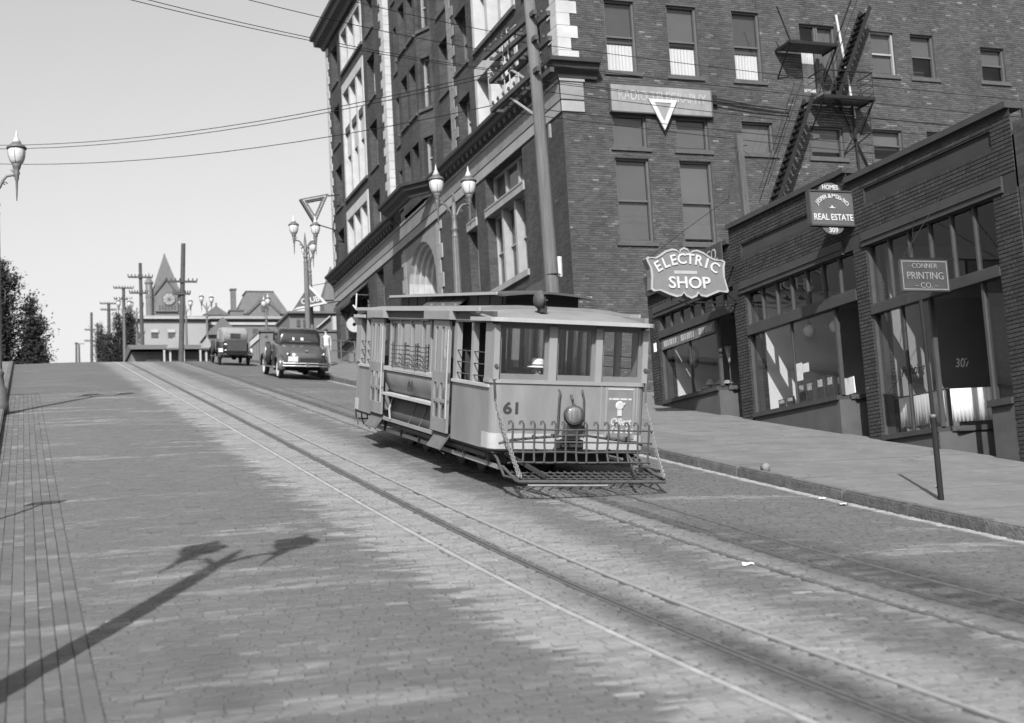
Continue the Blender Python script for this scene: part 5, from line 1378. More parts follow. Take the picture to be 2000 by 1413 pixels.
mb = LB(); mb.tube([(-1.16,-0.12,0.66),(-1.0,-0.2,0.72),(-0.6,-0.22,0.76),(-0.1,-0.22,0.80),(0.2,-0.22,0.80),(0.6,-0.22,0.75),(1.0,-0.2,0.71),(1.16,-0.12,0.66)], 0.02, 7); mb.build('bowed_bar', 'iron_rust', car)
for x in (-0.65, -0.35, 0.55, 0.85): mb = LB(); mb.lathe([(0.03,-0.03),(0.03,0.03)], (x,-0.22,0.80-abs(x)*0.06+0.01), 8, 'z'); mb.build('clip', 'iron_rust', car)
YT, ZT = -1.02, 0.20
mb = LB(); mb.tube([(-1.14,-0.30,0.34),(-1.16,YT+0.1,ZT+0.01),(-1.12,YT,ZT),(0,YT-0.03,ZT),(1.14,YT,ZT),(1.18,YT+0.1,ZT+0.01),(1.14,-0.30,0.34)], 0.022, 8); mb.build('tray_frame', 'iron_rust', car)
for k in range(19):
    x = -1.05+k*0.118; mb = LB(); mb.tube([(x, YT, ZT+0.005), (x+0.06, -0.72, ZT+0.02), (x+0.02, -0.36, ZT+0.08)], 0.009, 5); mb.build('tray_bar', 'iron_rust', car)
for yv, z in ((-0.90, ZT+0.008), (-0.76, ZT+0.018), (-0.60, ZT+0.035), (-0.44, ZT+0.062)):
    mb = LB(); mb.tube([(-1.13, yv, z), (1.15, yv, z)], 0.009, 5); mb.build('tray_wire', 'iron_rust', car)
mb = LB(); mb.tube([(-1.02, YT-0.02, ZT-0.05), (0.2, YT-0.03, ZT-0.05)], 0.02, 6); mb.build('tray_skid', 'chain_steel', car)
for sd in (-1, 1):
    mb = LB(); mb.tube([(sd*1.12, 0.30, 0.50), (sd*1.15, -0.05, 0.44), (sd*1.17, -0.45, 0.22), (sd*1.15, YT+0.05, ZT+0.03)], 0.02, 7); mb.tube([(sd*1.10, 0.15, 0.47), (sd*1.14, -0.1, 0.34), (sd*1.15, -0.7, 0.26), (sd*1.13, YT+0.08, ZT+0.05)], 0.014, 7); mb.build('tray_arm', 'iron_rust', car)
    mb = LB(); mb.bar((sd*1.0, 0.1, 0.52), (sd*0.7, -0.9, 0.26), 0.03, 0.06); mb.build('tray_strut', 'car_dark', car)
    # chain: links between a hook on the corner post and the tray corner
    a, b = Vector((sd*1.22, -0.06, 1.30)), Vector((sd*1.14, YT+0.03, ZT+0.06)); n = 30; mb = LB()
    dirv = (b-a).normalized(); s1 = dirv.orthogonal().normalized(); s2 = dirv.cross(s1)
    for strand, (ox, n_) in enumerate(((0.0, 34), (0.03, 34))):
        for k in range(n_):
            if strand and k < 6: continue
            c = a.lerp(b, (k+0.5)/n_)+Vector((-sd*ox*(k/n_), -ox, -0.05*math.sin(PI*(k+0.5)/n_))); L_ = (b-a).length/n_*0.70
            pl = s1 if k % 2 else s2
            ring = [c+dirv*(L_*math.cos(t))+pl*(0.016*math.sin(t)) for t in np.linspace(0, 2*PI, 9)[:-1]]
            ring.append(ring[0]); mb.tube(ring, 0.0055, 5, caps=False)
    mb.build('chain', 'chain_steel', car)
    mb = LB(); mb.bar((sd*1.235, -0.02, 1.60), (sd*1.22, -0.06, 1.28), 0.03, 0.012); mb.build('chain_hook', 'iron_rust', car)
    mb = LB(); mb.lathe([(0.028,-0.02),(0.03,0.0),(0.02,0.03)], (sd*1.21, -0.02, 1.80), 10, 'y'); mb.build('grab_knob', 'iron_rust', car)
# brake gear hanging below the back platform
mb = LB()
for k in range(5): mb.tube([(-1.2+0.12*k, LEN+0.05, 0.55), (-1.15+0.12*k, LEN+0.18, 0.35), (-1.12+0.12*k, LEN+0.1, 0.22)], 0.014, 6)
mb.tube([(-1.2, LEN+0.18, 0.34), (1.1, LEN+0.18, 0.34)], 0.016, 6); mb.build('rear_guard', 'iron_rust', car)

# ------------------------------------------------------------------ the man at the grip
def driver():
    J, B = {}, []
    J['pelvis'] = (0, 0.02, 0.45, (0.15, 0.12)); J['waist'] = (0, 0.0, 0.62, (0.15, 0.11)); J['chest'] = (0, -0.01, 0.82, (0.18, 0.12)); J['neck0'] = (0, 0.0, 0.95, (0.10, 0.075)); J['neck'] = (0, -0.02, 1.01, 0.052)
    J['jaw'] = (0, -0.045, 1.07, (0.058, 0.068)); J['head'] = (0, -0.03, 1.15, (0.074, 0.088)); J['crown'] = (0, -0.025, 1.23, (0.062, 0.075))
    B += [('pelvis','waist'),('waist','chest'),('chest','neck0'),('neck0','neck'),('neck','jaw'),('jaw','head'),('head','crown')]
    for s, n in ((-1,'l'),(1,'r')):
        J[n+'sh'] = (s*0.19, 0.0, 0.90, 0.068); J[n+'el'] = (s*0.26, -0.08, 0.64, 0.05); J[n+'wrist'] = (s*0.17, -0.14, 0.56, 0.03)
        B += [('chest', n+'sh'), (n+'sh', n+'el'), (n+'el', n+'wrist')]
        hand_joints(J, B, n, J[n+'wrist'][:3], (-s*0.5, -0.3, -0.6), (1, 0, 0))
        J[n+'hip'] = (s*0.10, -0.02, 0.42, 0.095); J[n+'knee'] = (s*0.15, -0.17, 0.26, 0.065); J[n+'ank'] = (s*0.15, -0.06, 0.03, 0.042); J[n+'toe'] = (s*0.16, -0.18, 0.0, 0.035)
        B += [('pelvis', n+'hip'), (n+'hip', n+'knee'), (n+'knee', n+'ank'), (n+'ank', n+'toe')]
    return skin_figure(J, B, 2)
gm('skin_tone', 0.34, 0.6, 0.08, 20); gm('cloth_dark', 0.045, 0.9, 0.2, 8); gm('cloth_mid', 0.16, 0.9, 0.2, 8); gm('felt_pale', 0.6, 0.8, 0.06, 8); gm('hair_dark', 0.03, 0.8, 0.2, 20)
def paint_figure(me, mats, fn):
    me.materials.clear()
    for m in mats: me.materials.append(MATS[m])
    for p in me.polygons: p.material_index = fn(p.center)
    me.polygons.foreach_set('use_smooth', [True]*len(me.polygons))
def face(parent, c, s=1.0, fwd=-1):
    """nose, brows and mouth on a head centred at c, looking along fwd*y"""
    x, y, z = c
    mb = LB(); mb.smooth = True
    mb.add([(x-0.012*s, y+fwd*0.085*s, z+0.02*s), (x+0.012*s, y+fwd*0.085*s, z+0.02*s), (x+0.018*s, y+fwd*0.085*s, z-0.028*s), (x-0.018*s, y+fwd*0.085*s, z-0.028*s), (x, y+fwd*0.118*s, z-0.02*s)], [(0,1,4),(1,2,4),(2,3,4),(3,0,4)]); mb.build('nose', 'skin_tone', parent)
    for sx in (-1, 1):
        mb = LB(); mb.lathe([(0.002,-0.006),(0.012,0.0),(0.002,0.006)], (x+sx*0.03*s, y+fwd*0.083*s, z+0.018*s), 8, 'y'); mb.build('eye', 'hair_dark', parent)
        mb = LB(); mb.lathe([(0.004,-0.012),(0.026,0.0),(0.004,0.012)], (x+sx*0.078*s, y, z-0.005*s), 8, 'x'); mb.build('ear', 'skin_tone', parent)
    mb = LB(); mb.box(x-0.024*s, x+0.024*s, y+fwd*0.093*s, y+fwd*0.08*s, z-0.062*s, z-0.054*s); mb.build('mouth', 'hair_dark', parent)
dm = driver(); paint_figure(dm, ['cloth_dark', 'skin_tone'], lambda c: 1 if c.z > 1.0 or (c.y < -0.13 and 0.4 < c.z < 0.6) else 0)
dl = Matrix.Translation(CLOC) @ CROT.to_4x4() @ Matrix.Translation((-0.42, 0.36, 0.58))
drv = thing('person', 'man in a pale brimmed hat and dark coat seated at the front window', 'person', dl.translation, rot=CROT.to_euler()); drv['_o'] = [0,0,0]
link('body', dm, drv); face(drv, (0, -0.03, 1.145))
mb = LB(); mb.smooth = True; mb.lathe([(0.165,1.205),(0.16,1.215),(0.098,1.225),(0.096,1.29),(0.088,1.335),(0.06,1.345),(0.01,1.335)], (0,-0.03,0.0), 26); mb.build('hat', 'felt_pale', drv)
mb = LB(); mb.lathe([(0.0985,1.227),(0.0985,1.255)], (0,-0.03,0.0), 26); mb.build('hat_band', 'cloth_mid', drv)
mb = LB(); mb.box(-0.18, 0.18, -0.12, 0.2, -0.04, 0.30); stool = mb.build('stool', 'car_wood_shade', car); stool.location = (-0.42, 0.50, 0.60)
# ------------------------------------------------------------------ street lamps
gm('lamp_iron', 0.075, 0.55, 0.2, 6, spec=0.4)
gm('lamp_glass', 0.40, 0.25, 0.08, 5, spec=0.5)
gm('lamp_cap', 0.33, 0.4, 0.12, 5, spec=0.5)
def make_lamp():
    root = thing('street_lamp', 'x', 'street lamp'); root['_o'] = [0,0,0]
    mb = LB(); mb.smooth = True; mb.lathe([(0.26,-0.15),(0.26,0.10),(0.23,0.14),(0.22,0.45),(0.17,0.52),(0.15,0.75),(0.17,0.80),(0.12,0.90)], n=20); mb.build('base', 'lamp_iron', root)
    mb = LB(); rings = []
    for z in (0.88, 1.5, 2.5, 3.5, 4.55):
        r0 = 0.118-0.036*(z-0.88)/3.67; rings.append([((r0+0.008*(j % 2))*math.cos(2*PI*j/24), (r0+0.008*(j % 2))*math.sin(2*PI*j/24), z) for j in range(24)])
    mb.loft(rings); mb.build('post', 'lamp_iron', root)
    mb = LB(); mb.smooth = True; mb.lathe([(0.07,4.45),(0.095,4.48),(0.095,4.53),(0.078,4.56),(0.078,4.66),(0.10,4.69),(0.10,4.74),(0.075,4.78),(0.07,5.0),(0.085,5.06),(0.06,5.12),(0.055,5.45)], n=18); mb.build('collar', 'lamp_iron', root)
    mb = LB(); prof = [(0.045,5.44)]
    for k in range(6): prof += [(0.05-0.005*k,5.46+k*0.045),(0.028-0.002*k,5.48+k*0.045)]
    prof += [(0.005,5.80)]; mb.lathe(prof, n=12); mb.build('finial', 'lamp_iron', root)
    for s in (-1, 1):
        mb = LB(); mb.smooth = True
        mb.tube([(0,0,5.02),(s*0.09,0,5.14),(s*0.16,0,5.30),(s*0.24,0,5.40),(s*0.36,0,5.43),(s*0.46,0,5.42)], [0.04,0.036,0.032,0.03,0.03,0.035], 8)
        sp_ = [(s*(0.20+(0.10-0.012*k)*math.cos(k*0.75)*0.55), 0, 5.22+(0.10-0.012*k)*math.sin(k*0.75)*0.55) for k in range(9)]
        mb.tube(sp_, 0.014, 6)
        sp_ = [(s*(0.36+(0.09-0.012*k)*math.cos(2.5-k*0.8)*0.5), 0, 5.52+(0.09-0.012*k)*math.sin(2.5-k*0.8)*0.5) for k in range(8)]
        mb.tube(sp_, 0.013, 6); mb.build('arm', 'lamp_iron', root)
        mb = LB(); mb.smooth = True; mb.lathe([(0.008,4.82),(0.022,5.05),(0.03,5.30),(0.05,5.34),(0.05,5.42),(0.075,5.48),(0.055,5.54),(0.085,5.60),(0.10,5.66),(0.10,5.69)], (s*0.46,0,0), 14); mb.build('holder', 'lamp_iron', root)
        mb = LB(); mb.smooth = True; mb.lathe([(0.095,5.69),(0.15,5.76),(0.19,5.88),(0.20,6.00),(0.19,6.06)], (s*0.46,0,0), 20); gl = mb.build('globe', 'lamp_glass', root)
        mb = LB()
        for k in range(6): an = 2*PI*k/6+0.3; mb.tube([(s*0.46+r*math.cos(an), r*math.sin(an), z) for r, z in ((0.098,5.69),(0.153,5.76),(0.193,5.88),(0.203,6.0),(0.194,6.06))], 0.006, 5)
        mb.build('glazing_rib', 'lamp_iron', gl)
        mb = LB(); mb.smooth = True; mb.lathe([(0.225,6.06),(0.225,6.09),(0.20,6.12),(0.15,6.16),(0.10,6.20),(0.07,6.27)], (s*0.46,0,0), 20); mb.build('cap', 'lamp_iron', gl)
        mb = LB(); mb.smooth = True; mb.lathe([(0.11,6.20),(0.075,6.27),(0.05,6.33),(0.03,6.37),(0.015,6.46),(0.003,6.52)], (s*0.46,0,0), 14); mb.build('cap_finial', 'lamp_cap', gl)
    return root
lamp0 = make_lamp()
GL = 'twin-globe lamps along the hill'
lamps = [(11.98, 37.35, 0, 1.08, 'nearest twin-globe iron street lamp rising behind the cable car roof'),
         (12.08, 60.0, 0, 1.08, 'twin-globe street lamp with spiked globes under the open triangle sign'),
         (14.95, 73.2, PI/2+0.25, 1.04, 'street lamp seen end-on just behind the one under the triangle sign'),
         (16.6, 97.5, PI/2+0.15, 1, 'distant street lamp standing between the two motor cars and the stone house'),
         (-0.82, 8.96, 0, 1.14, 'street lamp just outside the left edge casting the long foreground shadow'),
         (-0.66, 37.5, 0, 1.15, 'street lamp at the left edge, only its globe showing in the sky'),
         (14.2, 112, 0.4, 1, 'small far lamp right of the pair above the low garages'),
         (13.2, 118, 0.4, 1, 'small far lamp left of the pair above the low garages'),
         (8.2, 120, 0.2, 1, 'far lamp against the dark garage roof, left of two'),
         (9.4, 122, 0.2, 1, 'far lamp against the dark garage roof, right of two')]
for i, (x, y, a, s, lab) in enumerate(lamps):
    o = lamp0 if i == 0 else copy_tree(lamp0)
    o['label'] = lab; o['group'] = GL
    z = walk(x, y) if x > 11.4 and y < 75 else h(y)+(0.06 if x < 0 else 0)
    if y > 100: z = h(y)+1.0
    o.location = (x, y, z); o.rotation_euler = (0, 0, a); o.scale = (s, s, s)

# short sign post out of frame on the left whose shadow shows, and the stop post on the right
sp1 = thing('stop_post', 'thin iron stop post with a ball joint at the pavement edge on the right', 'post', (12.12, 16.1, walk(12.1, 16.1)))
bz = walk(12.12, 16.1)
mb = MB(); mb.tube([(12.12,16.1,bz-0.1),(12.12,16.1,bz+1.20)], 0.043, 10); mb.build('lower_shaft', 'iron_black', sp1)
mb = MB(); mb.smooth = True; mb.lathe([(0.044,1.15),(0.052,1.175),(0.052,1.19),(0.033,1.21)], (12.12,16.1,bz), 12); mb.build('joint', 'rail_dull', sp1)
mb = MB(); mb.tube([(12.12,16.1,bz+1.2),(12.10,16.1,bz+2.85)], 0.030, 10); mb.build('upper_shaft', 'iron_black', sp1)
sp2 = thing('notice_post', 'short post with a flat plate outside the left edge, its shadow on the gutter', 'post', (-0.70, 18.4, h(18.4)))
mb = MB(); mb.tube([(-0.7,18.4,h(18.4)-0.1),(-0.7,18.4,h(18.4)+2.2)], 0.03, 8); mb.build('shaft', 'lamp_iron', sp2)
mb = MB(); mb.box(-0.95, -0.45, 18.38, 18.42, h(18.4)+1.95, h(18.4)+2.25); mb.build('plate', 'lamp_iron', sp2)
# round pale cap on the kerb, scraps of paper
hb = thing('pipe_cap', 'pale round pipe end standing on the kerb edge', 'pipe', (11.62, 20.0, walk(11.6, 20)))
mb = MB(); mb.smooth = True; mb.lathe([(0.065,-0.07),(0.072,-0.05),(0.072,0.04),(0.055,0.05),(0.055,0.02)], (11.62,20.0,walk(11.62,20)+0.05), 20, 'y'); mb.build('cap', 'stone_grey', hb)
scr = [((7.05,12.65),0.13,0.05,'white paper scrap lying on the paving between the tracks'), ((11.05,16.9),0.16,0.08,'larger crumpled paper in the right gutter'), ((11.15,17.6),0.10,0.08,'smaller crumpled paper in the right gutter beyond the larger one'), ((8.5,9.6),0.08,0.05,'paper scrap beside the far slot near the bottom right'), ((12.9,17.2),0.12,0.05,'flat paper strip on the right pavement left of the stop post')]
for k, ((x, y), w, d, lab) in enumerate(scr):
    t = thing('paper_scrap', lab, 'paper', (x, y, (walk(x, y) if x > 11.4 else rz(x, y))), 'scraps of paper in the street')
    mb = LB(); vs = []
    for j in range(5):
        for i in range(5): vs.append(((i/4-0.5)*w, (j/4-0.5)*d, 0.008+random.uniform(0, 0.03)))
    mb.add(vs, [(j*5+i, j*5+i+1, (j+1)*5+i+1, (j+1)*5+i) for j in range(4) for i in range(4)]); o = mb.build('sheet', 'paper', t); o.rotation_euler = (math.atan(0.17), 0, random.random())

# ------------------------------------------------------------------ the timber pole by the kerb and its wires
gm('pole_grey', 0.085, 0.9, 0.35, 2.5, 8, bump=0.8, bscale=40, stretch=(7,7,0.5))
gm('arm_dark', 0.045, 0.85, 0.3, 4)
PX, PY = 12.05, 30.17
pl = thing('utility_pole', 'thick weathered timber pole with double cross-arms in front of the corner', 'pole', (PX, PY, walk(PX, PY)))
mb = MB(); mb.smooth = True; zb = walk(PX, PY)
mb.tube([(PX+0.06,PY,zb-0.3),(PX+0.05,PY,zb+2),(PX,PY,zb+5),(PX-0.06,PY,zb+8),(PX-0.14,PY,zb+11)], [0.185,0.18,0.165,0.15,0.135], 18); mb.build('shaft', 'pole_grey', pl)
mb = MB(); mb.tube([(PX+0.055+0.19*math.cos(t), PY+0.19*math.sin(t), zb+3.55) for t in np.linspace(0, 2*PI, 20)], 0.015, 5, caps=False); mb.build('strap', 'iron_black', pl)
mb = MB(); mb.tube([(PX+0.22,PY-0.05,zb+3.5),(PX+0.23,PY-0.05,zb+4.0)], 0.07, 10); mb.build('fuse_box', 'lamp_cap', pl)
mb = MB(); mb.box(PX+0.12, PX+0.17, PY-0.2, PY-0.1, zb+6.95, zb+7.3); mb.build('notice_plate', 'stone_grey', pl)
ins = []
for z, dx in ((11.5, -0.19), (12.3, -0.19), (12.95, -0.45)):
    for k, ddx in enumerate((-0.10, 0.26)):
        a = Vector((PX+ddx-0.03, PY-0.35, z)); b = Vector((PX+ddx+dx*0.6, PY+2.95, z))
        mb = MB(); mb.bar(a, b, 0.10, 0.12); mb.build('cross_arm', 'arm_dark', pl)
        for t in (0.12, 0.5, 0.62, 0.74, 0.86, 0.97):
            p = a.lerp(b, t)+Vector((0,0,0.06)); mb = MB(); mb.lathe([(0.015,0),(0.015,0.07),(0.035,0.08),(0.045,0.11),(0.035,0.13),(0.03,0.16),(0.01,0.18)], p, 8); mb.build('insulator', 'arm_dark', pl)
            if k == 0: ins.append(p+Vector((0,0,0.15)))
    mb = MB(); mb.bar((PX-0.2, PY+2.95, z), (PX+0.2, PY+2.95, z), 0.06, 0.08); mb.bar((PX-0.2, PY+1.1, z), (PX+0.2, PY+1.1, z), 0.06, 0.08); mb.build('spacer', 'arm_dark', pl)
for z in (11.5, 12.3):
    mb = MB(); mb.bar((PX-0.15, PY+1.7, z-0.05), (PX-0.02, PY+0.1, z-1.1), 0.03, 0.05); mb.build('arm_brace', gm('brace_steel', 0.25, 0.6, 0.2, 5), pl)
for yv in (PY+1.7, PY+2.1): mb = MB(); mb.tube([(PX-0.12, yv, 11.5), (PX-0.14, yv, 13.3)], 0.02, 6); mb.build('riser', 'brace_steel', pl)
def wire(a, b, sag, lab, grp, r=0.009, n=14, nm='overhead_wire'):
    a, b = Vector(a), Vector(b); mid = (a+b)/2
    o = thing(nm, lab, 'wire', a, grp); mb = MB()
    mb.tube([tuple(a.lerp(b, i/n)-Vector((0,0,4*sag*(i/n)*(1-i/n)))) for i in range(n+1)], r, 5); mb.build('strand', 'iron_black', o)
# to the right across the shop roofs
gR = 'overhead wires crossing the brick side wall'
for k, (z0, z1, yy_) in enumerate(((12.62, 12.75, 31.0), (12.32, 12.35, 31.5), (12.12, 12.05, 32.1), (11.66, 11.85, 31.1), (11.62, 11.45, 31.6), (11.35, 11.2, 32.2), (11.02, 10.7, 31.8))):
    wire((PX-0.1, yy_, z0), (46, yy_+2.5, z1+0.3), 0.35, ('topmost','second','third','fourth','fifth','sixth','lowest')[k]+' of seven thin wires crossing the brick side wall', gR, 0.0095)
gL = 'overhead wires rising to the top left'
for k, (dx, z0, z1) in enumerate(((0, 12.45, 11.75), (0.1, 12.25, 11.5), (0.2, 12.6, 12.1), (0.0, 12.95, 12.6))):
    wire((PX-0.2, 32.6-k*0.4, z0), (-0.8, 26.5-k*0.3, z1), 0.25, ('second lowest','lowest','third lowest','topmost')[k]+' of four wires running off the top left of the sky', gL, 0.009)
gM = 'three wires sloping down to the left edge'
for k, (z0, z1) in enumerate(((12.5, 17.1), (12.4, 16.95), (11.6, 16.35))):
    wire((PX-0.25, 33.0, z0), (-1.6, 57, z1), 0.55, ('upper','middle','lowest')[k]+' of three wires sloping across the open sky to the left edge', gM, 0.0125)

# ------------------------------------------------------------------ motor cars
gm('auto_black', 0.012, 0.2, 0.1, 3, spec=0.7); gm('auto_body', 0.05, 0.22, 0.1, 3, spec=0.6); gm('chrome', 0.75, 0.12, 0.05, 3, metal=1.0); gm('tyre', 0.03, 0.9, 0.2, 10); gm('whitewall', 0.6, 0.7, 0.1, 10); gm('auto_glass', 0.04, 0.05, 0.1, 3, spec=0.8)
gm('soft_top', 0.16, 0.85, 0.12, 5); gm('plate_pale', 0.4, 0.6, 0.1, 5); gm('under_dark', 0.015, 0.9, 0.2)
def ring_rect(w, z0, z1, y, rr=0.12, n=5, top_r=None, sx=1.0):
    """rounded rectangle section across x at station y"""
    tr_ = top_r if top_r is not None else rr
    pts = []
    for cx, cz, a0, r in ((w-rr, z0+rr, -PI/2, rr), (w-tr_, z1-tr_, 0, tr_), (-(w-tr_), z1-tr_, PI/2, tr_), (-(w-rr), z0+rr, PI, rr)):
        for k in range(n): t = a0+PI/2*k/(n-1); pts.append((cx+r*math.cos(t), y, cz+r*math.sin(t)))
    return pts
def make_wheel(parent, x, y, r, w, white=True, nm='wheel', tilt=0.0):
    sgn = 1 if x > 0 else -1
    mb = LB(); mb.smooth = True; prof = [(r*0.68,-w*0.42),(r*0.80,-w*0.5),(r*0.95,-w*0.42),(r,-w*0.2),(r,w*0.2),(r*0.95,w*0.42),(r*0.80,w*0.5),(r*0.68,w*0.42)]
    mb.lathe(prof, (x,y,r), 28, 'x'); t = mb.build(nm, 'tyre', parent)
    mb = LB(); mb.lathe([(r*0.80,w*0.5*sgn+sgn*0.004),(r*0.66,w*0.47*sgn)], (x,y,r), 24, 'x'); mb.build('sidewall', 'whitewall' if white else 'tyre', t)
    mb = LB(); mb.lathe([(r*0.66,w*0.40*sgn),(r*0.60,w*0.42*sgn),(r*0.58,w*0.30*sgn)], (x,y,r), 24, 'x')
    for k in range(12): a = 2*PI*k/12; mb.bar((x+sgn*w*0.34, y+0.05*math.cos(a), r+0.05*math.sin(a)), (x+sgn*w*0.34, y+r*0.6*math.cos(a), r+r*0.6*math.sin(a)), 0.022, 0.016, (1,0,0))
    mb.lathe([(0.075,w*0.28*sgn),(0.07,w*0.52*sgn),(0.03,w*0.58*sgn)], (x,y,r), 14, 'x'); mb.build('rim', 'chrome' if white else 'auto_body', t)
def fender(parent, x, y, r, w, a0, a1, mat, tail=None, name='fender'):
    mb = LB(); mb.smooth = True; rings = []
    n = 16
    for k in range(n+1):
        a = a0+(a1-a0)*k/n; cy, cz = y+math.cos(a)*r, 0.36+math.sin(a)*r
        ring = []
        for j in range(7):
            t = -1+2*j/6; dr = -0.07*t*t
            ring.append((x+t*w/2, y+math.cos(a)*(r+dr), 0.36+math.sin(a)*(r+dr)))
        ring += [(p[0], y+(p[1]-y)*0.965, 0.36+(p[2]-0.36)*0.965) for p in reversed(ring)]
        rings.append(ring)
    mb.loft(rings); return mb.build(name, mat, parent)
def place_car(root, x, y):
    s = math.atan((h(y+1.6)-h(y-0.2))/1.8); root.location = (x, y, rz(x, y)+0.012); root.rotation_euler = (s, R(1.5), 0)
# dark coupe
c1 = thing('parked_coupe', 'black coupe with bright double bumper and side-mounted spare wheel', 'car', rot=(0,0,0)); c1['_o'] = [0,0,0]
mb = LB(); mb.smooth = True
mb.loft([ring_rect(w, a, b, y, 0.10, 5, tr_) for y, w, a, b, tr_ in ((-1.0,0.42,0.50,0.80,0.14),(-0.92,0.58,0.46,0.96,0.24),(-0.65,0.68,0.42,1.09,0.26),(-0.1,0.73,0.42,1.16,0.22),(0.5,0.76,0.42,1.20,0.14),(1.7,0.74,0.42,1.22,0.10),(2.15,0.62,0.46,1.20,0.20),(3.3,0.42,0.52,1.14,0.22))]); mb.build('body', 'auto_body', c1)
mb = LB(); mb.smooth = True
mb.loft([ring_rect(w, a, b, y, 0.04, 5, tr_) for y, w, a, b, tr_ in ((0.28,0.70,1.10,1.22,0.05),(0.31,0.715,1.12,1.50,0.16),(0.40,0.72,1.14,1.64,0.18),(0.60,0.72,1.16,1.72,0.17),(1.1,0.71,1.16,1.76,0.16),(1.75,0.66,1.16,1.71,0.14),(1.95,0.62,1.16,1.60,0.12),(2.12,0.60,1.14,1.24,0.05))]); cabin = mb.build('cabin', 'auto_black', c1)
mb = LB(); mb.add([(-0.40,0.285,1.28),(0.40,0.285,1.28),(0.38,0.325,1.53),(-0.38,0.325,1.53),(-0.40,0.33,1.28),(0.40,0.33,1.28),(0.38,0.37,1.53),(-0.38,0.37,1.53)], [(0,1,2,3),(7,6,5,4),(0,4,5,1),(1,5,6,2),(2,6,7,3),(3,7,4,0)]); mb.build('rear_window', 'auto_glass', cabin)
for px_, pw_ in ((-0.27, 0.07), (0.02, 0.10)): mb = LB(); mb.add([(px_,0.283,1.33),(px_+pw_,0.283,1.33),(px_+pw_-0.01,0.316,1.50),(px_-0.01,0.316,1.50)], [(0,1,2,3)]); mb.build('window_glint', 'plate_pale', cabin)  # pale quads painted as reflections on the dark glass
for sx in (-1, 1): mb = LB(); mb.box(sx*0.69, sx*0.722, 0.85, 1.70, 1.28, 1.58); mb.build('side_window', 'auto_glass', cabin)
for sx in (-1, 1):
    make_wheel(c1, sx*0.72, 0.0, 0.36, 0.17); make_wheel(c1, sx*0.72, 3.05, 0.36, 0.17)
    fender(c1, sx*0.74, 0.0, 0.49, 0.30, R(-12), R(190), 'auto_body'); fender(c1, sx*0.74, 3.05, 0.49, 0.30, R(-5), R(175), 'auto_body')
    mb = LB(); mb.bar((sx*0.78, 0.40, 0.38), (sx*0.78, 2.62, 0.36), 0.28, 0.05); mb.build('running_board', 'chrome', c1)
    mb = LB(); mb.lathe([(0.02,-0.05),(0.06,-0.02),(0.07,0.03),(0.02,0.05)], (sx*0.62,-0.93,0.86), 14, 'y'); mb.build('tail_lamp', 'chrome', c1)
mb = LB(); mb.smooth = True; mb.lathe([(0.22,-0.09),(0.30,-0.10),(0.37,-0.05),(0.37,0.05),(0.30,0.10),(0.22,0.09)], (-0.80,2.30,0.86), 26, 'x'); spw = mb.build('spare_wheel', 'tyre', c1)
mb = LB(); mb.smooth = True; mb.lathe([(0.31,-0.105),(0.22,-0.12),(0.05,-0.14)], (-0.80,2.30,0.86), 26, 'x'); mb.build('wheel_cover', 'chrome', spw)
mb = LB(); mb.tube([(-0.86,2.0,1.26),(-0.90,2.02,1.36)], 0.012, 6); mb.lathe([(0.06,-0.01),(0.06,0.01)], (-0.90,2.02,1.40), 12, 'y'); mb.build('mirror', 'chrome', c1)
for k, z in enumerate((0.47, 0.56)):
    mb = LB(); mb.tube([(-0.88,-0.86,z),(-0.80,-1.04,z),(-0.4,-1.10,z),(0,-1.12,z),(0.4,-1.10,z),(0.80,-1.04,z),(0.88,-0.86,z)], 0.032, 8); mb.build('rear_bumper', 'chrome', c1)
mb = LB(); mb.box(-0.05, 0.05, -1.165, -1.14, 0.44, 0.60); mb.build('bumper_clip', 'chrome', c1)
mb = LB(); mb.box(-0.64, -0.30, -1.07, -1.055, 0.62, 0.80); mb.build('number_plate', 'plate_pale', c1)
mb = LB(); mb.box(-0.22, 0.50, -1.06, -0.98, 0.52, 0.74); mb.build('rear_panel', 'under_dark', c1)
mb = LB(); mb.tube([(-0.04,-0.95,0.99),(0.06,-0.95,0.99)], 0.022, 6); mb.build('trunk_handle', 'chrome', c1)
mb = LB(); mb.box(-0.66, 0.66, -0.3, 2.9, 0.28, 0.44); mb.lathe([(0.05,-0.2),(0.14,-0.1),(0.14,0.1),(0.05,0.2)], (0,0,0.34), 14, 'y'); mb.bar((-0.65,0,0.36),(0.65,0,0.36),0.08,0.08); mb.build('chassis', 'under_dark', c1)
for sx in (-1, 1): mb = LB(); mb.smooth = True; mb.lathe([(0.03,-0.1),(0.11,-0.02),(0.12,0.06)], (sx*0.42,3.5,0.86), 14, 'y'); mb.build('headlight', 'chrome', c1)
mb = LB(); mb.tube([(-0.85,3.55,0.5),(0,3.72,0.5),(0.85,3.55,0.5)], 0.03, 8); mb.build('front_bumper', 'chrome', c1)
mb = LB(); mb.lathe([(0.03,-0.02),(0.035,0.0),(0.02,0.03)], (-0.58, 0.62, 1.64), 10, 'y'); mb.build('cowl_light', 'chrome', c1)
place_car(c1, 10.28, 52.9); c1.scale = (1.13, 1.1, 1.12)
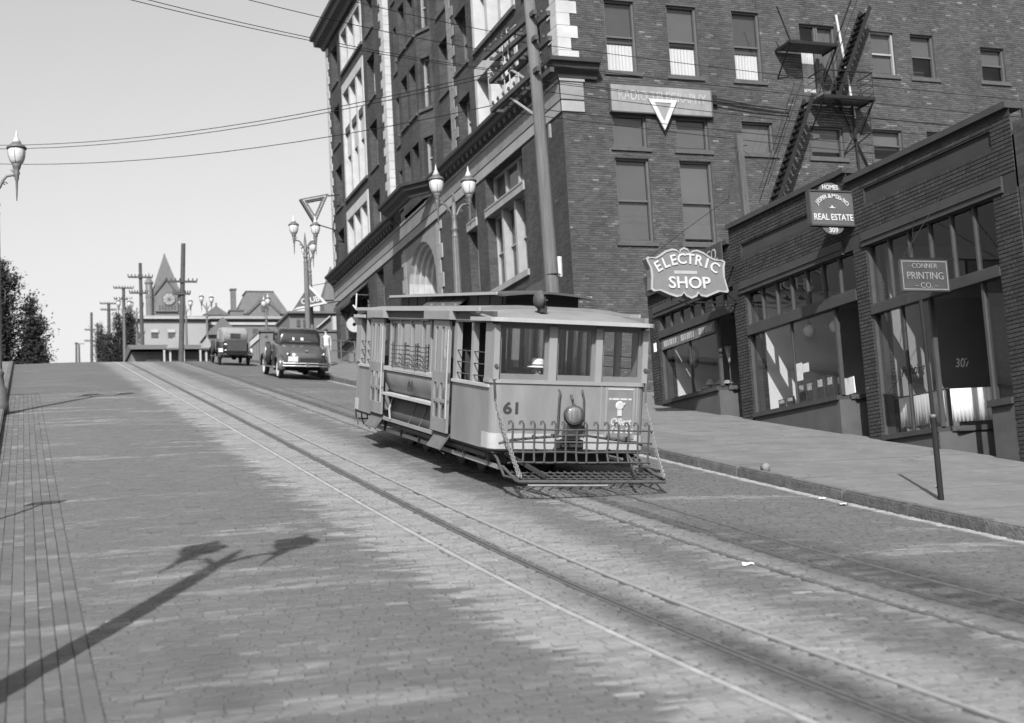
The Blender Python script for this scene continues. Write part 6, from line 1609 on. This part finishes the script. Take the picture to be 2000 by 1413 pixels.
# older roadster with a pale folding top
c2 = thing('parked_roadster', 'older boxy dark car with pale cloth top and rear trunk farther up', 'car', rot=(0,0,0)); c2['_o'] = [0,0,0]
mb = LB(); mb.smooth = True
mb.loft([ring_rect(w, a, b, y, 0.06, 5, 0.08) for y, w, a, b in ((-0.62,0.56,0.62,1.02),(-0.5,0.60,0.58,1.10),(0.0,0.64,0.56,1.14),(1.6,0.66,0.56,1.16),(1.9,0.50,0.60,1.10),(2.7,0.34,0.62,1.04))]); mb.build('body', 'auto_black', c2)
mb = LB(); mb.smooth = True
mb.loft([ring_rect(w, a, b, y, 0.03, 5, tr_) for y, w, a, b, tr_ in ((-0.30,0.56,1.08,1.52,0.10),(-0.22,0.60,1.08,1.70,0.16),(0.3,0.64,1.10,1.80,0.14),(1.5,0.63,1.10,1.76,0.12),(1.65,0.60,1.10,1.66,0.10))]); topc = mb.build('cloth_top', 'soft_top', c2)
mb = LB(); mb.box(-0.24, 0.24, -0.325, -0.29, 1.30, 1.52); mb.build('rear_window', 'auto_glass', topc)
for sx in (-1, 1): mb = LB(); mb.box(sx*0.60, sx*0.65, 0.35, 1.45, 1.22, 1.62); mb.build('side_curtain', 'auto_glass', topc)
mb = LB(); mb.box(-0.46, 0.46, -0.98, -0.56, 0.70, 1.22); mb.build('trunk', 'auto_body', c2)
mb = LB(); mb.box(-0.50, 0.50, -1.02, -0.54, 0.50, 0.69); mb.build('trunk_rack', 'auto_black', c2)
mb = LB(); mb.lathe([(0.02,-0.02),(0.035,0.0),(0.02,0.02)], (0.0,-0.99,1.18), 10, 'y'); mb.box(-0.03, 0.03, -1.03, -1.021, 0.6, 0.7); mb.build('trunk_clasp', 'chrome', c2)
for sx in (-1, 1):
    make_wheel(c2, sx*0.68, 0.0, 0.37, 0.12, False); make_wheel(c2, sx*0.68, 2.62, 0.37, 0.12, False)
    fender(c2, sx*0.70, 0.0, 0.48, 0.24, R(10), R(185), 'auto_black'); fender(c2, sx*0.70, 2.62, 0.48, 0.24, R(0), R(165), 'auto_black')
    mb = LB(); mb.bar((sx*0.74, 0.42, 0.40), (sx*0.74, 2.2, 0.38), 0.24, 0.04); mb.build('running_board', 'auto_black', c2)
    mb = LB(); mb.add([(sx*0.48,-0.50,0.62),(sx*0.80,-0.50,0.62),(sx*0.80,-0.46,0.80),(sx*0.50,-0.46,0.80)], [(0,1,2,3)]); mb.build('mud_guard', 'plate_pale', c2)
for xa, xb in ((-0.82, -0.36), (0.40, 0.82)): mb = LB(); mb.bar((xa,-0.72,0.55),(xb,-0.72,0.53),0.05,0.11); mb.build('rear_bumper', 'chrome', c2)
mb = LB(); mb.smooth = True; mb.lathe([(0.24,-0.06),(0.32,-0.07),(0.36,0.0),(0.32,0.07),(0.24,0.06)], (-0.76,2.0,0.80), 24, 'x'); mb.build('spare_wheel', 'tyre', c2)
mb = LB(); mb.box(-0.5, 0.5, -0.4, 2.6, 0.42, 0.58); mb.bar((-0.65,0,0.37),(0.65,0,0.37),0.07,0.07); mb.lathe([(0.04,-0.15),(0.13,-0.05),(0.13,0.05),(0.04,0.15)], (0,0,0.37), 12, 'y'); mb.build('chassis', 'under_dark', c2)
for sx in (-1, 1): mb = LB(); mb.smooth = True; mb.lathe([(0.03,-0.08),(0.10,0.0),(0.11,0.05)], (sx*0.36,2.85,0.90), 14, 'y'); mb.build('headlight', 'chrome', c2)
place_car(c2, 9.56, 65.8)

# ------------------------------------------------------------------ pedestrian by the handrail
def walker():
    J, B = {}, []
    J['pelvis'] = (0,0,0.94,(0.14,0.10)); J['waist'] = (0,0,1.08,(0.13,0.095)); J['chest'] = (0,0.0,1.28,(0.17,0.11)); J['neck0'] = (0,0,1.43,(0.09,0.07)); J['neck'] = (0,-0.01,1.49,0.05)
    J['jaw'] = (0,-0.02,1.55,(0.055,0.065)); J['head'] = (0,-0.015,1.63,(0.072,0.085)); J['crown'] = (0,-0.01,1.70,(0.06,0.072))
    B += [('pelvis','waist'),('waist','chest'),('chest','neck0'),('neck0','neck'),('neck','jaw'),('jaw','head'),('head','crown')]
    for s, n, st_ in ((-1,'l',0.22),(1,'r',-0.18)):
        J[n+'sh'] = (s*0.18,0,1.38,0.065); J[n+'el'] = (s*0.24,-st_*0.4,1.10,0.047); J[n+'wrist'] = (s*0.23,-st_*0.9-0.05,0.88,0.03); B += [('chest',n+'sh'),(n+'sh',n+'el'),(n+'el',n+'wrist')]
        hand_joints(J, B, n, J[n+'wrist'][:3], (0,-0.2,-1), (0,1,0))
        J[n+'hip'] = (s*0.09,0,0.88,0.09); J[n+'knee'] = (s*0.10,st_*0.6,0.50,0.062); J[n+'ank'] = (s*0.10,st_*1.4,0.09,0.042); J[n+'toe'] = (s*0.11,st_*1.4-0.15,0.04,0.035)
        B += [('pelvis',n+'hip'),(n+'hip',n+'knee'),(n+'knee',n+'ank'),(n+'ank',n+'toe')]
    return skin_figure(J, B, 2)
wm = walker(); gm('cloth_white', 0.4, 0.9, 0.08, 8); paint_figure(wm, ['cloth_white', 'skin_tone', 'cloth_mid'], lambda c: 1 if c.z > 1.47 or (abs(c.x) > 0.19 and c.z < 0.92) else (0 if c.z > 0.95 else 2))
wk = thing('person', 'person in a white shirt and dark cap walking down behind the coupe', 'person', (13.35, 62.2, walk(13.35, 62.2))); wk['_o'] = [0,0,0]
link('body', wm, wk); face(wk, (0,-0.015,1.625))
mb = LB(); mb.smooth = True; mb.lathe([(0.09,1.66),(0.10,1.68),(0.095,1.74),(0.05,1.77),(0.01,1.775)], (0,-0.01,0), 20); mb.box(-0.06, 0.06, -0.16, -0.06, 1.665, 1.68); mb.build('cap', 'cloth_dark', wk)
# ------------------------------------------------------------------ beyond the crest
gm('far_stone', 0.105, 0.95, 0.18, 0.5); gm('far_stone_pale', 0.20, 0.95, 0.12, 0.5); gm('far_roof', 0.085, 0.9, 0.18, 0.6, stretch=(3,3,0.4)); gm('far_brick', 0.095, 0.95, 0.2, 0.8); gm('far_glass', 0.05, 0.3, 0.2)  # far greys set lighter in place of distance haze
gm('far_white', 0.26, 0.9, 0.08, 1); gm('far_dark', 0.08, 0.9, 0.2, 1); gm('bark', 0.07, 0.95, 0.3, 4); gm('leaf', 0.018, 0.9, 0.45, 0.5, 4); gm('leaf_light', 0.04, 0.9, 0.45, 0.5, 4)
def fbox(t, nm, mat, *b): mb = MB(); mb.box(*b); return mb.build(nm, mat, t)
def pyramid(t, nm, mat, x0, x1, y0, y1, z0, z1, tx=0.0, ty=0.0):
    mb = MB(); xm, ym = (x0+x1)/2, (y0+y1)/2
    a, b = (x1-x0)/2*tx, (y1-y0)/2*ty
    mb.add([(x0,y0,z0),(x1,y0,z0),(x1,y1,z0),(x0,y1,z0),(xm-a,ym-b,z1),(xm+a,ym-b,z1),(xm+a,ym+b,z1),(xm-a,ym+b,z1)], [(0,3,2,1),(4,5,6,7),(0,1,5,4),(1,2,6,5),(2,3,7,6),(3,0,4,7)]); return mb.build(nm, mat, t)
def gable(t, nm, mat, x0, x1, y0, y1, z0, z1):
    mb = MB(); xm = (x0+x1)/2; mb.add([(x0,y0,z0),(x1,y0,z0),(xm,y0,z1),(x0,y1,z0),(x1,y1,z0),(xm,y1,z1)], [(0,1,2),(5,4,3),(0,2,5,3),(1,4,5,2),(0,3,4,1)]); return mb.build(nm, mat, t)
# stone tower with a steep pyramid roof, scaled out to where it stands
k = 1.6; Y = 320
tw = thing('stone_tower', 'stone clock tower with steep pyramid roof and corner turret on the skyline', 'tower', (20*k, Y, 35))
fbox(tw, 'shaft', 'far_stone', 17.55*k, 22.35*k, Y, Y+4.8*k, 35, 39.4*k)
pyramid(tw, 'roof', 'far_roof', 17.75*k, 21.6*k, Y, Y+4*k, 39.4*k, 45.0*k, 0.06, 0.06)
gb = gable(tw, 'gable', 'far_stone', 18.0*k, 21.2*k, Y-0.35*k, Y+2*k, 38.85*k, 41.0*k)
mb = MB(); mb.box(18.0*k, 21.2*k, Y-0.35*k, Y, 36.2*k, 38.85*k); mb.build('gable_wall', 'far_stone', tw)
mb = MB()
for s_ in (-1, 1): mb.bar((19.6*k, Y-0.5*k, 41.1*k), (19.6*k+s_*1.75*k, Y-0.5*k, 38.8*k), 0.3*k, 0.22*k, (0,1,0))
mb.build('gable_coping', 'far_dark', tw)
mb = MB(); mb.lathe([(1.0*k,-0.1),(1.0*k,0.1)], (19.95*k, Y-0.40*k, 38.05*k), 28, 'y'); ck = mb.build('clock_surround', 'far_dark', tw)
mb = MB(); mb.lathe([(0.82*k,-0.1),(0.82*k,0.1)], (19.95*k, Y-0.48*k, 38.0*k), 28, 'y'); mb.build('clock_face', gm('clock_tone', 0.2, 0.9, 0.2, 0.5), ck)
for j in range(6): fbox(tw, 'louvre', 'far_glass', (18.55+j*0.42)*k, (18.73+j*0.42)*k, Y-0.42*k, Y-0.34*k, 36.5*k, 37.1*k)
mb = MB(); mb.lathe([(0.5*k,34*k),(0.5*k,38.2*k),(0.58*k,38.3*k),(0.5*k,38.4*k),(0.5*k,40.2*k),(0.62*k,40.3*k),(0.62*k,40.5*k),(0.30*k,41.1*k),(0.06*k,41.6*k),(0.02*k,42.0*k)], (17.2*k, Y-0.2*k, 0), 12); mb.build('turret', 'far_stone', tw)
fbox(tw, 'turret_slit', 'far_stone_pale', 17.0*k, 17.2*k, Y-0.78*k, Y-0.66*k, 38.6*k, 40.0*k)
pyramid(tw, 'corner_pinnacle', 'far_stone', 21.5*k, 22.3*k, Y-0.1*k, Y+0.7*k, 39.4*k, 40.7*k, 0.2, 0.2)
for z in (36.0, 38.75): fbox(tw, 'belt_course', 'far_stone_pale', 17.5*k, 22.4*k, Y-0.08*k, Y+0.1, z*k, (z+0.12)*k)
mb = MB(); mb.lathe([(0.22*k,-0.1),(0.22*k,0.1)], (19.95*k, Y-0.56*k, 38.0*k), 16, 'y'); mb.build('clock_boss', 'far_dark', ck)
for a in range(8): mb = MB(); mb.bar((19.95*k+0.25*k*math.cos(a*PI/4), Y-0.53*k, 38.0*k+0.25*k*math.sin(a*PI/4)), (19.95*k+0.8*k*math.cos(a*PI/4), Y-0.53*k, 38.0*k+0.8*k*math.sin(a*PI/4)), 0.07*k, 0.07*k, (0,1,0)); mb.build('clock_spoke', 'far_stone', ck)
pyramid(tw, 'roof_cap', 'far_dark', 19.45*k, 19.9*k, Y+1.75*k, Y+2.25*k, 44.6*k, 45.3*k, 0.3, 0.3)
# mansard house
k = 300/190; Y = 300
mh = thing('mansard_house', 'stone house with truncated slate roof and tall chimney on the skyline', 'house', (32*k, Y, 40))
fbox(mh, 'wall', 'far_stone', 27.9*k, 35.5*k, Y, Y+7*k, 38, 34.25*k)
pyramid(mh, 'roof', 'far_roof', 28.2*k, 35.6*k, Y, Y+7*k, 34.25*k, 37.7*k, 0.52, 0.5)
gable(mh, 'gable', 'far_stone', 29.8*k, 34.2*k, Y-0.5*k, Y+3*k, 34.3*k, 36.3*k)
fbox(mh, 'gable_wall', 'far_stone', 29.8*k, 34.2*k, Y-0.5*k, Y, 30*k, 34.3*k)
mb = MB()
for s_ in (-1, 1): mb.bar((32*k, Y-0.6*k, 36.45*k), (32*k+s_*2.35*k, Y-0.6*k, 34.2*k), 0.35*k, 0.22*k, (0,1,0))
mb.build('gable_coping', 'far_dark', mh)
fbox(mh, 'chimney', 'far_brick', 27.6*k, 28.3*k, Y+1, Y+2.2, 33*k, 37.7*k)
for x in (30.2, 31.5, 33.2, 34.7): w_ = fbox(mh, 'window', 'far_glass', x*k, (x+0.55)*k, Y-0.56*k, Y-0.50*k, 32.3*k, 33.3*k)
pyramid(mh, 'dormer', 'far_roof', 31.3*k, 32.9*k, Y-0.1*k, Y+2*k, 36.1*k, 37.2*k, 0.1, 0.8)
fbox(mh, 'eaves', 'far_dark', 27.8*k, 35.7*k, Y-0.15*k, Y+7*k, 34.12*k, 34.25*k)
fbox(mh, 'ridge', 'far_dark', 29.8*k, 33.8*k, Y+1.6*k, Y+5.4*k, 37.7*k, 37.8*k)
fbox(mh, 'chimney_cap', 'far_dark', 27.5*k, 28.4*k, Y+0.8, Y+2.4, 37.7*k, 37.9*k)
fbox(mh, 'gable_window', 'far_glass', 31.6*k, 32.4*k, Y-0.57*k, Y-0.5*k, 34.4*k, 35.2*k)
wg = thing('side_wing', 'low grey wing with a small pitched roof right of the mansard house', 'house', (37*k, Y, 40))
fbox(wg, 'wall', 'far_stone', 35.6*k, 39.5*k, Y-1, Y+5*k, 38, 33.2*k); gable(wg, 'roof', 'far_roof', 35.5*k, 37.4*k, Y-1.2, Y+4*k, 33.2*k, 34.6*k); fbox(wg, 'window', 'far_glass', 36.2*k, 36.7*k, Y-1.06, Y-1.0, 32.2*k, 32.9*k)
ch = thing('church_gable', 'small dark gabled roof with a finial between the tower and the mansard house', 'house', (24*k, 290, 45))
gable(ch, 'roof', 'far_roof', 22.6*k, 26.2*k, 288, 294, 34.0*k*0.96, 35.3*k*0.96); fbox(ch, 'finial', 'far_dark', 24.3*k, 24.5*k, 287.9, 288.3, 35.2*k*0.96, 35.7*k*0.96); fbox(ch, 'wall', 'far_stone', 22.7*k, 26.1*k, 288.2, 294, 38, 34.0*k*0.96)
# long pale block and its darker neighbour
Y = 150; k = 150/130
lb = thing('long_pale_block', 'long pale plastered block with a heavy cornice and two shaded windows', 'building', (14*k, Y, 20))
fbox(lb, 'wall', 'far_stone_pale', 9.3*k, 16.6*k, Y, Y+9, 18, 22.78*k); fbox(lb, 'cornice', 'far_white', 9.2*k, 16.7*k, Y-0.5, Y+9, 22.80*k, 22.95*k); fbox(lb, 'parapet', 'far_stone_pale', 9.3*k, 16.6*k, Y-0.2, Y+9, 22.96*k, 23.15*k); fbox(lb, 'cornice_shadow_band', 'far_dark', 9.25*k, 16.65*k, Y-0.3, Y, 22.68*k, 22.795*k)  # dark strip painted as the shade under the cornice
for x in (10.0, 11.3, 12.83): 
    w_ = fbox(lb, 'window', 'far_glass', x*k, (x+0.64)*k, Y-0.06, Y+0.02, 21.05*k, 21.75*k); fbox(lb, 'window_shade', 'far_white', (x-0.03)*k, (x+0.67)*k, Y-0.16, Y-0.07, 21.55*k, 21.83*k)
db = thing('long_brick_block', 'long grey brick block with pale string course right of the leaning pole', 'building', (21*k, Y, 20))
fbox(db, 'wall', 'far_brick', 16.72*k, 25.7*k, Y+0.5, Y+9, 18, 22.78*k); fbox(db, 'cornice', 'far_stone_pale', 16.72*k, 25.8*k, Y, Y+9, 22.9*k, 23.15*k); fbox(db, 'cornice_band', 'far_dark', 16.72*k, 25.8*k, Y+0.2, Y+9, 22.79*k, 22.89*k); fbox(db, 'string_course', 'far_white', 16.72*k, 25.7*k, Y+0.3, Y+0.6, 22.35*k, 22.6*k)
fbox(db, 'chimney', 'far_brick', 22.0, 23.45, Y+3, Y+4.5, 26.4, 27.85); fbox(db, 'chimney_cap', 'far_dark', 21.9, 23.55, Y+2.9, Y+4.6, 27.85, 28.0)
for x in np.arange(17.4, 25, 1.15): fbox(db, 'window', 'far_glass', x*k, (x+0.5)*k, Y+0.42, Y+0.52, 21.2*k, 22.0*k)
# steep-roofed cottage in front of it
ct = thing('gabled_house', 'grey gabled house front showing between the leaning pole and the roadster', 'house', (18.8, 135, 19))
fbox(ct, 'wall', 'far_brick', 17.2, 20.0, 135, 140, 17, 22.1); gable(ct, 'roof', 'far_roof', 16.9, 20.3, 134.6, 140, 22.1, 23.9); fbox(ct, 'window', 'far_glass', 18.2, 18.8, 134.92, 134.99, 20.4, 21.4)
# low garages with white posts
ga = thing('garage_row', 'low dark-roofed garages with white posts and doors on the crest', 'garage', (9.8, 95, 12))
mb = MB(); mb.add([(6.9,95,14.60),(12.5,95,14.60),(12.5,98.5,15.45),(6.9,98.5,15.45),(12.5,102,14.6),(6.9,102,14.6)], [(0,1,2,3),(3,2,4,5),(0,3,5),(1,4,2)]); mb.build('roof', 'far_dark', ga)
fbox(ga, 'wall', 'far_stone', 7.0, 12.4, 96, 101.5, 12, 14.58)
for xa, xb in ((9.2, 10.3), (11.6, 12.35)):
    g_ = gable(ga, 'gable', 'far_stone_pale', xa, xb, 94.6, 97.5, 14.62, 15.4); fbox(ga, 'gable_beam', 'far_dark', xa, xb, 94.55, 94.7, 14.5, 14.615)
for x in (9.02, 9.42, 10.33, 11.45, 11.85): fbox(ga, 'post', 'far_white', x, x+0.12, 94.75, 94.9, 11.8, 14.5)
for xa, xb in ((7.95, 8.9), (9.6, 10.25), (10.5, 11.4), (12.0, 12.4)): fbox(ga, 'door', 'far_stone_pale', xa, xb, 95.85, 95.99, 11.8, 14.0)
fbox(ga, 'window', 'far_glass', 8.25, 8.6, 95.78, 95.85, 13.2, 13.9)
# stone wall, shed with slanting notice, and house beyond the far corner
sw = thing('stone_wall', 'plain stone retaining wall with a flat coping behind the coupe', 'wall', (16, 84, 12))
fbox(sw, 'wall', 'far_stone', 13.82, 20, 84, 84.6, 10.5, 13.95); fbox(sw, 'coping', 'far_dark', 13.75, 20.1, 83.9, 84.7, 13.96, 14.08)
sh = thing('plank_shed', 'small plank shed with a slanting pale notice beside the stone wall', 'shed', (13.5, 84, 11.5))
for i in range(5): fbox(sh, 'plank', 'far_stone', 13.0+i*0.16, 13.14+i*0.16, 84.0, 84.08, 10.6, 13.0+i*0.13)
mb = MB(); mb.add([(13.22,83.9,13.02),(13.80,83.9,13.52),(13.80,83.9,13.95),(13.22,83.9,13.40),(13.22,83.96,13.02),(13.80,83.96,13.52),(13.80,83.96,13.95),(13.22,83.96,13.40)], [(0,1,2,3),(7,6,5,4),(0,4,5,1),(1,5,6,2),(2,6,7,3),(3,7,4,0)]); mb.build('notice', 'far_white', sh)
mb = MB(); mb.bar((13.15,83.88,13.42),(13.85,83.88,14.05),0.1,0.08); mb.build('notice_roof', 'far_dark', sh)
rh = thing('spired_house', 'pale house with a slate spire showing between the lamp and the far corner', 'house', (23, 110, 18)); k = 110/84
fbox(rh, 'wall', 'far_stone', 15.75*k, 18.9*k, 110, 116, 14, 15.1*k); fbox(rh, 'eaves', 'far_dark', 15.65*k, 19*k, 109.6, 116, 15.11*k, 15.25*k)
k2 = 112/120; pyramid(rh, 'spire', 'far_roof', 25.4*k2, 27.4*k2, 111, 113, 22.7*k2, 26.0*k2, 0.03, 0.03); fbox(rh, 'spire_base', 'far_stone', 25.5*k2, 27.3*k2, 111.1, 112.9, 17, 22.69*k2)
mb = MB(); mb.bar((17.4*k,109.8,14.2*k),(18.3*k,109.8,14.95*k),0.1,0.25,(0,1,0)); mb.build('stair_rail', 'far_white', rh); fbox(rh, 'porch', 'far_white', 18.4*k, 18.85*k, 109.4, 110, 14*k, 14.9*k)
for x in (16.2, 16.6, 17.0): fbox(rh, 'window', 'far_glass', x*k, (x+0.2)*k, 109.92, 109.99, 14.3*k, 14.75*k)

# ------------------------------------------------------------------ far poles
def far_pole(x0, z0, x1, z1, y, arms, lab, r=0.16):
    t = thing('utility_pole', lab, 'pole', (x0, y, z0), 'poles along the street beyond the crest')
    mb = MB(); mb.tube([(x0,y,z0-3),(x1,y,z1)], [r*1.15, r*0.8], 10); mb.build('shaft', 'arm_dark', t)
    for (xa, xb, z) in arms:
        mb = MB(); mb.bar((xa,y-0.15,z),(xb,y-0.15,z),0.12,0.12); a_ = mb.build('cross_arm', 'arm_dark', t)
        for q in np.linspace(xa, xb, 8): mb = MB(); mb.lathe([(0.02,0.05),(0.045,0.10),(0.03,0.22)], (q,y-0.15,z), 6); mb.build('insulator', 'arm_dark', a_)
far_pole(9.10, 11.6, 9.56, 19.95, 86, [(8.49,10.33,17.48),(8.85,9.9,16.7)], 'tall leaning pole with two cross-arms in front of the stone tower', 0.17)
far_pole(8.17, 14, 8.10, 21.9, 101, [(7.22,8.95,20.82),(7.3,8.6,19.65)], 'pole with a long insulator arm left of the stone tower', 0.15)
far_pole(8.87, 17, 8.87, 25.85, 130, [(7.97,9.77,25.75),(8.0,9.6,24.7)], 'pole with a double arm rising out of the trees', 0.18)
far_pole(9.03, 21, 9.08, 29.4, 157, [(8.14,9.97,29.3),(8.2,9.9,28.6)], 'shorter pole left of the one rising out of the trees', 0.22)
far_pole(8.32, 24, 8.40, 33.0, 183, [(7.54,8.84,30.66),(7.5,8.8,29.2)], 'bare pole standing clear left of the trees', 0.20)
far_pole(10.95, 29, 10.97, 38.0, 220, [(10.6,11.3,37.5)], 'thin pole just left of the trees', 0.2)
far_pole(12.22, 46, 12.27, 55.1, 347, [(11.8,12.82,54.7)], 'left of the two tiny poles far down the street', 0.28)
far_pole(13.53, 48, 13.4, 57.0, 361, [(13.1,14.8,56.9)], 'right of the two tiny poles far down the street', 0.28)

# ------------------------------------------------------------------ trees
def tree(nm, lab, cat, base, crown_fn, n, leaf, mat, trunk_h, trunk_r, limbs, seed, grp=None):
    rnd = random.Random(seed); bx, by, bz_ = base
    t = thing(nm, lab, 'tree', base, grp)
    mb = MB(); mb.smooth = True
    mb.tube([(bx,by,bz_-0.5),(bx+0.1,by,bz_+trunk_h*0.4),(bx-0.05,by,bz_+trunk_h*0.75),(bx,by,bz_+trunk_h)], [trunk_r,trunk_r*0.75,trunk_r*0.5,trunk_r*0.15], 10)
    for q in range(limbs):
        zz = bz_+trunk_h*(0.25+0.6*q/limbs); a = rnd.random()*2*PI; L = trunk_h*0.22*rnd.uniform(0.6, 1.2)
        mb.tube([(bx,by,zz),(bx+L*0.5*math.cos(a),by+L*0.5*math.sin(a),zz+L*0.5),(bx+L*math.cos(a),by+L*math.sin(a),zz+L*1.1)], [trunk_r*0.35,trunk_r*0.2,trunk_r*0.06], 6)
    mb.build('trunk', 'bark', t)
    mb = MB(); tot = 0
    clumps = []
    while len(clumps) < n//28:
        c = crown_fn(rnd)
        if c: clumps.append(c)
    for c in clumps:
        cr = rnd.uniform(0.4, 1.0)*leaf*4.5
        for j in range(28):
            p = Vector(c)+Vector((rnd.gauss(0,0.5),rnd.gauss(0,0.5),rnd.gauss(0,0.5)))*cr
            u = Vector((rnd.gauss(0,1),rnd.gauss(0,1),rnd.gauss(0,1))).normalized(); v = u.orthogonal().normalized(); s = leaf*rnd.uniform(0.6, 1.3)
            mb.add([tuple(p-u*s*0.6),tuple(p+v*s*0.35),tuple(p+u*s*0.6),tuple(p-v*s*0.35)], [(0,1,2,3)])
    mb.build('crown', mat, t, recalc=False)
    return t
def column_crown(x0, y0, zb_, zt, r0, prof):
    def f(rnd):
        v = rnd.random(); rr = r0*prof(v); a = rnd.random()*2*PI; q = math.sqrt(rnd.uniform(0.25, 1))
        return (x0+rr*q*math.cos(a)*rnd.uniform(0.85, 1.08), y0+rr*q*math.sin(a), zb_+(zt-zb_)*v)
    return f
def plume_crown(seed, plumes):
    """crown made of upright, ragged plumes: (x, y, foot z, top z, radius)"""
    def f(rnd):
        x, y, zb_, zt, r = rnd.choice(plumes); v = rnd.random()**0.9
        rr = r*(0.35+0.65*math.sin(min(1, v*1.25+0.12)*PI*0.62))*(1-0.85*max(0, v-0.55)/0.45)
        a = rnd.random()*2*PI; q = rnd.random()**0.6
        return (x+rr*q*math.cos(a), y+rr*q*math.sin(a), zb_+(zt-zb_)*v)
    return f
_r = random.Random(4)
pp = []
for i in range(16):
    x = _r.uniform(-4.2, 0.9); pp.append((x, 110+_r.uniform(-1.5, 1.5), 14.0+_r.uniform(-0.3, 1.5), 23.8-abs(x+1.6)*0.25-_r.uniform(0, 2.6)*(1 if x > -0.4 else 0.4), _r.uniform(0.65, 1.15)))
for i in range(6): pp.append((_r.uniform(0.6, 1.25), 110+_r.uniform(-1, 1), 14.0, _r.uniform(16.5, 19.5), 0.75))
tree('poplar_tree', 'tall dark columnar tree cut by the left edge', 'tree', (-1.35, 110, 13.6), plume_crown(1, pp), 46000, 0.20, 'leaf', 9.0, 0.35, 18, 3)
pp = [(9.3+_r.uniform(-1.3, 1.1), 143+_r.uniform(-1, 1), 18.4+_r.uniform(0, 1.8), _r.uniform(22.5, 26.3), _r.uniform(0.45, 0.85)) for i in range(14)]
tree('broad_tree', 'darker bushy tree behind the tallest of the far poles', 'tree', (9.3, 143, 18.5), plume_crown(2, pp), 19000, 0.17, 'leaf', 7.0, 0.28, 14, 5)
pp = [(7.75+_r.uniform(-0.8, 0.5), 150+_r.uniform(-0.8, 0.8), 19.3+_r.uniform(0, 3.0), _r.uniform(23.0, 26.0), _r.uniform(0.25, 0.45)) for i in range(8)]
tree('thin_tree', 'thinner paler tree on the left of the bushy one', 'tree', (7.9, 150, 19.5), plume_crown(3, pp), 5200, 0.15, 'leaf_light', 6.5, 0.2, 12, 8)
# ------------------------------------------------------------------ triangular hanging signs at the far corner
t1 = thing('triangle_sign', 'open bulb-studded triangle sign pointing down over the street lamp', 'sign', (15.1, 72, 19))
Pq = lambda u, v, d: (u, 72.0+d, v)
o_ = [(14.30,19.34),(15.92,19.71),(15.10,17.94)]; cx_ = sum(p[0] for p in o_)/3; cz_ = sum(p[1] for p in o_)/3
i_ = [(cx_+(p[0]-cx_)*0.52, cz_+(p[1]-cz_)*0.52) for p in o_]
mb = MB()
for i in range(3):
    j = (i+1) % 3; mb.prism([o_[i], o_[j], i_[j], i_[i]], Pq, 0, 0.32)
mb.build('frame', gm('sign_iron', 0.06, 0.6, 0.3, 5), t1)
for i in range(3):
    a, b = [((o_[q][0]+i_[q][0])/2, (o_[q][1]+i_[q][1])/2) for q in (i, (i+1) % 3)]
    for m_ in range(14):
        f_ = (m_+0.5)/14; mb = MB(); mb.lathe([(0.045,0.0),(0.04,-0.04),(0.01,-0.06)], (a[0]+(b[0]-a[0])*f_, 71.99, a[1]+(b[1]-a[1])*f_), 8, 'y'); mb.build('bulb', 'stone_pale', t1)
mb = MB(); mb.bar((15.9,72.15,19.6),(16.55,72.15,19.7),0.06,0.06); mb.bar((15.15,72.15,18.0),(16.55,72.15,17.6),0.05,0.05); mb.build('bracket', 'iron_black', t1)
t2 = thing('club_sign', 'dark triangle sign with thick white edges hung low at the far corner', 'sign', (14.7, 72.3, 13.7))
Pq2 = lambda u, v, d: (u, 72.2+d, v)
o_ = [(13.75,13.20),(15.64,13.58),(14.68,14.60)]; cx_ = sum(p[0] for p in o_)/3; cz_ = sum(p[1] for p in o_)/3
i_ = [(cx_+(p[0]-cx_)*0.74, cz_+(p[1]-cz_)*0.74) for p in o_]
mb = MB(); mb.prism(o_, Pq2, 0.02, 0.25); mb.build('box', 'sign_iron', t2)
mb = MB()
for i in (0, 1): j = (i+1) % 3; mb.prism([o_[i], o_[j], i_[j], i_[i]], Pq2, -0.03, 0.019)
mb.build('edge', 'white_paint', t2)
put_text(T['CLUB'], 'white_paint', t2, frame((14.70, 72.2, 13.74), (1,0,0.2), (-0.2,0,1)))
mb = MB(); mb.bar((15.6,72.3,13.6),(16.5,72.3,13.75),0.05,0.05); mb.bar((14.7,72.3,14.55),(16.5,72.3,14.9),0.03,0.03); mb.build('bracket', 'iron_black', t2)
